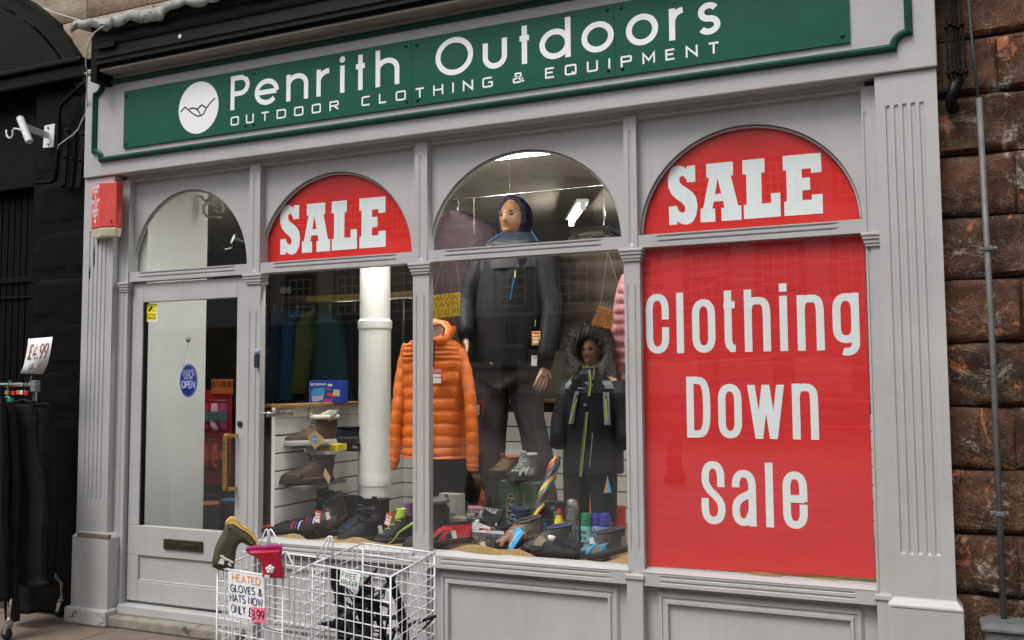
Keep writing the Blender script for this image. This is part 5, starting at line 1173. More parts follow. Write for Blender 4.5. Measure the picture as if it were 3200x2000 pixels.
# black hangers heaped in the bin
M_hang = mat('hanger_plastic', (.014, .014, .016), .32, .2, 30)
rh = random.Random(8)
def hanger(i):
    mb = MB(); s = rh.uniform(.15, .19)
    mb.tube([(-s, 0, -.075), (-s*.55, 0, -.03), (0, 0, .012), (s*.55, 0, -.03), (s, 0, -.075)], [.014, .021, .018, .021, .014], 8, flat=.45)
    mb.tube([(0, 0, .01), (0, 0, .045), (.012, 0, .068), (.03, 0, .074), (.044, 0, .058), (.042, 0, .04)], .0036, 6)
    if i % 2: mb.tube([(-s*.9, 0, -.072), (s*.9, 0, -.072)], .005, 6)
    o = mb.build('coat_hanger', M_hang, None, smooth=True, local=True, label='black plastic coat hanger heaped in the wire bin', cat='hanger', group='hangers heaped in the wire bin')
    u, v_ = rh.uniform(-.45, .45), rh.uniform(-.45, .45); p = ce+uu*u*1.1+vv*v_*1.1
    o.location = (p.x, p.y, .22+.015*i+rh.uniform(0, .05)); o.rotation_euler = (rh.uniform(-.9, .9), rh.uniform(-1.3, 1.3), rh.uniform(0, pi))
for i in range(22): hanger(i)
drape([('G', 1285, 1395, 835), ('G', 1300, 1405, 920), ('G', 1320, 1440, 1020), ('G', 1350, 1450, 1110), ('G', 1375, 1440, 1300), ('G', 1380, 1440, 1500)], ce.y, .012, 20, .03).build('cloth_bag', M_trou, None, smooth=True, label='folded black cloth bag standing up in the hanger bin', cat='bag')
# ================================================================== goods: builders
def cloth(name, c, rough=.8, b=.5, bs=50, var=.2, sheen=0.): return mat(name, c, rough, var, 12, b, bs, spec=.12 if max(c) < .2 else .25)
M_tag = mat('tag_card', (.70, .69, .66), .5, .03, 8); M_kraft = mat('kraft_card', (.42, .27, .12), .7, .1, 10); M_tred = mat('tag_red', (.66, .045, .02), .45, .04, 8)
def place(o, p, rz=0., rx=0., ry=0., s=None):
    o.location = p; o.rotation_euler = (rx, ry, rz)
    if s: o.scale = (s,)*3
    return o
def shoe(label, p, rz, L=.30, top=.10, up=(.05, .04, .03), sole=(.02, .02, .02), toe=None, lace=(.02, .02, .02), collar=None, cat='shoe', rx=0., ry=0., fur=None, panel=None, group='shoes in the window', wd=.053, cuff=None):
    o = thing('walking_boot' if top > .13 else 'shoe', label, cat, p, (rx, ry, rz), group)
    mu = cloth('upper_%.3f_%.3f_%.3f' % up, up, .6, .5, 70, .25, .1); ms = mat('sole_%.3f_%.3f_%.3f' % sole, sole, .6, .2, 30, .2, 60); ml = mat('lace_%.3f_%.3f_%.3f' % lace, lace, .7)
    def xf(z):
        if z < .055: return L*(1-.07*(z/.055)**2.2)
        u = min(1, (z-.055)/.065); v = L*(.93-.46*u**.85)
        return v if z < .12 else L*.47-.015*min(1, (z-.12)/.1)
    xb = lambda z: .0+.010*math.sin(min(1, z/.1)*pi)
    def out(z, off=0., n=28):
        f, b = xf(z), xb(z); r = []; k = min(1, max(0, (z-.02)/.1)); W_ = wd*(1-.28*k)+off
        for i in range(n):
            a = 2*pi*i/n; c, s = math.cos(a), math.sin(a); x = (f+b)/2+((f-b)/2+off)*math.copysign(abs(c)**.85, c)
            u = (x-b)/max(f-b, 1e-3); wv = (.80+.26*math.sin(min(1, max(0, u))*pi*.92))*(1-.10*max(0, u-.8)/.2)
            r.append(Vector((x, W_*wv*math.copysign(abs(s)**.8, s), z)))
        return r
    zs = [.018, .026, .036, .046, .056, .066, .077, .088, .099, .11, .125, .145, .165, .185, .205, .23, .26]
    zs = [z for z in zs if z < top]+[top]
    MB().loft([out(z) for z in zs]).build('upper', mu, o, smooth=True, local=True, auto=70)
    MB().loft([out(.0, .002), out(.006, .005), out(.016, .005), out(.026, .0035)]).build('sole', ms, o, smooth=True, local=True, auto=40)
    MB().loft([out(.0262, .0032), out(.030, .0034), out(.034, .002)], False).build('midsole', mat('mid_%.3f' % sole[0], tuple(min(.6, x*2.2+.03) for x in sole), .6), o, smooth=True, local=True)
    n = 28
    def patch(z0, z1, a0, a1, off, m, nm, zt=None):
        lv = [z0+(z1-z0)*i/5 for i in range(6)]; rg = []
        for z in lv: r = out(z, off); rg.append([r[(i) % n] for i in range(a0, a1+1)])
        return MB().loft(rg, False, False).build(nm, m, o, smooth=True, local=True, solid=.002)
    if toe: patch(.02, .056, -6, 6, .0025, mat('toe_%.3f' % toe[0], toe, .55, .2, 20, .1, 40), 'toe_cap')
    if panel:
        mp = cloth('panel_%.3f_%.3f_%.3f' % panel, panel, .6); patch(.03, .07, 4, 8, .002, mp, 'side_panel'); patch(.03, .07, -8, -4, .002, mp, 'side_panel')
        patch(.025, .08, 11, 17, .002, mp, 'heel_panel')
        mst = cloth('strip_%.3f_%.3f' % (lace[0], lace[2]), tuple(min(.5, x*.7+.02) for x in lace))
        for a0 in (3, 5, 7):
            patch(.032, .085-.006*abs(a0-4), a0, a0+1, .0035, mst, 'overlay_strip'); patch(.032, .085-.006*abs(a0-4), -a0-1, -a0, .0035, mst, 'overlay_strip')
    k = 6 if top > .13 else 5
    for i in range(k):
        z = .058+(top-.068)*i/(k-1); r = out(z, .003); r2 = out(min(top, z+.007), .003); ww = 3 if z > .1 else 2
        MB().tube([(r if i % 2 else r2)[-ww], r[-1], r2[0], r2[1], (r2 if i % 2 else r)[ww]], .0033, 5).build('lace', ml, o, smooth=True, local=True)
    ey = MB()
    for i in range(k):
        z = .058+(top-.068)*i/(k-1); r = out(z, .002)
        for j in (3, -3): ey.lathe([(.0034, 0), (.003, .002), (0, .0022)], r[j], (r[j].x-L*.35, r[j].y*1.5, .01), 6)
    ey.build('eyelets', M_steel, o, local=True, kind='stuff')
    mc = fur or cloth('collar_%.3f' % (collar or up)[0], collar or tuple(x*.7 for x in up))
    ro = out(top, .001); MB().tube(ro, .007 if not cuff else .016, 7, closed=True).build('collar', mc, o, smooth=True, local=True)
    MB().loft([[v*1 for v in out(top+.001, -.004)], [Vector((v.x, v.y, top+.0012)) for v in out(top+.001, -.03)]], True).build('shade_cap', M_black2, o, local=True)  # black cap painted in for the shaded hollow inside the shoe
    fr_ = xf(top); MB().loft([[Vector((fr_-.016+.012*(1-abs(u)), .026*u, top-.03)) for u in (-1, -.5, 0, .5, 1)], [Vector((fr_+.004, .024*u, top+.012)) for u in (-1, -.5, 0, .5, 1)], [Vector((fr_+.010, .018*u, top+.026)) for u in (-1, -.5, 0, .5, 1)]], False, False).build('tongue', mc, o, smooth=True, local=True, solid=.005)
    return o
def bed(k, x, y): return g(k, x, y, zBED+.004)
def box_thing(name, label, k, x0, x1, yb, yt, Y, dep, m, cat='box', rz=0., tilt=0., group=None):
    """upright box whose front face spans pixels x0..x1, yb..yt at distance Y"""
    a, b, c = w(k, x0, yb, Y), w(k, x1, yb, Y), w(k, x0, yt, Y); W_ = b.x-a.x; Hh = c.z-a.z
    o = thing(name, label, cat, ((a.x+b.x)/2, Y, min(a.z, b.z)), (tilt, 0, rz), group)
    MB().box((-W_/2, 0, 0), (W_/2, dep, Hh)).build('carton', m, o, local=True, bevel=.002)
    return o, frame((-W_/2, 0, 0), (1, 0, 0), (0, 0, 1), (0, -1, 0)), W_, Hh
def prnt(o, fr_, pts, m, nm='print', h=.0012): return MB().poly([fr_(a, b, h) for a, b in pts]).build(nm, m, o, local=True)
def rect(x0, y0, x1, y1): return [(x0, y0), (x1, y0), (x1, y1), (x0, y1)]
def txt(o, s, fr_, x, y, h, st, wd_, m, lift=.0018, **k): return write(MB(), s, fr_, x, y, h, st, width=wd_, lift=lift, **k).build('lettering', m, o, local=True, kind='stuff')
def reduced_tag(label, p, W_=.04, H_=.075, rz=0., ry=0., word='Reduced', yel=False):
    o = thing('price_tag', label, 'price tag', p, (0, ry, rz), 'price tags')
    MB().box((-W_/2, 0, 0), (W_/2, .0015, H_)).build('card', M_tred, o, local=True)
    f = frame((-W_/2, 0, 0), (1, 0, 0), (0, 0, 1), (0, -1, 0))
    if yel: MB().box((-W_/2-.006, .002, -.006), (W_/2+.008, .003, H_+.004)).build('yellow_backing', mat('tag_yellow', (.75, .6, .05), .5), o, local=True)
    prnt(o, f, rect(W_*.1, H_*.05, W_*.9, H_*.36), M_tag); prnt(o, f, rect(W_*.1, H_*.42, W_*.9, H_*.58), M_tag)
    txt(o, word, f, W_*.08, H_*.68, H_*.15 if word == 'Reduced' else H_*.22, .0028, W_*.84, M_tag)
    return o
def hang_tag(name, label, q, m, prints=(), txtm=None, s=None):
    o = MB().poly(q, off=(0, .002, 0)).build(name, m, None, label=label, cat='swing tag', group='swing tags')
    return o
# ================================================================== burlap on the bed
def burl_h(x, y):
    f = max(0, 1-abs(y-.085)/.055)**.7; rr_ = mnoise.noise((x*2.2, 0, 1))
    return zBED+.004*mnoise.noise((x*3, y*5, 0))+f*(.034+.020*math.sin(x*8+3*rr_)+.014*math.sin(x*21+y*60+4*rr_)+.02*mnoise.noise((x*5, y*22, 4)))
bm_ = MB(); nxx, nyy = 190, 60; vs = []
for j in range(nyy+1):
    for i in range(nxx+1):
        x = XS+.01+(-.18-XS)*i/nxx; y = .040+(1.5)*(j/nyy)**2.2; z = burl_h(x, y)
        if j == 0: z = zSILL-.012
        vs.append((x, y, max(z, zBED-.012)))
bm_.add(vs, [(j*(nxx+1)+i, j*(nxx+1)+i+1, (j+1)*(nxx+1)+i+1, (j+1)*(nxx+1)+i) for j in range(nyy) for i in range(nxx)])
def burlap_mat():
    m, q, p = base_mat('burlap'); co = q.coord('Object'); wv = q.new('ShaderNodeTexWave'); wv.inputs['Scale'].default_value = 90; wv.inputs['Distortion'].default_value = 2; q.l.new(co, wv.inputs['Vector'])
    w2 = q.new('ShaderNodeTexWave', bands_direction='Y'); w2.inputs['Scale'].default_value = 90; w2.inputs['Distortion'].default_value = 2; q.l.new(co, w2.inputs['Vector'])
    f = q.mix(.5, wv.outputs[0], w2.outputs[0]); c = q.mix(f, (.17, .10, .035), (.40, .27, .11)); c = q.mix(q.ramp(q.noise(6, 5, .6, co), .35, .7, (0,)*3, (.35,)*3), c, (.22, .14, .06))
    q.l.new(c, p.inputs['Base Color']); p.inputs['Roughness'].default_value = .95; q.l.new(q.bump(f, .5, .003), p.inputs['Normal']); return m
bm_.build('burlap_cloth', burlap_mat(), None, smooth=True, label='crumpled tan burlap cloth covering the window display bed', cat='cloth')
# ================================================================== left window: side wall goods
def shelf(label, k, pts, x, dep=.10):
    q = [hx(k, a, b, x) for a, b in pts]; y0, y1, z = min(v.y for v in q), max(v.y for v in q), sum(v.z for v in q)/len(q)
    o = thing('shoe_shelf', label, 'shelf', (x, y0, z), group='shoe shelves'); m = mat('grey_shelf_metal', (.20, .21, .22), .4, .1, 20)
    MB().box((x+.002, y0, z-.006), (x+dep, y1, z)).build('shelf_plate', m, o); MB().box((x+dep+.0005, y0, z-.02), (x+dep+.004, y1, z-.0)).build('shelf_lip', m, o); MB().box((x+.002, y0+.01, z+.0005), (x+.006, y1-.01, z+.035)).build('shelf_back', m, o)
    return (y0+y1)/2, z, y0, y1
ysf, zsf, ya_, yb_ = shelf('grey metal shoe shelf under the fleece lined boot', 'F', ((330, 1195), (640, 1190)), XS)
fleece = mat('cream_fleece', (.62, .58, .48), .95, .1, 60, .9, 90)
o = shoe('brown fleece lined walking boot with pale laces on the upper slat shelf', w('F', 765, 1172, ysf+.05), pi+.95, .36, .17, (.085, .06, .04), (.42, .42, .40), None, (.42, .40, .34), fur=fleece, cuff=True, cat='boot')
p_ = w('F', 620, 880, ysf)
drape([('F', 445, 540, 840), ('F', 445, 535, 880), ('F', 455, 530, 925)], ysf, .012, 18, .05).build('fleece_cuff', fleece, None, smooth=True, label='cream fleece flap turned out at the front of the brown boot', cat='fleece flap', group='fleece flaps of the brown boot')
drape([('F', 690, 785, 850), ('F', 610, 770, 890), ('F', 590, 720, 930), ('F', 625, 695, 965)], ysf-.02, .014, 18, .05).build('fleece_cuff', fleece, None, smooth=True, label='wide cream fleece flap turned out at the heel of the brown boot', cat='fleece flap', group='fleece flaps of the brown boot')
q = [w('F', a, b, ysf-.15) for a, b in ((480, 1100), (555, 1225), (650, 1130), (555, 1040))]
tg = hang_tag('swing_tag', 'brown diamond swing tag with blue print on the fleece boot', q, M_kraft)
cq = sum(q, Vector())/4
MB().poly([cq+Vector((.019*math.cos(a*pi/10), -.0015, .024*math.sin(a*pi/10))) for a in range(20)]).build('blue_print', mat('tag_blue', (.03, .30, .55), .5), tg)
write(MB(), 'HI-TEC', frame(cq+Vector((-.016, -.002, -.004)), (1, 0, 0), (0, 0, 1), (0, -1, 0)), 0, 0, .008, .0018, width=.032).build('lettering', M_tag, tg, kind='stuff')
o, f, W_, H_ = box_thing('shoe_box', 'yellow label end of a black shoe box under the upper shelf', 'F', 600, 772, 1237, 1172, ysf-.03, .10, mat('carton_yellow', (.72, .58, .01), .45, .05, 8))
lo_ = [(W_*.5+W_*.42*math.cos(2*pi*j/24), H_*.5+H_*.36*math.sin(2*pi*j/24)) for j in range(25)]
ribbon(mbx := MB(), lo_, .003, f, .0015); mbx.build('oval_print', M_ink, o, local=True); txt(o, 'KEEN', f, W_*.22, H_*.32, H_*.36, .004, W_*.56, M_ink)
ysf, zsf, ya_, yb_ = shelf('grey metal shoe shelf under the brown hiking shoe', 'O', ((330, 400), (860, 400)), XS, .13)
shoe('dark brown laced hiking shoe on the lower slat shelf', w('O', 925, 385, ysf+.03), pi+1.0, .36, .155, (.055, .038, .026), (.03, .022, .018), (.04, .028, .02), (.12, .09, .06), cat='shoe')
q = [w('O', a, b, ysf-.17) for a, b in ((792, 310), (862, 430), (880, 345), (815, 235))]
hang_tag('swing_tag', 'tan swing tag hanging from the brown hiking shoe', q, M_kraft)
# box on the ledge
yl = HX(1010, 1255, XS+.03).y
o, f, W_, H_ = box_thing('inflator_box', 'blue printed power inflator carton standing on the wooden ledge', 'F', 505, 795, 783, 572, .62, .09, mat('carton_blue', (.02, .06, .36), .35, .15, 6), rz=-.0)
MB().box((-W_/2-.002, .001, 0), (-W_/2-.0005, .089, H_)).build('carton_end', mat('carton_pale', (.34, .40, .55), .5, .3, 40), o, local=True)
txt(o, "'GREEN' POWER INFLATOR", f, W_*.04, H_*.78, H_*.09, .003, W_*.50, M_tag); txt(o, 'XTRA', f, W_*.52, H_*.56, H_*.10, .003, W_*.2, mat('gold_ink', (.4, .35, .05), .5))
prnt(o, f, [(W_*.05, H_*.48), (W_*.13, H_*.64), (W_*.48, H_*.70), (W_*.50, H_*.42), (W_*.38, H_*.34), (W_*.07, H_*.30)], mat('print_sky', (.06, .30, .60), .4)); prnt(o, f, [(W_*.07, H_*.29), (W_*.38, H_*.33), (W_*.48, H_*.40), (W_*.44, H_*.14), (W_*.20, H_*.05), (W_*.10, H_*.07)], mat('print_grey', (.42, .42, .44), .4))
prnt(o, f, [(W_*.52, H_*.38), (W_*.80, H_*.22), (W_*.92, H_*.34), (W_*.66, H_*.46)], M_tred, h=.0014); prnt(o, f, [(W_*.76, H_*.36), (W_*.98, H_*.28), (W_*.99, H_*.58), (W_*.80, H_*.60)], mat('print_cream', (.6, .55, .35), .4), h=.0016); prnt(o, f, rect(W_*.60, H_*.74, W_*.74, H_*.84), M_tag); prnt(o, f, [(W_*.45, H_*.02), (W_*.72, H_*.04), (W_*.72, H_*.16), (W_*.46, H_*.20)], mat('print_pink', (.5, .05, .25), .4))
# bottom row left window
def glove(label, p, rz, c1, c2, s=1., accents=()):
    o = thing('glove', label, 'glove', p, (0, 0, rz), 'gloves', s); m = cloth('glove_%.3f_%.3f' % (c1[0], c1[2]), c1, .7)
    MB().loft([[Vector((x, wd_*math.cos(2*pi*a/18), h*(1+math.sin(2*pi*a/18)))) for a in range(18)] for x, wd_, h in ((-.12, .05, .022), (-.08, .052, .026), (-.05, .045, .022), (0, .052, .026), (.04, .055, .026), (.065, .05, .02), (.075, .035, .01))]).build('palm', m, o, smooth=True, local=True)
    for i, (y, l) in enumerate(((-.038, .062), (-.013, .078), (.013, .074), (.038, .058))):
        MB().tube([(.05, y, .022), (.075, y*1.12, .030), (.075+l*.6, y*1.35, .026), (.075+l, y*1.5, .014)], [.014, .0145, .0135, .008], 9).build('finger', m, o, smooth=True, local=True)
        if c2: MB().tube([(.06, y*1.1, .040), (.085, y*1.2, .0425), (.075+l*.7, y*1.42, .034)], [.004, .006, .005], 6).build('finger_stripe', cloth('gl_%.3f_%.3f' % (c2[0], c2[2]), c2), o, smooth=True, local=True)
    MB().tube([(-.01, -.05, .022), (.03, -.075, .024), (.055, -.085, .018)], [.016, .015, .009], 9).build('thumb', m, o, smooth=True, local=True)
    for i, c in enumerate(accents): MB().tube([(-.06+.016*i, .054*math.cos(a), .028+.030*math.sin(a)) for a in [pi*k/10 for k in range(11)]], .0035, 6).build('cuff_stripe', cloth('gls_%d' % i, c), o, smooth=True, local=True)
    return o
p = bed('G', 880, 520)
glove('black ski glove with red fingers and blue white cuff stripe', Vector((w('G', 905, 500, .16).x, .165, zBED+.03)), -2.75, (.012, .012, .014), (.5, .02, .02), 1.3, ((.5, .5, .55), (.02, .05, .35), (.5, .02, .02)))
glove('black ski glove with a red white and blue back stripe', Vector((w('G', 1030, 450, .24).x, .25, zBED+.045)), pi+.5, (.012, .012, .014), None, 1.25, ((.02, .05, .35), (.55, .55, .58), (.5, .02, .02)))
pb2 = bed('O', 800, 960); pb2.y = .50
shoe('tall mottled brown boot standing behind the red blue gloves', Vector((w('O', 800, 880, .62).x, .64, zBED)), -pi/2-.1, .27, .25, (.045, .032, .018), (.02, .018, .015), None, (.1, .1, .1), cat='boot')
drape([('O', 735, 905, 505), ('O', 730, 900, 560), ('O', 740, 890, 700), ('O', 745, 880, 860)], .62, .05, 24, .04).build('boot_shaft', cloth('black_nylon', (.012, .012, .013), .5), None, smooth=True, label='padded black snow boot shaft behind the brown boot', cat='boot', group='snow boots')
drape([('O', 905, 1205, 560), ('O', 890, 1205, 600), ('O', 900, 1200, 760), ('O', 905, 1195, 960)], .62, .06, 24, .06).build('boot_shaft', cloth('black_nylon', (.012, .012, .013), .5), None, smooth=True, label='wide padded black snow boot beside the white column', cat='boot', group='snow boots')
p = bed('O', 990, 1095)
shoe('brown shoe with strap and cream lace hooks facing the glass', Vector((w('O', 1065, 900, .5).x, .52, zBED+.10)), -pi/2-.32, .32, .165, (.045, .040, .034), (.018, .017, .016), (.03, .027, .025), (.10, .09, .07), (.02, .02, .02), cat='shoe', ry=.35, panel=(.075, .068, .058), wd=.06)
q = [w('O', a, b, .22) for a, b in ((1068, 920), (1112, 895), (1128, 1030), (1075, 1050))]; hang_tag('swing_tag', 'blue swing tag on the strapped brown shoe', q, mat('tag_navy', (.02, .08, .30), .4))
reduced_tag('red reduced tag hung over the mottled brown boot', w('O', 722, 885, .16), .040, .072, 0, .10)
# short dark boots
for i, (xx, yy_, r_, lab) in enumerate(((1330, 1060, -pi/2-.2, 'short burgundy wellington with wrinkled shaft by the column'), (1180, 1040, -pi/2-.5, 'dark navy walking shoe beside the burgundy wellington'), (1450, 1085, pi+.9, 'black shoe lying at the glass under the lime laces'))):
    p = bed('O', xx, yy_); c = ((.022, .008, .013), (.012, .016, .03), (.014, .013, .014))[i]
    shoe(lab, Vector((p.x, p.y+.20*(i != 2)+.02, zBED)), r_, .27, (.21, .12, .12)[i], c, (.012, .012, .012), None, (.03, .02, .025), cat='boot' if i == 0 else 'shoe')
MB().tube([w('O', x, y, .30) for x, y in ((1255, 735), (1300, 722), (1380, 722), (1432, 735))], .012, 8).build('rolled_cuff', M_black2, None, smooth=True, label='dark rolled rim of the burgundy wellington', cat='boot cuff')
M_lime = mat('lime_cloth', (.36, .55, .03), .6, .15, 12, .3, 50)
reduced_tag('red reduced tag on the lime trimmed boot', w('O', 1545, 915, .16), .040, .072, 0, .28)
p = bed('O', 1690, 1110)
shoe('black boot with lime tongue and lime eyelets by the post', Vector((p.x+.05, p.y+.12, zBED)), -pi/2-.6, .27, .17, (.016, .015, .018), (.012, .012, .012), None, (.36, .55, .03), (.36, .55, .03), cat='boot')
MB().tube([w('O', x, y, .14) for x, y in ((1535, 1150), (1600, 1110), (1650, 1060), (1690, 1000), (1760, 950), (1835, 905), (1850, 890))], [.004, .006, .008, .011, .014, .016, .016], 8, flat=.5).build('lime_strap', M_lime, None, smooth=True, label='bright lime green strap trailing over the burlap edge', cat='strap')
drape([('O', 1700, 1775, 715), ('O', 1670, 1770, 760), ('O', 1650, 1755, 815), ('O', 1650, 1700, 830)], .22, .02, 18, .03).build('lime_tongue', M_lime, None, smooth=True, label='lime boot tongue folded out beside the reduced tag', cat='boot tongue')
drape([('O', 1760, 1840, 650), ('O', 1780, 1845, 720), ('O', 1800, 1845, 800)], .34, .05, 18, .03).build('purple_bag', mat('purple_cloth', (.22, .08, .28), .6), None, smooth=True, label='purple pouch tucked behind the lime boot', cat='pouch')
# ================================================================== middle window goods
shoe('grey fur topped winter boot next to the post', Vector((w('J', 255, 1010, .30).x, .36, zBED)), -pi/2-.35, .30, .255, (.030, .028, .027), (.02, .02, .02), (.022, .02, .02), (.06, .06, .06), fur=mat('grey_fur', (.16, .15, .15), .95, .3, 60, 1., 120), cuff=True, cat='boot', wd=.078)
drape([('J', 130, 230, 560), ('J', 130, 330, 620), ('J', 130, 340, 700), ('J', 130, 330, 900)], .46, .06, 20, .05).build('fur_boot', cloth('grey_boot', (.05, .05, .05), .7), None, smooth=True, label='second grey winter boot partly behind the post', cat='boot')
o, f, W_, H_ = box_thing('accessory_box', 'white box with purple band and shoe picture behind the fur boot', 'J', 230, 440, 790, 490, .62, .09, M_tag, rz=-.25)
prnt(o, f, rect(W_*.36, H_*.70, W_*.55, H_), mat('print_purple', (.20, .05, .32), .4)); prnt(o, f, rect(W_*.5, .0, W_*.99, H_*.34), mat('print_lake', (.16, .30, .45), .4, .5, 30)); txt(o, 'Crew', f, W_*.08, H_*.50, H_*.10, .004, W_*.22, M_ink)
o, f, W_, H_ = box_thing('cardboard_box', 'small beige cardboard box behind the red shoe', 'J', 392, 530, 930, 750, .42, .08, mat('beige_card', (.50, .40, .26), .7, .08, 8), rz=.35)
# orange bag
o = thing('stuff_sack', 'round orange stuff sack with grey straps behind the socks packs', 'bag', w('J', 590, 700, .8)); M_or = cloth('orange_nylon', (.62, .10, .02), .5)
c = w('J', 580, 600, .85); MB().loft([[c+Vector((.11*math.sin(pi*k/12)*math.cos(2*pi*a/20)*(1+.04*math.sin(5*a)), .08*math.sin(pi*k/12)*math.sin(2*pi*a/20), -.13*math.cos(pi*k/12)+.01)) for a in range(20)] for k in range(13)], False).build('sack', M_or, o, smooth=True)
for a, b in (((450, 600), (600, 590)), ((590, 600), (670, 450))): MB().tube([w('J', *a, .77), w('J', (a[0]+b[0])/2, (a[1]+b[1])/2, .755), w('J', *b, .77)], .008, 6, flat=.4).build('strap', cloth('grey_webbing', (.22, .21, .19)), o)
# sock packs
def pack(label, q, y, fn):
    p = [w('J', *a, yy_) for a, yy_ in zip(q, y)]; n_ = (p[1]-p[0]).cross(p[3]-p[0]).normalized(); n_ = n_ if n_.y < 0 else -n_
    o = thing('socks_pack', label, 'socks pack', p[0]); MB().poly(p, off=-n_*.025).build('carton', M_black2, o)
    f = lambda u, v_, h=0.: p[0].lerp(p[1], u).lerp(p[3].lerp(p[2], u), v_)+n_*h
    fn(o, f); return o
def tp(o, s, f, x, y, h, st, wd_, m): write(MB(), s, f, x, y, h, st, width=wd_, lift=.0018).build('lettering', m, o, kind='stuff')
def pp(o, f, pts, m, h=.001): MB().poly([f(a, b, h) for a, b in pts]).build('print', m, o)
M_pk = mat('print_rose', (.62, .22, .30), .4); M_pg = mat('print_pale', (.50, .48, .50), .4, .2, 20)
def pk1(o, f): pp(o, f, rect(.0, .86, 1, .97), M_pk); pp(o, f, rect(.02, .02, .98, .36), M_pg); tp(o, 'TREKKING', f, .06, .70, .11, .016, .86, M_pk); tp(o, 'SOCKS', f, .06, .56, .11, .016, .5, M_tag); tp(o, 'with wool', f, .06, .46, .05, .008, .7, M_tag)
def pk2(o, f):
    pp(o, f, rect(.02, .02, .98, .34), M_pg); pp(o, f, [(.35, .0), (.38, .2), (.55, .32), (.72, .26), (.74, .0)], M_ink, .0014); pp(o, f, [(.5, .0), (.5, .08), (.66, .1), (.7, .0)], M_tred, .0018)
    pp(o, f, [(.06+.09*math.cos(a*pi/8)+.05, .40+.055*math.sin(a*pi/8)) for a in range(16)], M_tag, .0014); pp(o, f, rect(.84, .14, .97, .22), M_tag, .0014)
    tp(o, 'CAMOUFLAGE', f, .04, .76, .12, .018, .72, M_tag); tp(o, 'SOCKS', f, .05, .62, .12, .018, .36, M_tag); tp(o, 'NON ELASTIC PACK', f, .05, .91, .045, .008, .8, M_tag); tp(o, 'for dry warm feet', f, .05, .53, .05, .008, .5, M_tag)
pack('black and pink trekking socks pack leaning behind the other socks pack', ((508, 885), (660, 890), (715, 615), (562, 612)), (.40, .40, .50, .50), pk1)
pack('black camouflage socks pack leaning against the green shoe box', ((572, 888), (845, 888), (940, 660), (712, 622)), (.34, .34, .46, .46), pk2)
# green shoe box
o, f, W_, H_ = box_thing('shoe_box', 'upright dark green shoe box with black oval print', 'J', 884, 1308, 905, 362, .62, .12, mat('carton_green', (.045, .085, .050), .5, .08, 6), rz=-.06)
zbx = w('J', 1000, 358, .62).z
oc_ = [(W_*.32+W_*.125*math.copysign(abs(math.cos(a))**.8, math.cos(a)), H_*.42+H_*.36*math.copysign(abs(math.sin(a))**.8, math.sin(a))) for a in [2*pi*j/36 for j in range(36)]]
prnt(o, f, oc_, M_ink, 'oval_print'); ribbon(mbx := MB(), [(W_*.32+(a-W_*.32)*.93, H_*.42+(b-H_*.42)*.97) for a, b in oc_+oc_[:1]], .004, f, .0018); mbx.build('oval_line', mat('print_tan', (.35, .29, .14), .5), o, local=True)
vf = lambda u, v_, h=0.: f(W_*.32+W_*.075-v_, H_*.42+H_*.27-u, h)
MTAN = MATS['print_tan']
# letters read along the height
rotf = lambda u, v_, h=0.: f(W_*.32-.5*W_*.15+v_, H_*.70-u, h)
txt(o, 'KEEN', lambda u, v_, h=0.: f(W_*.245+v_, H_*.14+(.56*H_-u), h) if False else f(W_*.395-v_, H_*.15+u, h), 0, 0, W_*.15, .008, H_*.54, MTAN, lift=.0022)
txt(o, 'WILDLIFE', lambda u, v_, h=0.: f(W_*.60-v_, H_*.30+u, h), 0, 0, W_*.07, .004, H_*.36, M_ink); txt(o, 'the american outdoor', lambda u, v_, h=0.: f(W_*.68-v_, H_*.48+u, h), 0, 0, W_*.03, .0018, H_*.3, MTAN)
yk = .66
shoe('tan hiking shoe with orange laces on the green shoe box', Vector((w('J', 975, 340, .70).x, .86, zbx+.002)), -pi/2-.3, .27, .125, (.17, .11, .06), (.03, .025, .02), (.025, .022, .02), (.20, .15, .09), (.35, .14, .05))
shoe('silver grey trail shoe on the green shoe box', Vector((w('J', 1190, 345, .70).x-.02, .86, zbx+.002)), -pi/2-.10, .28, .145, (.13, .13, .135), (.04, .04, .04), (.03, .03, .03), (.55, .56, .57), (.45, .46, .47), panel=(.32, .33, .34))
# umbrella
um = thing('umbrella', 'folded golf umbrella with twisted yellow red green stripes and brown handle', 'umbrella', w('J', 1255, 930, .40))
a, b = w('J', 1245, 850, .40), w('J', 1515, 112, .62); d = (b-a); s1 = d.cross(Vector((0, 1, 0))).normalized(); s2 = d.cross(s1).normalized()
cols = [(.70, .42, .04), (.42, .02, .02), (.012, .07, .05), (.02, .03, .10), (.66, .40, .04), (.015, .09, .06), (.10, .02, .02), (.012, .06, .045)]
for i, c in enumerate(cols):
    rg = []
    for k in range(33):
        u = k/32; r = .016+.015*min(1, u*3) if u < .92 else .031-.012*(u-.92)/.08; tw = u*2*pi*1.15
        rg.append([a+d*u+(s1*math.cos(x)+s2*math.sin(x))*r*(1+.10*math.sin(3*(x-tw))) for x in [tw+2*pi*(i+q/4)/8 for q in range(5)]])
    MB().loft(rg, False, False).build('canopy_panel', mat('umb_%d' % i, c, .35, .15, 20, .3, 80), um, smooth=True)
MB().tube([b+d.normalized()*-.005, b+d.normalized()*.012], .017, 12).build('ferrule', M_galv, um)
hA, hB = a+d.normalized()*.004, w('J', 1245, 930, .36)
MB().tube([hA, hA.lerp(hB, .5), hB], [.026, .030, .026], 14).build('handle', mat('brown_grip', (.13, .04, .03), .4, .1, 10), um, smooth=True)
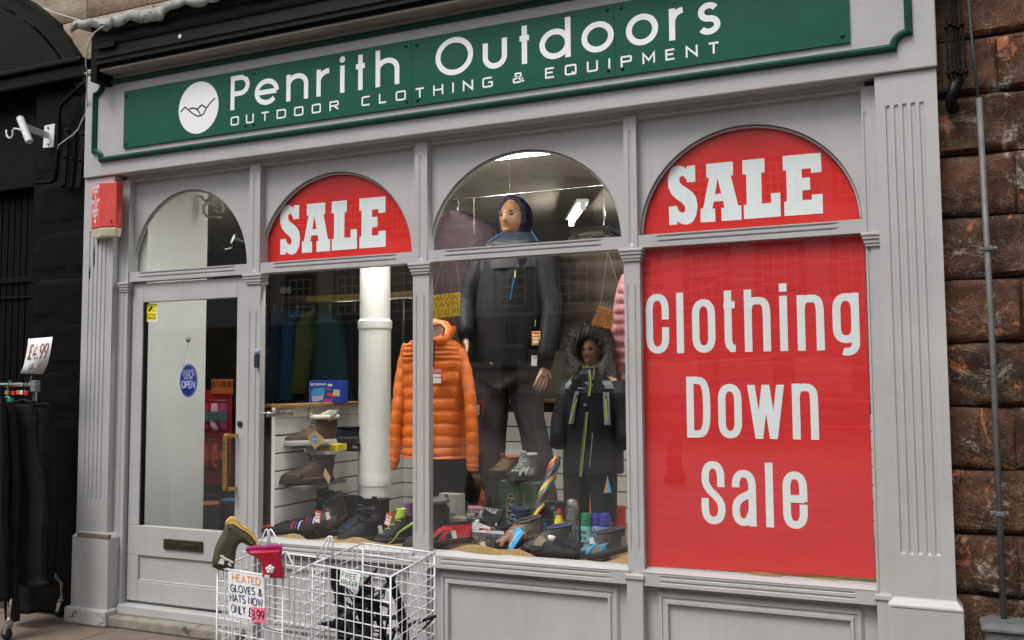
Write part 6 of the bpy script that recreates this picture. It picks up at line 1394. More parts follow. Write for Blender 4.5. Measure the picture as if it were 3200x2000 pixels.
# bottom row shoes
p = bed('J', 400, 1125)
shoe('red running shoe with black laces and black sole panel', Vector((w('J', 600, 1085, .24).x, .27, zBED+.045)), pi+.38, .30, .11, (.55, .015, .025), (.05, .012, .014), None, (.012, .012, .012), (.012, .012, .012), panel=(.45, .02, .03), ry=.12, rx=.15)
M_acr = bpy.data.materials.new('clear_acrylic'); M_acr.use_nodes = True; q_ = NT(M_acr); q_.n.remove(q_.n['Principled BSDF']); tr_ = q_.new('ShaderNodeBsdfTransparent'); gl_ = q_.new('ShaderNodeBsdfGlossy'); gl_.inputs[1].default_value = .02; ms_ = q_.new('ShaderNodeMixShader'); ms_.inputs[0].default_value = .012; tr_.inputs[0].default_value = (.9, .92, .94, 1)
q_.l.new(tr_.outputs[0], ms_.inputs[1]); q_.l.new(gl_.outputs[0], ms_.inputs[2]); q_.l.new(ms_.outputs[0], q_.n['Material Output'].inputs[0])
aq = [w('J', x, y, yy_) for x, y, yy_ in ((590, 1090, .15), (985, 1150, .15), (945, 930, .20), (605, 900, .20), (610, 880, .26), (940, 895, .26))]
ac_ = thing('acrylic_stand', 'clear bent acrylic ticket holder standing in front of the socks packs', 'holder', aq[0])
MB().add(aq, [(0, 1, 2, 3)]).build('front_sheet', M_acr, ac_, solid=.003); MB().add(aq, [(3, 2, 5, 4)]).build('top_sheet', mat('acrylic_edge', (.38, .40, .44), .25), ac_, solid=.003)
drape([('J', 690, 900, 925), ('J', 650, 940, 960), ('J', 635, 960, 1020), ('J', 640, 975, 1090), ('J', 660, 980, 1130)], .34, .06, 24, .06).build('bum_bag', cloth('black_fabric', (.012, .012, .013), .7), None, smooth=True, label='black bum bag with white label behind the acrylic holder', cat='bag')
q = [w('J', x, y, .18) for x, y in ((985, 1135), (955, 1015), (1095, 845), (1160, 900))]
lf = hang_tag('leaflet', 'bright blue folded leaflet standing between the shoes', [w('J', x, y, yy_) for x, y, yy_ in ((1005, 1138, .16), (968, 1030, .18), (1098, 845, .22), (1162, 905, .20))], mat('leaflet_blue', (.02, .33, .70), .4, .06, 8))
lfq = [w('J', x, y, yy_-.003) for x, y, yy_ in ((1005, 1138, .16), (968, 1030, .18), (1098, 845, .22), (1162, 905, .20))]
lff = lambda u, v_, h=0.: lfq[0].lerp(lfq[3], u).lerp(lfq[1].lerp(lfq[2], u), v_)+Vector((0, -h, 0))
write(MB(), 'hey hey hey', lff, .12, .5, .22, .025, width=.75).build('lettering', M_tag, lf, kind='stuff')
shoe('grey hiking shoe with orange eyelets and black toe beside the blue leaflet', Vector((w('J', 1340, 1120, .30).x, .36, zBED+.08)), pi+.72, .30, .12, (.20, .17, .14), (.015, .015, .015), (.015, .015, .016), (.45, .12, .04), (.10, .09, .08), panel=(.10, .09, .08), ry=.24)
q = [w('J', x, y, .15) for x, y in ((1195, 1125), (1262, 1150), (1400, 985), (1340, 940), (1300, 965))]; hang_tag('swing_tag', 'beige folded swing tag standing against the grey hiking shoe', q, mat('tag_beige', (.36, .29, .19), .7))
shoe('blue walking boot with pale blue laces beside the umbrella', Vector((w('J', 1130, 860, .52).x, .62, zBED+.004)), -pi/2-.5, .26, .19, (.02, .035, .09), (.02, .02, .02), None, (.18, .33, .60), (.04, .07, .17), cat='boot')
shoe('dark blue walking boot with pale blue laces behind the umbrella', Vector((w('J', 1370, 870, .52).x, .64, zBED+.004)), -pi/2+.2, .26, .17, (.014, .022, .05), (.02, .02, .02), None, (.18, .33, .60), (.03, .05, .12), cat='boot')
shoe('grey brown walking shoe with black tag lying near the burlap edge', Vector((w('J', 1700, 1050, .26).x, .29, zBED+.055)), pi+.45, .30, .12, (.055, .05, .043), (.03, .03, .03), (.022, .022, .022), (.05, .045, .04), (.04, .036, .03), panel=(.10, .095, .085), ry=.16)
q = [w('J', x, y, .14) for x, y in ((1455, 1045), (1528, 1082), (1598, 1015), (1560, 950))]; tg = hang_tag('swing_tag', 'black and teal swing tag on the grey brown shoe', q, mat('tag_black', (.02, .025, .03), .4))
p = bed('J', 1560, 1200)
glove('black glove laid across the grey brown shoe', Vector((w('J', 1520, 1180, .14).x, .15, zBED+.02)), pi-.15, (.010, .010, .011), None, 1.15)
glove('second black glove under the orange ticket', Vector((w('J', 1640, 1110, .2).x, .20, zBED+.05)), pi-.6, (.011, .011, .012), None, 1.0)
shoe('large grey walking boot with bright blue laces at the window post', Vector((w('J', 2275, 1200, .22).x, .25, zBED+.06)), pi+.40, .31, .12, (.05, .05, .052), (.02, .02, .021), (.02, .02, .021), (.03, .28, .50), (.05, .05, .055), cat='boot', panel=(.17, .165, .155), ry=.20)
# cans and bottles
def bottle(name, label, p, prof, m, cap, mc, band=None, text=()):
    o = thing(name, label, 'bottle', p); MB().lathe(prof, p, (0, 0, 1), 24).build('body', m, o, smooth=True, auto=45); MB().lathe([(r, z) for r, z in cap], p, (0, 0, 1), 24).build('cap', mc, o, smooth=True, auto=45)
    R0 = max(r for r, z in prof)
    if band:
        z0, z1, mm = band; MB().loft([[p+Vector((math.cos(a)*(R0+.0006), math.sin(a)*(R0+.0006), z)) for a in [2*pi*k/28 for k in range(28)]] for z in (z0, z1)], False).build('label_band', mm, o, smooth=True)
    for s, z, h, m2, ww in text:
        f = lambda u, v_, hh=0.: p+Vector((math.sin(u/R0-.42)*(R0+.0014+hh), -math.cos(u/R0-.42)*(R0+.0014+hh), v_)); write(MB(), s, f, -ww/2, z, h, h*.2, width=ww, lift=.0002).build('lettering', m2, o, kind='stuff')
    return o
pz = w('J', 1540, 915, .34); pz.z = zBED; r = .030; hg_ = (w('J', 1540, 745, .34).z-zBED)/.142
bottle('gas_can', 'yellow gas canister with red cap beside the steel flask', pz, [(r, 0), (r, .006), (r, .11*hg_), (r*1.02, .112*hg_), (r*.8, .132*hg_), (r*.62, .142*hg_), (r*.62, .15*hg_)], mat('can_yellow', (.70, .50, .02), .35, .05, 8), [(r*.40, .1502*hg_), (r*.40, .172*hg_), (r*.30, .176*hg_)], mat('cap_red', (.5, .02, .02), .35), None, (('butane gas', .08, .012, M_tag, .04), ('fuel', .03, .014, M_tag, .03)))
pz = w('J', 1682, 890, .30); pz.z = zBED; r = .036; ht = w('J', 1682, 535, .30).z-zBED
bottle('vacuum_flask', 'brushed steel vacuum flask standing among the bottles', pz, [(r, 0), (r, ht*.60), (r*.98, ht*.62)], M_steel, [(r*.99, ht*.63), (r*.99, ht*.84), (r*.93, ht*.92), (r*.75, ht*.98), (r*.3, ht*.999), (0, ht)], M_steel)
for lab, x, c, cc_, lt, y in (('teal bottle of tech wash with dark green cap', 1828, (.03, .42, .36), (.01, .15, .06), ('NIKWAX', 'TECH', 'WASH'), .30), ('blue bottle with navy cap and white label at the front', 2035, (.10, .16, .42), (.03, .03, .22), ('NIKWAX', 'DOWN', 'PROOF'), .27), ('pale blue bottle with navy cap tucked between its neighbours', 1938, (.18, .27, .55), (.03, .03, .22), ('NIKWAX', 'T'), .33)):
    pz = w('J', x, 960, y); pz.z = zBED+.0; r = .0285; ht = w('J', x, 700, y).z-zBED
    bottle('wash_bottle', lab, pz, [(r, 0), (r, ht*.70), (r*.93, ht*.715)], mat('b_%.2f' % c[0], c, .35, .06, 10), [(r*.98, ht*.72), (r*.98, ht*.96), (r*.85, ht)], mat('bc_%.2f' % cc_[0], cc_, .35), (ht*.30, ht*.66, mat('bl_%.2f' % c[0], tuple(min(.8, v*.6+.25) for v in c), .4)), tuple((s, ht*(.54-.13*i), ht*.075, M_inkb if i == 0 else M_ink, .042-.006*i) for i, s in enumerate(lt)))
q = [w('J', x, y, yy_) for x, y, yy_ in ((1772, 700, .62), (1950, 690, .62), (1888, 590, .72), (1765, 632, .72))]; tg = hang_tag('leaflet', 'orange leaflet with pale small print behind the wash bottles', q, mat('leaflet_orange', (.62, .12, .03), .5))
drape([('J', 2110, 2240, 625), ('J', 2075, 2240, 680), ('J', 2085, 2240, 770), ('J', 2120, 2240, 860)], .60, .06, 20, .05).build('red_pouch', cloth('red_nylon', (.5, .025, .02), .5), None, smooth=True, label='red nylon pouch with grey toggle by the window post', cat='pouch')
MB().obox(w('J', 2128, 655, .52), (.022, 0, .006), (0, .008, 0), (0, 0, .014)).build('toggle', M_galv, None, bevel=.004, label='grey plastic toggle on the red nylon pouch', cat='toggle')
q = [w('J', x, y, .25) for x, y in ((1650, 1020), (1800, 1065), (1822, 1025), (1680, 1010))]; hang_tag('swing_tag', 'white ticket with coloured corner on the black gloves', q, M_tag)
for s, lab in (((2015, 480), 'brown and pale side'), ((2055, 480), 'blue side')): pass
o = thing('pennant_tag', 'small blue and brown pennant tag hanging on the child mannequin trousers', 'swing tag', w('J', 2055, 480, .28)); MB().poly([w('J', *p, .28) for p in ((2015, 480), (2055, 480), (2055, 300))], off=(0, .002, 0)).build('brown_half', M_kraft, o); MB().poly([w('J', *p, .28) for p in ((2056, 480), (2098, 478), (2056, 300))], off=(0, .002, 0)).build('blue_half', mat('tag_blue', (.03, .30, .55), .5), o)
q = [w('J', x, y, .27) for x, y in ((2135, 452), (2155, 452), (2128, 318), (2105, 320))]; tg = hang_tag('swing_tag', 'narrow black swing tag hanging next to the pennant tag', q, M_black2)
# wall to wall at the right: things glimpsed below the poster
for lab, x, m in (('white ticket corner peeping out under the red poster', 2245, M_tag), ('second white ticket corner under the red poster edge', 2295, M_tag)):
    p = W(x, 1795, .17); MB().poly([p+Vector(v) for v in ((-.02, 0, .02), (.012, 0, -.015), (.03, 0, .02))], off=(0, .002, 0)).build('ticket', m, None, label=lab, cat='ticket')

# smaller stock between the larger pieces
o, f, W_, H_ = box_thing('shoe_box', 'black shoe box end beside the white column', 'F', 805, 965, 1240, 1160, .60, .12, M_black2); txt(o, 'hi', f, W_*.72, H_*.4, H_*.3, .005, W_*.2, M_tag)
shoe('navy slip on shoe on the black box beside the column', Vector((w('F', 960, 1150, .62).x, .66, w('F', 960, 1152, .62).z)), pi+.7, .26, .09, (.012, .016, .035), (.02, .02, .025), None, (.03, .03, .05))
o, f, W_, H_ = box_thing('shoe_box', 'black carton with grey emblem behind the gas canister', 'J', 1350, 1590, 760, 575, .46, .08, M_black2); prnt(o, f, rect(W_*.42, H_*.55, W_*.62, H_*.78), mat('emblem_grey', (.10, .10, .10), .5))
pz = w('J', 1530, 800, .42); pz.z = zBED; bottle('wash_bottle', 'green capped bottle hidden behind the gas canister', pz, [(.028, 0), (.028, .13), (.026, .135)], mat('b_green', (.05, .25, .14), .4), [(.027, .136), (.027, w('J', 1530, 690, .42).z-zBED), (.022, w('J', 1530, 684, .42).z-zBED)], mat('bc_green', (.012, .14, .06), .35))
o = thing('sock_roll', 'white rolled liner socks beside the gas canister', 'socks', w('J', 1455, 1000, .2)); MB().tube([w('J', 1415, 985, .22), w('J', 1450, 965, .2), w('J', 1490, 985, .2)], [.018, .024, .02], 12).build('roll', M_tag, o, smooth=True)
for i, (k, x, y, yy_, c, lab) in enumerate((('J', 408, 930, .16, (.66, .65, .62), 'white folded price ticket beside the red running shoe'), ('J', 1700, 1195, .10, (.62, .14, .03), 'orange ticket corner on the burlap under the glove'), ('O', 850, 800, .30, (.66, .65, .62), 'white price ticket on the mottled brown boot'), ('O', 1470, 960, .18, (.40, .40, .42), 'clear plastic price ticket by the reduced tag'), ('J', 1890, 1010, .14, (.66, .65, .62), 'white price ticket tucked under the blue laced boot'), ('O', 940, 680, .50, (.5, .5, .5), 'grey logo ticket on the wide snow boot'), ('J', 722, 1050, .13, (.66, .65, .62), 'white price ticket on the black bum bag'))):
    c_ = w(k, x, y, yy_); MB().obox(c_, (.013, 0, .004), (0, .001, 0), (-.006, 0, .021)).build('price_ticket', mat('ticket_%d' % i, c, .5), None, label=lab, cat='price ticket', group='small price tickets')
shoe('small black trainer with red laces behind the red running shoe', Vector((w('J', 470, 900, .40).x, .46, zBED)), pi+.9, .26, .11, (.02, .018, .02), (.3, .3, .3), None, (.4, .03, .03))
shoe('charcoal approach shoe with orange trim behind the blue leaflet', Vector((w('J', 1000, 930, .36).x, .44, zBED)), pi+.8, .27, .12, (.035, .033, .033), (.05, .05, .05), (.02, .02, .02), (.5, .18, .04), panel=(.06, .055, .05))
shoe('dark green walking shoe behind the wash bottles', Vector((w('J', 1960, 900, .40).x, .46, zBED)), pi+.6, .27, .12, (.02, .03, .02), (.02, .02, .02), None, (.12, .12, .05))
shoe('black leather boot with grey laces behind the strapped shoe', Vector((w('O', 1240, 900, .50).x, .66, zBED)), -pi/2-.3, .28, .2, (.013, .012, .012), (.02, .02, .02), None, (.16, .16, .16), cat='boot')
# ================================================================== clothes and mannequins in the window
M_skin = mat('mannequin_skin', (.165, .076, .036), .42, .06, 6); M_skin2 = mat('mannequin_skin_pale', (.44, .27, .16), .45, .06, 6)
M_eye = mat('painted_eye', (.02, .015, .012), .3); M_lip = mat('painted_lip', (.36, .14, .09), .4)
def head_part(parent, c, hgt, skin, turn=0., tilt=0.):
    """mannequin head: c = chin to crown centre; hgt = head height"""
    s = hgt/.23; rings = []; NA = 40; NK = 34; R = Matrix.Rotation(turn, 3, 'Z') @ Matrix.Rotation(tilt, 3, 'X')
    gs = lambda x, m, d: math.exp(-((x-m)/d)**2)
    for k in range(NK+1):
        v_ = k/NK; z = -.115+.23*v_                                  # chin at -.115
        wv = .010+.066*math.sin(pi*min(1, v_*1.02+.0))**.5*(.80+.26*v_ if v_ < .6 else .956-(v_-.6)*.25) if 0 < v_ < 1 else .004
        dv = .012+.088*math.sin(pi*min(.999, v_))**.5*(.82+.25*v_ if v_ < .6 else .97) if 0 < v_ < 1 else .004
        r = []
        for a in range(NA):
            an = 2*pi*a/NA; cs, sn = math.cos(an), math.sin(an)      # face looks to -y (an = -pi/2)
            x, y = wv*cs, dv*sn+(.012 if sn > 0 else 0)*v_
            if sn < 0:
                u = x/.07
                y -= .021*gs(u, 0, .16)*gs(z, -.018, .020)+.012*gs(u, 0, .12)*gs(z, .012, .03)   # nose
                y += .011*(gs(u, .44, .2)+gs(u, -.44, .2))*gs(z, .018, .016)                       # sockets
                y -= .006*gs(z, .040, .012)*gs(u, 0, .8)                                          # brow
                y -= .007*gs(u, 0, .34)*gs(z, -.060, .007)+.006*gs(u, 0, .30)*gs(z, -.072, .007)  # lips
                y -= .007*gs(u, 0, .3)*gs(z, -.102, .014)                                         # chin
            r.append(c+R @ Vector((x, y, z))*s)
        rings.append(r)
    hd = MB().loft(rings).build('head', skin, parent, smooth=True)
    def sp_(x, y, z, rx, ry, rz_, m, nm): MB().loft([[c+R @ Vector((x+rx*math.sin(pi*k/8)*math.cos(2*pi*a/12), y+ry*math.sin(pi*k/8)*math.sin(2*pi*a/12), z+rz_*math.cos(pi*k/8)))*s for a in range(12)] for k in range(9)], False).build(nm, m, hd, smooth=True)
    for sg_ in (-1, 1):
        sp_(sg_*.030, -.080, .018, .014, .010, .0055, M_eye, 'eye'); sp_(sg_*.031, -.0865, .0375, .017, .008, .0032, mat('painted_brow', (.13, .06, .03), .5), 'eyebrow')
        sp_(sg_*.070, .006, .005, .008, .016, .028, skin, 'ear')
    sp_(0, -.0945, -.0655, .021, .007, .0052, M_lip, 'mouth')
    return hd
def skin_body(name, joints, edges, m, parent):
    me = bpy.data.meshes.new(name); me.from_pydata([j[0]-ORG[parent.name] for j in joints], edges, []); ob = bpy.data.objects.new(name, me); COL.objects.link(ob); ob.parent = parent; ORG[ob.name] = ORG[parent.name]
    sk = ob.modifiers.new('skin', 'SKIN'); sk.use_smooth_shade = True
    for i, j in enumerate(joints): me.skin_vertices[0].data[i].radius = (j[1], j[1])
    me.skin_vertices[0].data[0].use_root = True
    sb_ = ob.modifiers.new('sub', 'SUBSURF'); sb_.levels = 1; sb_.render_levels = 1; me.materials.append(m); return ob
def hand_joints(J, E, wi, wrist, direction, side, curl, spread=.011, sc=1.):
    """append palm and five fingers to a skeleton from the wrist joint index wi"""
    d = Vector(direction).normalized(); s = Vector(side).normalized(); n_ = d.cross(s).normalized()
    p1 = wrist+d*.045*sc; J.append((p1, .021*sc)); pi_ = len(J)-1; E.append((wi, pi_))
    for k, (o_, l) in enumerate(((-1.5, .068), (-.5, .078), (.5, .074), (1.5, .058))):
        prev = pi_; pos = wrist+d*.082*sc+s*o_*.0195*sc
        J.append((pos, .0095*sc)); E.append((prev, len(J)-1)); prev = len(J)-1; dd = d.copy()
        for q in range(3):
            dd = (dd+n_*curl*(q+.6)*.5).normalized(); pos = pos+dd*l*sc/3*(1.15-.12*q)+s*o_*spread*.12
            J.append((pos, (.0088-.001*q)*sc)); E.append((prev, len(J)-1)); prev = len(J)-1
    pos = wrist+d*.035*sc-s*.026*sc; J.append((pos, .012*sc)); E.append((pi_, len(J)-1)); prev = len(J)-1
    for q in range(2): pos = pos+(d*.75-s*.55+n_*curl*.6).normalized()*.028*sc; J.append((pos, (.0105-.0015*q)*sc)); E.append((prev, len(J)-1)); prev = len(J)-1
YM = 1.0
ad = thing('mannequin', 'adult mannequin in navy hood dark ski jacket and charcoal trousers', 'mannequin', Vector((w('I', 850, 900, YM).x, YM, zBED)))
hc = w('H', 925, 565, YM); chin = w('H', 905, 738, YM); crown = w('H', 940, 392, YM); hh = (crown.z-chin.z)*1.14; hc = (chin+crown)/2
shL, shR = w('H', 690, 840, YM), w('H', 1190, 830, YM); elL, elR = w('H', 480, 1330, YM-.05), w('H', 1300, 1380, YM-.05); wrL, wrR = w('I', 470, 150, YM-.20), w('I', 1215, 420, YM-.22)
pel = w('I', 850, 470, YM); J = [(pel, .07), ((pel+hc)/2+Vector((0, 0, -.02)), .10), (Vector((hc.x, YM, shL.z-.02)), .09), (Vector((hc.x, YM+.01, chin.z-.03)), .048), (Vector((hc.x, YM, chin.z+.05)), .045)]
E_ = [(0, 1), (1, 2), (2, 3), (3, 4)]
for sh, el, wr, dr_, sd in ((shL, elL, wrL, (.25, -.35, -1), (.55, -.8, .2)), (shR, elR, wrR, (-.10, -.25, -1), (-.6, -.75, .1))):
    i = len(J); J += [(sh, .06), (el, .042), (wr, .026)]; E_ += [(2, i), (i, i+1), (i+1, i+2)]; hand_joints(J, E_, i+2, wr, dr_, sd, .35, sc=1.05)
for hp, kn, ft in ((w('I', 700, 560, YM), w('I', 710, 980, YM), w('J', 790, 640, YM+.02)), (w('I', 1000, 560, YM), w('I', 1090, 1000, YM), w('J', 1400, 640, YM+.04))):
    i = len(J); ft.z = max(ft.z, zBED+.03); J += [(hp, .06), (kn, .045), (ft, .035), (ft+Vector((0, -.12, -.02)), .03)]; E_ += [(0, i), (i, i+1), (i+1, i+2), (i+2, i+3)]
skin_body('body', J, E_, M_skin2, ad)
head_part(ad, hc, hh, M_skin, -.10)
M_navy = cloth('navy_hood', (.004, .004, .012), .75); M_jack = cloth('dark_ski_shell', (.013, .012, .013), .55, .4, 70); M_jackg = cloth('grey_ski_panel', (.045, .045, .05), .55, .4, 70); M_char = cloth('charcoal_trousers', (.060, .054, .057), .7, .5, 45)
# hood round the face
hr = []
for k in range(15):
    a = math.radians(-62+k*304/14); hr.append(hc+Vector((math.cos(a)*.088, -.030, math.sin(a)*.128+.012)))
MB().tube(hr, [.014]+[.020]*13+[.014], 10).build('hood_rim', M_navy, ad, smooth=True)
MB().loft([[hc+Vector((.100*math.cos(2*pi*a/24)*s_, .03+y, .136*math.sin(2*pi*a/24)*s_+.012)) for a in range(24)] for y, s_ in ((-.05, 1.), (.0, 1.08), (.05, 1.02), (.09, .75), (.11, .3), (.112, .01))], False).build('hood', M_navy, ad, smooth=True)
drape([('H', 810, 1090, 700), ('H', 760, 1130, 740), ('H', 690, 1190, 790)], YM-.01, .09, 28, .03).build('collar', cloth('blue_black_collar', (.012, .018, .03), .7), ad, smooth=True)
for pts in ([(680, 775), (760, 720), (830, 680)], [(1150, 770), (1120, 720), (1090, 670)]): MB().tube([w('H', *p, YM-.10) for p in pts], .0035, 6).build('blue_piping', mat('piping_blue', (.012, .08, .22), .5), ad)
jrows = [('H', 720, 1180, 790), ('H', 650, 1250, 850), ('H', 625, 1255, 920), ('H', 615, 1240, 1050), ('H', 605, 1225, 1250), ('H', 580, 1215, 1450), ('I', 545, 1205, 150), ('I', 508, 1190, 300), ('I', 505, 1185, 400), ('I', 515, 1180, 455)]
drape(jrows, YM, .155, 48, .03, seed=2, step=7).build('jacket', M_jack, ad, smooth=True)
drape([(k, a+(b-a)*.02, b-(b-a)*.02, y) for k, a, b, y in jrows[0:4]], YM-.006, .155, 48, .03, seed=2, step=7).build('shoulder_panel', M_jackg, ad, smooth=True)
for sh, el, wr in ((shL, elL, wrL), (shR, elR, wrR)):
    dv = (wr-el); MB().tube([sh+Vector((0, 0, .01)), sh.lerp(el, .35), sh.lerp(el, .7), el, el.lerp(wr, .4), el.lerp(wr, .8), wr+dv.normalized()*.01], [.085, .084, .077, .072, .064, .054, .046], 18).build('sleeve', M_jack, ad, smooth=True)
    MB().tube([wr-dv.normalized()*.03, wr+dv.normalized()*.03], [.042, .036], 14).build('cuff', M_black2, ad, smooth=True)
MB().tube([w('H', 940, 1045, YM-.165), w('H', 915, 1180, YM-.168), w('H', 888, 1320, YM-.17)], .0075, 6, flat=.4).build('blue_zip', mat('zip_blue', (.02, .22, .62), .4), ad); MB().tube([w('H', 938, 1045, YM-.176), w('H', 935, 1110, YM-.178)], .005, 6).build('zip_pull', mat('zip_lime', (.5, .55, .10), .4), ad)
MB().tube([w('I', 855, 10, YM-.165), w('I', 855, 200, YM-.165), w('I', 850, 300, YM-.163)], .003, 6).build('front_seam', M_black2, ad)
MB().lathe([(.011, 0), (.009, .006), (0, .008)], w('I', 714, 412, YM-.165), (0, -1, 0), 12).build('snap_stud', M_steel, ad)
drape([('I', 548, 865, 450), ('I', 545, 870, 600), ('I', 560, 865, 760), ('I', 580, 850, 930), ('I', 590, 835, 1080), ('I', 600, 825, 1300), ('J', 690, 890, 400), ('J', 700, 900, 560), ('J', 720, 890, 660)], YM, .085, 32, .06, seed=4, step=7).build('trouser_leg', M_char, ad, smooth=True)
drape([('I', 850, 1185, 450), ('I', 870, 1190, 600), ('I', 905, 1195, 760), ('I', 955, 1205, 930), ('I', 1000, 1235, 1080), ('I', 1035, 1290, 1300), ('J', 1230, 1440, 300), ('J', 1290, 1490, 450), ('J', 1320, 1500, 640)], YM+.02, .085, 32, .06, seed=6, step=7).build('trouser_leg', M_char, ad, smooth=True)
drape([('I', 545, 1190, 380), ('I', 545, 1192, 470), ('I', 600, 1150, 560), ('I', 760, 980, 640)], YM+.005, .13, 36, .03).build('trouser_seat', M_char, ad, smooth=True)
# tags on the mannequin
o = reduced_tag('red reduced tag with yellow scalloped edge hung on the ski jacket', w('I', 1132, 228, YM-.20), .042, .075, 0, 0, yel=True)
q = [w('I', x, y, YM-.20) for x, y in ((1055, 490), (1180, 492), (1185, 285), (1062, 278))]
tg = hang_tag('swing_tag', 'large black swing tag with white barcode label on the ski jacket', q, M_black2); tq = [w('I', x, y, YM-.203) for x, y in ((1090, 432), (1155, 436), (1160, 338), (1092, 335))]; lbp = MB().poly(tq).build('barcode_label', M_tag, tg)
bcd = MB()
for i in range(9): p = tq[3].lerp(tq[2], .25+.06*i)+Vector((0, -.001, -.004)); bcd.quad(p, p+Vector((.0013, 0, 0)), p+Vector((.0013, 0, -.012)), p+Vector((0, 0, -.012)))
bcd.build('barcode', M_ink, lbp, kind='stuff')
MB().tube([w('I', 1128, 0, YM-.18), w('I', 1125, 60, YM-.19)], .002, 5).build('tag_cord', mat('zip_lime', (.5, .55, .10), .4), tg)
q = [w('I', x, y, YM-.12) for x, y in ((548, 905), (622, 912), (628, 775), (552, 775))]
tg = hang_tag('swing_tag', 'black swing tag with red edge and white lettering on the charcoal trousers', q, mat('tag_slate', (.03, .035, .04), .4)); MB().poly([v+Vector((.006, .003, .004)) for v in q]).build('red_back', M_tred, tg)
tf = lambda u, v_, h=0.: q[1].lerp(q[2], u).lerp(q[0].lerp(q[3], u), v_)+Vector((0, -.001-h, 0))
write(MB(), 'ICEPEAK', tf, .12, .35, .3, .05, width=.68, lift=.0006).build('lettering', M_tag, tg, kind='stuff')
# --- orange padded jacket
YJ = .42; oj = thing('puffer_jacket', 'bright orange padded jacket hanging beside the adult mannequin', 'jacket', w('F', 1690, 1300, YJ)); M_oj = mat('orange_ripstop', (.70, .150, .012), .42, .12, 10, .9, 48, stretch=(.6, 1, 2.2))
drape([('F', 1500, 1850, 190), ('F', 1440, 1915, 240), ('F', 1405, 1955, 320), ('F', 1400, 1980, 400), ('F', 1405, 1985, 600), ('F', 1410, 1985, 800), ('F', 1405, 1985, 1000), ('F', 1400, 1985, 1180), ('F', 1405, 1985, 1300)], YJ, .12, 48, .02, .13, 13.5, 3, 14).build('body', M_oj, oj, smooth=True)
def puff_sleeve(pts, Y, nm='sleeve', m=M_oj, par=None, nb=11, k='F', dp=.12):
    P = [w(k, x, y, Y+yo) for x, y, r, yo in pts]; sc = (P[0]-Vector((0, -CAM_D, CAM_H))).dot(AF)/(1600*FOC)/ZO[k][2]; R_ = [r*sc for x, y, r, yo in pts]; m2 = 16; pp_ = []; rr_ = []; N = (len(P)-1)*m2
    for i in range(N+1):
        f = i/m2; j = min(int(f), len(P)-2); u = f-j; pp_.append(P[j].lerp(P[j+1], u)); rr_.append((R_[j]+(R_[j+1]-R_[j])*u)*(1-dp+dp*abs(math.sin(pi*nb*i/N))**.5))
    return MB().tube(pp_, rr_, 20).build(nm, m, par, smooth=True)
puff_sleeve([(1450, 235, 70, .0), (1400, 420, 66, -.02), (1365, 620, 64, -.05), (1350, 820, 64, -.07), (1325, 1020, 62, -.08), (1320, 1200, 58, -.08), (1312, 1330, 48, -.08), (1300, 1400, 30, -.08)], YJ, par=oj)
puff_sleeve([(1930, 300, 60, .0), (1985, 480, 58, -.02), (2020, 700, 60, -.05), (2035, 900, 60, -.07), (2045, 1100, 60, -.08), (2045, 1280, 60, -.08), (2048, 1380, 58, -.08), (2046, 1425, 46, -.08)], YJ, par=oj)
MB().tube([w('F', x, y, YJ+yo) for x, y, yo in ((1700, 215, -.11), (1610, 190, -.08), (1570, 120, -.02), (1610, 60, .05), (1690, 40, .07), (1780, 60, .05), (1815, 120, -.02), (1780, 180, -.08), (1700, 215, -.11))], [.030, .032, .034, .036, .036, .036, .034, .032, .030], 12).build('hood_roll', M_oj, oj, smooth=True)
drape([('F', 1590, 1870, 60), ('F', 1560, 1875, 110), ('F', 1540, 1830, 190), ('F', 1580, 1800, 240)], YJ+.06, .07, 24, .04).build('hood', M_oj, oj, smooth=True)
MB().tube([w('F', x, y, YJ-.10) for x, y in ((1640, 60), (1740, 45), (1782, 80), (1770, 140), (1700, 190))], .006, 6).build('hood_binding', mat('burgundy_trim', (.07, .012, .02), .5), oj)
drape([('F', 1620, 1770, 60), ('F', 1625, 1765, 120), ('F', 1650, 1740, 185)], YJ-.05, .03, 20, .04).build('lining', mat('pale_lining', (.42, .43, .40), .6), oj, smooth=True)
zx = lambda y: 1690-(y-180)*.043
MB().tube([w('F', zx(y), y, YJ-.140) for y in range(190, 1300, 60)], .006, 6, flat=.6).build('zip', mat('burgundy_trim', (.07, .012, .02), .5), oj); MB().obox(w('F', 1680, 325, YJ-.138), (.006, 0, 0), (0, .003, 0), (0, 0, .018)).build('zip_pull', M_steel, oj)
reduced_tag('red and white sale tag hanging on the orange padded jacket', w('F', 1712, 605, YJ-.16), .066, .098, 0, 0, word='sale')
# --- child mannequin
YK = .43
ch_ = thing('mannequin', 'child mannequin in black grey jacket with lime zips and fur hood', 'mannequin', Vector((w('I', 1660, 900, YK).x, YK, zBED)))
cA, cB = w('I', 1662, 412, YK), w('I', 1660, 195, YK); hc2 = (cA+cB)/2; 
sL, sR = w('I', 1480, 590, YK), w('I', 1880, 590, YK); eL, eR = w('I', 1370, 950, YK-.04), w('I', 1960, 950, YK-.02); rL, rR = w('I', 1345, 1200, YK-.10), w('I', 1990, 1200, YK-.08); pv = w('I', 1680, 1250, YK)
J = [(pv, .09), (w('I', 1670, 900, YK), .085), (w('I', 1665, 600, YK), .06), (w('I', 1662, 480, YK+.01), .035), (Vector((hc2.x, YK, cA.z+.04)), .035)]; E_ = [(0, 1), (1, 2), (2, 3), (3, 4)]
for sh, el, wr in ((sL, eL, rL), (sR, eR, rR)):
    i = len(J); J += [(sh, .045), (el, .032), (wr, .02)]; E_ += [(2, i), (i, i+1), (i+1, i+2)]
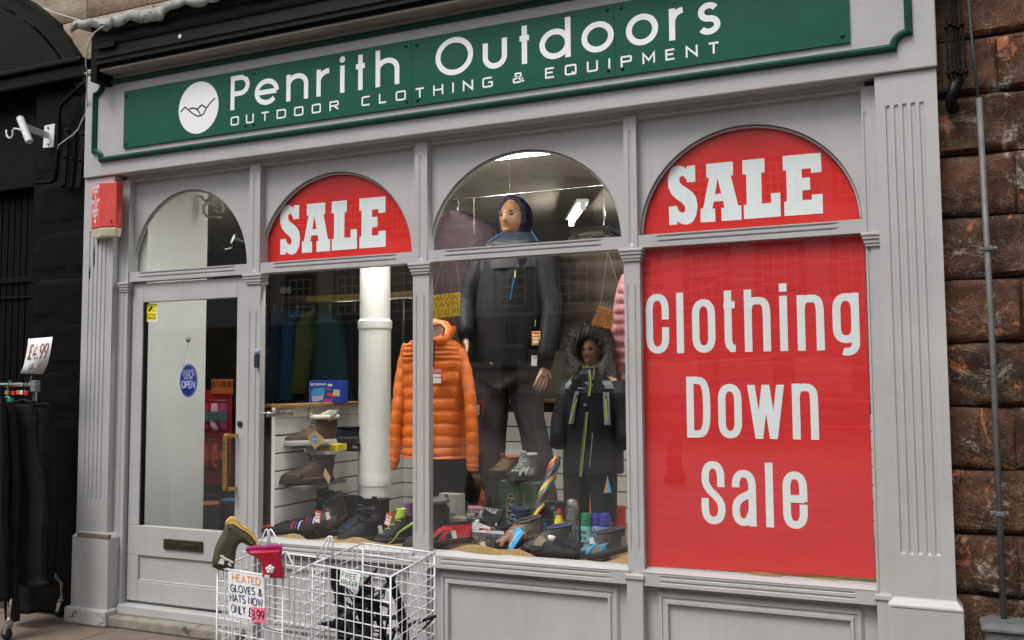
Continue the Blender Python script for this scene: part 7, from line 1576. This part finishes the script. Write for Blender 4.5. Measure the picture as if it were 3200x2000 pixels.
for sx_ in (-1, 1):
    i = len(J); hp = pv+Vector((sx_*.06, 0, -.05)); kn = Vector((hp.x+.01*sx_, YK, (hp.z+zBED)/2)); ft = Vector((hp.x+.015*sx_, YK, zBED+.03)); J += [(hp, .045), (kn, .035), (ft, .025), (ft+Vector((0, -.05, -.01)), .02)]; E_ += [(0, i), (i, i+1), (i+1, i+2), (i+2, i+3)]
skin_body('body', J, E_, M_skin2, ch_); head_part(ch_, hc2, cB.z-cA.z+.035, mat('child_skin', (.24, .13, .07), .45, .06, 6), -.12)
M_cj = cloth('child_shell', (.010, .011, .014), .55, .4, 70); M_cg = cloth('child_grey', (.19, .19, .20), .7, .5, 90); M_lz = mat('lime_zip', (.52, .60, .03), .5)
drape([('I', 1560, 1775, 455), ('I', 1540, 1790, 510), ('I', 1460, 1880, 580), ('I', 1425, 1925, 680), ('I', 1415, 1935, 850), ('I', 1410, 1940, 1050), ('I', 1405, 1945, 1250), ('I', 1410, 1945, 1440), ('J', 1600, 2150, 130)], YK, .12, 44, .03, seed=8, step=8).build('jacket', M_cj, ch_, smooth=True)
drape([('I', 1480, 1860, 560), ('I', 1430, 1915, 600), ('I', 1415, 1935, 650)], YK+.004, .120, 36, .02, seed=8, step=8).build('shoulder_panel', M_cg, ch_, smooth=True)
for sh, el, wr in ((sL, eL, rL), (sR, eR, rR)): MB().tube([sh, sh.lerp(el, .5), el, el.lerp(wr, .5), wr], [.062, .060, .056, .054, .046], 16).build('sleeve', M_cj, ch_, smooth=True)
for sg_, pts in ((0, [(1640, 470), (1652, 560), (1650, 640), (1640, 720)]), (1, [(1622, 870), (1610, 1000), (1595, 1150), (1575, 1330), (1560, 1480)])):
    MB().tube([w('I', x-14, y, YK-.128) for x, y in pts], .0085, 6, flat=.4).build('grey_placket', M_cg, ch_); MB().tube([w('I', x, y, YK-.134) for x, y in pts], .0045, 6, flat=.5).build('lime_zip', M_lz, ch_)
MB().tube([w('I', 1690, 460, YK-.125), w('I', 1672, 560, YK-.13)], .0075, 6, flat=.5).build('grey_placket', M_cg, ch_)
for q in (((1440, 980), (1485, 982), (1540, 672), (1502, 675)), ((1780, 990), (1835, 993), (1822, 685), (1765, 682))):
    pk = MB().poly([w('I', x, y, YK-.129) for x, y in q], off=(0, .006, 0)).build('pocket_welt', M_cg, ch_); a, b = (Vector(q[0])+Vector(q[1]))/2, (Vector(q[2])+Vector(q[3]))/2
    MB().tube([w('I', a.x, a.y-25, YK-.134), w('I', b.x, b.y+30, YK-.134)], .0055, 6, flat=.5).build('pocket_zip', M_black2, pk); MB().tube([w('I', a.x, a.y-25, YK-.138), w('I', b.x, b.y+60, YK-.138)], .0026, 5).build('lime_zip', M_lz, pk)
MB().tube([w('I', 1670, 1070, YK-.128), w('I', 1655, 1250, YK-.13), w('I', 1640, 1390, YK-.125)], .003, 5).build('grey_piping', M_cg, ch_); MB().lathe([(.010, 0), (.008, .005), (0, .006)], w('I', 1598, 803, YK-.131), (0, -1, 0), 12).build('snap_stud', M_steel, ch_)
for sx_, (a, b) in ((-1, (1590, 1870)), (1, (1870, 2160))): drape([('J', a, b, 130), ('J', a+10, b-10, 300), ('J', a+20, b-20, 600), ('J', a+25, b-25, 780)], YK+.0, .085, 24, .05, seed=sx_).build('trouser_leg', cloth('child_trousers', (.011, .011, .013), .7), ch_, smooth=True)
# fur hood
fc_ = Vector((hc2.x+.003, YK-.055, hc2.z+.02)); rxh, rzh = .118, .125
MB().loft([[Vector((fc_.x+rxh*1.05*s_*math.cos(2*pi*a/28), YK+y, fc_.z+rzh*1.05*s_*math.sin(2*pi*a/28))) for a in range(28)] for y, s_ in ((-.055, .96), (.0, 1.05), (.06, 1.0), (.11, .7), (.13, .3), (.132, .01))], False).build('hood', M_cg, ch_, smooth=True)
MB().loft([[Vector((fc_.x+rxh*.9*s_*math.cos(2*pi*a/28), YK+y, fc_.z+rzh*.9*s_*math.sin(2*pi*a/28))) for a in range(28)] for y, s_ in ((-.065, 1.), (-.02, 1.0), (.02, .95))], False).build('hood_lining', mat('lime_lining', (.28, .32, .03), .7), ch_, smooth=True)
rfur = random.Random(4); fur = MB()
for i in range(1500):
    a = math.radians(rfur.uniform(-62, 242)); rr0 = rfur.uniform(.88, 1.12); base = Vector((fc_.x+rxh*rr0*math.cos(a), fc_.y+rfur.uniform(-.03, .02), fc_.z+rzh*rr0*math.sin(a)))
    out_ = Vector((math.cos(a), -.25+rfur.uniform(-.5, .3), math.sin(a))); out_ = (out_+Vector((rfur.uniform(-.5, .5), rfur.uniform(-.4, .2), rfur.uniform(-.6, .25)))).normalized()*rfur.uniform(.8, 1)
    if rr0 < .97 and rfur.random() < .5: out_ = -out_*.7+Vector((0, -.6, -.3))
    l = rfur.uniform(.03, .062); tg_ = out_.cross(Vector((0, 1, .2))).normalized()*.0022; mid = base+out_*l*.5; tip = base+out_*l+Vector((0, 0, -l*.25))
    fur.add([base-tg_, base+tg_, mid+tg_*.8, mid-tg_*.8, tip], [(0, 1, 2, 3), (3, 2, 4)])
def fur_mat():
    m, q, p = base_mat('grey_faux_fur'); c = q.mix(q.ramp(q.noise(60, 3, .6, q.coord('Object')), .35, .7), (.018, .016, .015), (.17, .15, .135)); q.l.new(c, p.inputs['Base Color']); p.inputs['Roughness'].default_value = .7; return m
fur.build('fur_trim', fur_mat(), ch_, kind='stuff')
MB().tube([Vector((fc_.x+rxh*math.cos(math.radians(a)), fc_.y, fc_.z+rzh*math.sin(math.radians(a)))) for a in range(-62, 243, 16)], .022, 10).build('fur_roll', MATS['grey_fur'], ch_, smooth=True)
# --- jackets hung behind
def hung(name, label, rows, Y, dp, m, puff=0., nb=8, fold=.04, seed=1): return drape(rows, Y, dp, 36, fold, puff, nb, seed, 8).build(name, m, None, smooth=True, label=label, cat='jacket', group='jackets hung behind the mannequins')
hung('hanging_jacket', 'dark burgundy grey jacket on a black hanger left of the adult mannequin', [('H', 330, 480, 500), ('H', 250, 590, 560), ('H', 190, 690, 620), ('H', 160, 750, 700), ('H', 145, 770, 820), ('H', 135, 760, 1000), ('H', 130, 720, 1250), ('I', 130, 640, 100), ('I', 130, 600, 400)], 1.28, .10, cloth('burgundy_shell', (.030, .018, .022), .6))
hung('hanging_jacket', 'dark brown quilted jacket hung behind the furry hood', [('H', 1500, 1900, 690), ('H', 1420, 1960, 760), ('H', 1370, 1990, 880), ('H', 1345, 2000, 1050), ('H', 1335, 2000, 1300), ('I', 1315, 2000, 0), ('I', 1310, 2000, 290)], 1.25, .10, cloth('brown_quilt', (.055, .043, .034), .5), .2, 7)
drape([('H', 1470, 1920, 640), ('H', 1450, 1935, 700), ('H', 1460, 1930, 745)], 1.22, .06, 24, .12).build('fur_collar', cloth('black_fur', (.012, .011, .011), .95, 1., 120), None, smooth=True, label='black furry collar of the brown quilted jacket', cat='collar')
pj = hung('hanging_jacket', 'pink quilted jacket showing beside the window post', [('H', 1945, 1985, 1085), ('H', 1910, 2030, 1200), ('H', 1888, 2050, 1320), ('H', 1873, 2060, 1450), ('I', 1862, 2060, 60), ('I', 1858, 2060, 200), ('I', 1880, 2060, 330), ('I', 1890, 2055, 420)], .50, .09, mat('pink_quilt', (.48, .20, .22), .5, .1, 10, .4, 50), .18, 9, .01)
ma = thing('mannequin', 'mannequin arm in black sleeve hanging beside the window post', 'mannequin', w('I', 1940, 690, .52))
J = [(w('I', 1960, 250, .52), .03), (w('I', 1925, 440, .50), .024)]; E_ = [(0, 1)]; hand_joints(J, E_, 1, J[1][0], (.18, -.1, -1), (.6, -.75, .1), .2, sc=1.1); skin_body('body', J, E_, M_skin2, ma)
MB().tube([w('I', 2010, -200, .54), w('I', 1975, 150, .52), w('I', 1945, 380, .5)], [.06, .052, .042], 14).build('sleeve', M_cj, ma, smooth=True)
# dark trousers below the orange jacket
drape([('J', 130, 700, 60), ('J', 120, 690, 250), ('J', 115, 680, 450), ('J', 110, 640, 640)], .78, .09, 30, .05).build('hanging_trousers', cloth('black_cotton', (.012, .011, .012), .75), None, smooth=True, label='black trousers hanging under the orange padded jacket', cat='trousers')
# rail, hangers, strings
rl = thing('display_rail', 'thin chrome rail hung across the middle arch window', 'rail', w('H', 1000, 300, 1.12)); a, b = w('H', 150, 382, 1.12), w('H', 1990, 232, 1.12); zz_ = (a.z+b.z)/2
MB().tube([(a.x-.2, 1.12, zz_), (b.x+.1, 1.12, zz_)], .0055, 8).build('rail', M_chr, rl, smooth=True); c = w('H', 888, 320, 1.12)
MB().tube([(c.x, 1.12, zz_), (c.x, 1.12, zC-.02)], .005, 8).build('rail_stem', M_chr, rl); MB().lathe([(.03, 0), (.028, .008), (.01, .012)], (c.x, 1.12, zC-.013), (0, 0, 1), 12).build('rail_rose', M_chr, rl)
def wood_hanger(label, k, x, y, yt, Y, m):
    c = w(k, x, y, Y); t_ = w(k, x, yt, Y); o = thing('coat_hanger', label, 'hanger', c)
    MB().tube([c+Vector((-.13, 0, -.07)), c+Vector((-.07, 0, -.02)), c, c+Vector((.07, 0, -.02)), c+Vector((.13, 0, -.07))], [.012, .016, .018, .016, .012], 8).build('hanger_arms', m, o, smooth=True); MB().tube([c, c+Vector((0, 0, .04)), Vector((c.x+.012, Y, (c.z+t_.z)/2)), Vector((c.x, Y, t_.z))], .0028, 6).build('hook', M_steel, o)
wood_hanger('black hanger holding the burgundy jacket on the chrome rail', 'H', 395, 500, 350, 1.26, M_black2); wood_hanger('broad black hanger tied by string above the quilted jacket', 'H', 1775, 640, 420, 1.18, M_black2)
M_twine = mat('twine', (.30, .24, .14), .9)
for i, (k, pts, y, lab) in enumerate((('H', [(548, 360), (550, 500), (546, 600), (552, 700)], 1.1, 'loose string hanging from the chrome rail'), ('H', [(1775, 250), (1778, 420), (1765, 480), (1778, 560)], 1.15, 'knotted string holding the broad black hanger'))):
    MB().tube([w(k, *p, y) for p in pts], .0024, 5).build('string', M_twine, None, label=lab, cat='string')
# hand written placards
def placard(label, k, q, Y, m, lines, strings, ink):
    o = MB().poly([w(k, *p, Y) for p in q], off=(0, .003, 0)).build('placard', m, None, label=label, cat='placard')
    for s in strings: MB().tube([w(s[0], *p, Y) for p in s[1]], .002, 5).build('string', M_twine, o)
    a, b, d_ = w(k, *lines[0][0], Y-.001), w(k, *lines[0][1], Y-.001), w(k, *lines[0][2], Y-.001); f = lambda u, v_, h=0.: a+(b-a)*u+(d_-a)*v_+Vector((0, -h, 0))
    for s, u, v_, wd_, hh_, st in lines[1:]: write(MB(), s, f, u, v_, hh_, st, width=wd_, jitter=.05, lift=.001).build('handwriting', ink, o, kind='stuff')
zig = lambda a, b, n, j: [(a[0]+(b[0]-a[0])*i/n+(j if i % 2 else -j), a[1]+(b[1]-a[1])*i/n+(j if i % 2 else -j)) for i in range(n)]
placard('yellow scalloped placard with red Massive saving writing', 'H', zig((172, 1495), (414, 1470), 12, 3)+zig((410, 1470), (420, 1250), 10, 3)+zig((414, 1247), (162, 1278), 12, 3)+zig((154, 1280), (170, 1495), 10, 3), .26, mat('placard_yellow', (.86, .70, .03), .6, .05, 10),
        [((162, 1495), (417, 1465), (152, 1280)), ('MASSIV', .05, .70, .92, .22, .032), ('SAVIN', .05, .43, .90, .22, .032), ('NOW£349', .07, .14, .92, .22, .022), ('HURRY VERY FEW LE', .09, .02, .88, .09, .010)], [('H', [(160, 1275), (245, 955)]), ('H', [(412, 1200), (375, 950)]), ], M_inkr)
placard('orange cardboard placard with black Grab a lightweight writing', 'H', zig((1660, 1560), (1850, 1600), 8, 3)+zig((1855, 1600), (1870, 1425), 8, 3)+zig((1868, 1425), (1730, 1372), 8, 3)+zig((1728, 1372), (1655, 1555), 8, 3), .30, mat('placard_orange', (.58, .25, .05), .7, .08, 10),
        [((1660, 1565), (1848, 1605), (1715, 1385)), ('GRAB A', .08, .80, .70, .15, .020), ('LIGHTWEIGHT', .04, .61, .92, .14, .017), ('FINEST DOWN', .04, .42, .92, .14, .017), ('TODAY ONL', .05, .22, .88, .15, .018), ('QUICK ITS', .06, .03, .82, .14, .017)], [('H', [(1742, 1368), (1812, 870)]), ('H', [(1918, 1200), (1812, 870)])], M_ink)
# ================================================================== deep in the shop
YQ = 2.9
pw_ = thing('panelled_wall', 'dark vertical boarded wall with MENS board deep in the shop', 'wall', (-5.4, 4.0, 1.6))
YV = 4.0; M_brd = mat('brown_boards', (.055, .045, .034), .7, .3, 5, .3, 20, stretch=(6, 6, 1))
z0_, z1_ = w('E', 700, 1330, YV).z, w('E', 700, 985, YV).z
x = w('E', 200, 1200, YV).x
while x < w('E', 1520, 1200, YV).x:
    MB().box((x+.003, YV, z0_), (x+.117, YV+.02, z1_+.35)).build('board', M_brd, pw_); x += .12
a, b = w('E', 215, 1290, YV-.02), w('E', 545, 1075, YV-.02); mbd = MB().box((a.x, YV-.02, a.z), (b.x, YV-.004, b.z)).build('department_board', mat('board_black', (.016, .014, .012), .5), pw_)
c, d = w('E', 233, 1258, YV-.022), w('E', 327, 1205, YV-.022); write(MB(), 'MENS', frame(c, (1, 0, 0), (0, 0, 1), (0, -1, 0)), 0, 0, d.z-c.z, .016, width=d.x-c.x).build('lettering', mat('dull_print', (.30, .28, .24), .6), mbd, kind='stuff')
MB().box((w('E', 480, 1330, YV-.05).x, YV-.06, w('E', 480, 1345, YV-.05).z), (w('E', 1480, 1400, YV-.05).x, YV-.021, w('E', 480, 1290, YV-.05).z)).build('yellow_pelmet', mat('pelmet_yellow', (.22, .14, .03), .5), pw_)
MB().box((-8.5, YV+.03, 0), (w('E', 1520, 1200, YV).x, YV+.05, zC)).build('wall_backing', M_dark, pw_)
gr = thing('garment_rail', 'chrome rail of coloured tops deep in the shop', 'clothes rail', (w('E', 500, 1400, YQ).x, YQ, .2)); zg = w('E', 600, 1350, YQ).z
xa_, xb_ = w('E', 100, 1400, YQ).x, w('E', 1480, 1400, YQ).x
MB().tube([(xa_, YQ, zg), (xb_, YQ, zg)], .014, 10).build('rail', M_chr, gr, smooth=True)
for x in (xa_+.1, xb_-.1): MB().tube([(x, YQ, 0), (x, YQ, zg)], .014, 10).build('rail_leg', M_chr, gr, smooth=True)
for i, (lab, rows, c) in enumerate((('teal hooded top deep in the shop', [('E', 640, 760, 1450), ('E', 600, 830, 1510), ('F', 590, 860, 80), ('F', 585, 880, 250), ('F', 560, 910, 450), ('F', 540, 945, 780)], (.02, .07, .08)), ('olive green top on the inner rail', [('E', 480, 600, 1440), ('E', 450, 610, 1500), ('F', 420, 605, 80), ('F', 400, 605, 250), ('F', 380, 560, 450), ('F', 360, 540, 700)], (.06, .075, .02)), ('mid blue top on the inner rail', [('E', 320, 470, 1430), ('E', 300, 480, 1500), ('F', 290, 440, 100), ('F', 270, 420, 400), ('F', 260, 410, 760)], (.012, .05, .11)), ('dark navy top at the end of the inner rail', [('E', 170, 320, 1440), ('E', 160, 310, 1500), ('F', 150, 300, 150), ('F', 140, 300, 500), ('F', 135, 300, 760)], (.01, .02, .045)), ('dark top behind the white column on the rail', [('E', 860, 1010, 1450), ('F', 850, 1030, 100), ('F', 850, 1030, 500), ('F', 850, 1030, 760)], (.02, .02, .025)))):
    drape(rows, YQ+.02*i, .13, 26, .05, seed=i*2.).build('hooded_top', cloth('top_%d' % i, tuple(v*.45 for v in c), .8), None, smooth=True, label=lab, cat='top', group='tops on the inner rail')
    k, a_, b_, y_ = rows[0]; p = w(k, (a_+b_)/2, y_, YQ+.02*i); MB().tube([p, Vector((p.x, p.y, zg-.02)), Vector((p.x+.01, p.y, zg+.02))], .004, 5).build('coat_hanger', M_steel, None, label='steel hanger hook above the %s' % lab, cat='hanger', group='hangers on the inner rail')
# sock stand by the door
YSK = 1.55
ss = thing('sock_stand', 'red cardboard sock stand seen through the door glass', 'display stand', w('C', 2040, 1500, YSK)); M_sr = mat('stand_red', (.40, .012, .014), .5, .08, 5)
pts = [w('C', x, y, YSK) for x, y in ((1880, 1560), (2165, 1560), (2175, 760), (2168, 700), (2140, 672), (2100, 660), (1880, 665))]; MB().poly(pts, off=(0, .02, 0)).build('back_board', M_sr, ss)
a, b = w('C', 1870, 1300, YSK), w('C', 2180, 1300, YSK); bx('stand_base', mat('stand_dark', (.03, .02, .03), .6), (a.x, YSK-.18, .0), (b.x, YSK+.02, w('D', 2000, 120, YSK).z), ss, .003)
for y in (760, 1130): p0 = w('C', 1900, y, YSK); MB().tube([w('C', 1880, y, YSK-.06), w('C', 2160, y, YSK-.06)], .006, 6).build('peg_bar', M_chr, ss)
o, f, W_, H_ = box_thing('placard', 'orange handwritten placard on top of the sock stand', 'C', 1995, 2200, 700, 560, YSK-.02, .004, mat('placard_rust', (.50, .13, .03), .6), cat='placard'); txt(o, 'BITS/BOBS', f, W_*.06, H_*.48, H_*.36, .006, W_*.98, M_ink)
rsx = random.Random(6)
for r_, (y0, y1, cols, lab) in enumerate(((790, 1040, [(.30, .01, .05), (.55, .30, .36), (.22, .04, .12)], (.10, .20, .22)), (1170, 1400, [(.25, .01, .01), (.30, .02, .02), (.03, .01, .05)], (.55, .10, .03)))):
    for c_ in range(3):
        xc = 1945+c_*82; Y_ = YSK-.09; m = cloth('sock_%d%d' % (r_, c_), cols[c_], .9)
        o = thing('socks', '%s socks on the %s row of the sock stand%s' % (('crimson', 'pale pink', 'plum', 'dark red', 'scarlet', 'purple')[r_*3+c_], ('upper', 'lower')[r_], ''), 'socks', w('C', xc, y1, Y_), group='socks on the stand')
        MB().tube([w('C', xc, y0, Y_), w('C', xc, (y0+y1)/2, Y_-.01), w('C', xc-5, y1-50, Y_-.02), w('C', xc+15, y1, Y_-.05)], [.026, .036, .036, .024], 12).build('sock_pair', m, o, smooth=True)
        a_, b_ = w('C', xc-36, (y0+y1)/2+40, Y_-.047), w('C', xc+36, (y0+y1)/2-50, Y_-.047); MB().box((a_.x, Y_-.049, a_.z), (b_.x, Y_-.046, b_.z)).build('paper_band', mat('band_%d' % r_, lab, .5, .5, 60), o)
for i, (x, c, lab) in enumerate(((1975, (.55, .20, .05), 'grey rolled mat with orange end behind the door glass'), (2130, (.05, .22, .42), 'grey rolled mat with blue end behind the door glass'))):
    pz = w('D', x, 220+(-18 if i else 0), 1.15); o = thing('rolled_mat', lab, 'mat', (pz.x, 1.15+.1*i, 0), group='rolled mats'); MB().lathe([(.11, 0.01), (.11, pz.z)], (pz.x, 1.15+.1*i, 0), (0, 0, 1), 24).build('roll', mat('mat_grey', (.06, .06, .06), .7), o, smooth=True, auto=40); MB().lathe([(.108, pz.z+.0005), (.10, pz.z+.008), (.02, pz.z+.004)], (pz.x, 1.15+.1*i, 0), (0, 0, 1), 24).build('roll_end', mat('mat_%d' % i, c, .4, .4, 30), o, smooth=True)
# camera on its bracket inside the fanlight, scroll decoration
cc_ = thing('cctv_camera', 'dark security camera on a bracket behind the door fanlight', 'security camera', w('B', 2120, 860, .7))
a, b = w('B', 2200, 745, .62), w('B', 2330, 800, .70); MB().tube([a, b], .036, 14).build('camera_body', M_black2, cc_, smooth=True, auto=40); MB().tube([w('B', 2100, 850, .75), w('B', 2150, 850, .72), w('B', 2200, 840, .7), w('B', 2230, 790, .68)], .012, 8).build('camera_arm', M_black2, cc_, smooth=True); MB().lathe([(.035, 0), (.035, .015), (.01, .02)], w('B', 2100, 850, .76), (1, 0, 0), 12).build('camera_base', M_black2, cc_)
M_scr = mat('pale_scroll', (.34, .31, .25), .5)
MB().tube([w('B', x, y, .5) for x, y in ((1860, 345), (1900, 345), (1935, 385), (1960, 385), (2010, 320), (1990, 370), (1925, 440), (1925, 500), (1970, 545), (2030, 535), (2085, 545))], .014, 8, flat=.5).build('scroll_ornament', M_scr, None, smooth=True, label='pale curved scroll ornament hanging behind the door fanlight', cat='ornament', group='scroll ornaments')
MB().tube([w('B', x, y, .52) for x, y in ((1960, 390), (2000, 450), (2060, 490), (2105, 485), (2112, 445), (2085, 380), (2040, 340))], .013, 8, flat=.5).build('scroll_ornament', M_scr, None, smooth=True, label='second scroll ornament curling beside the security camera', cat='ornament', group='scroll ornaments')
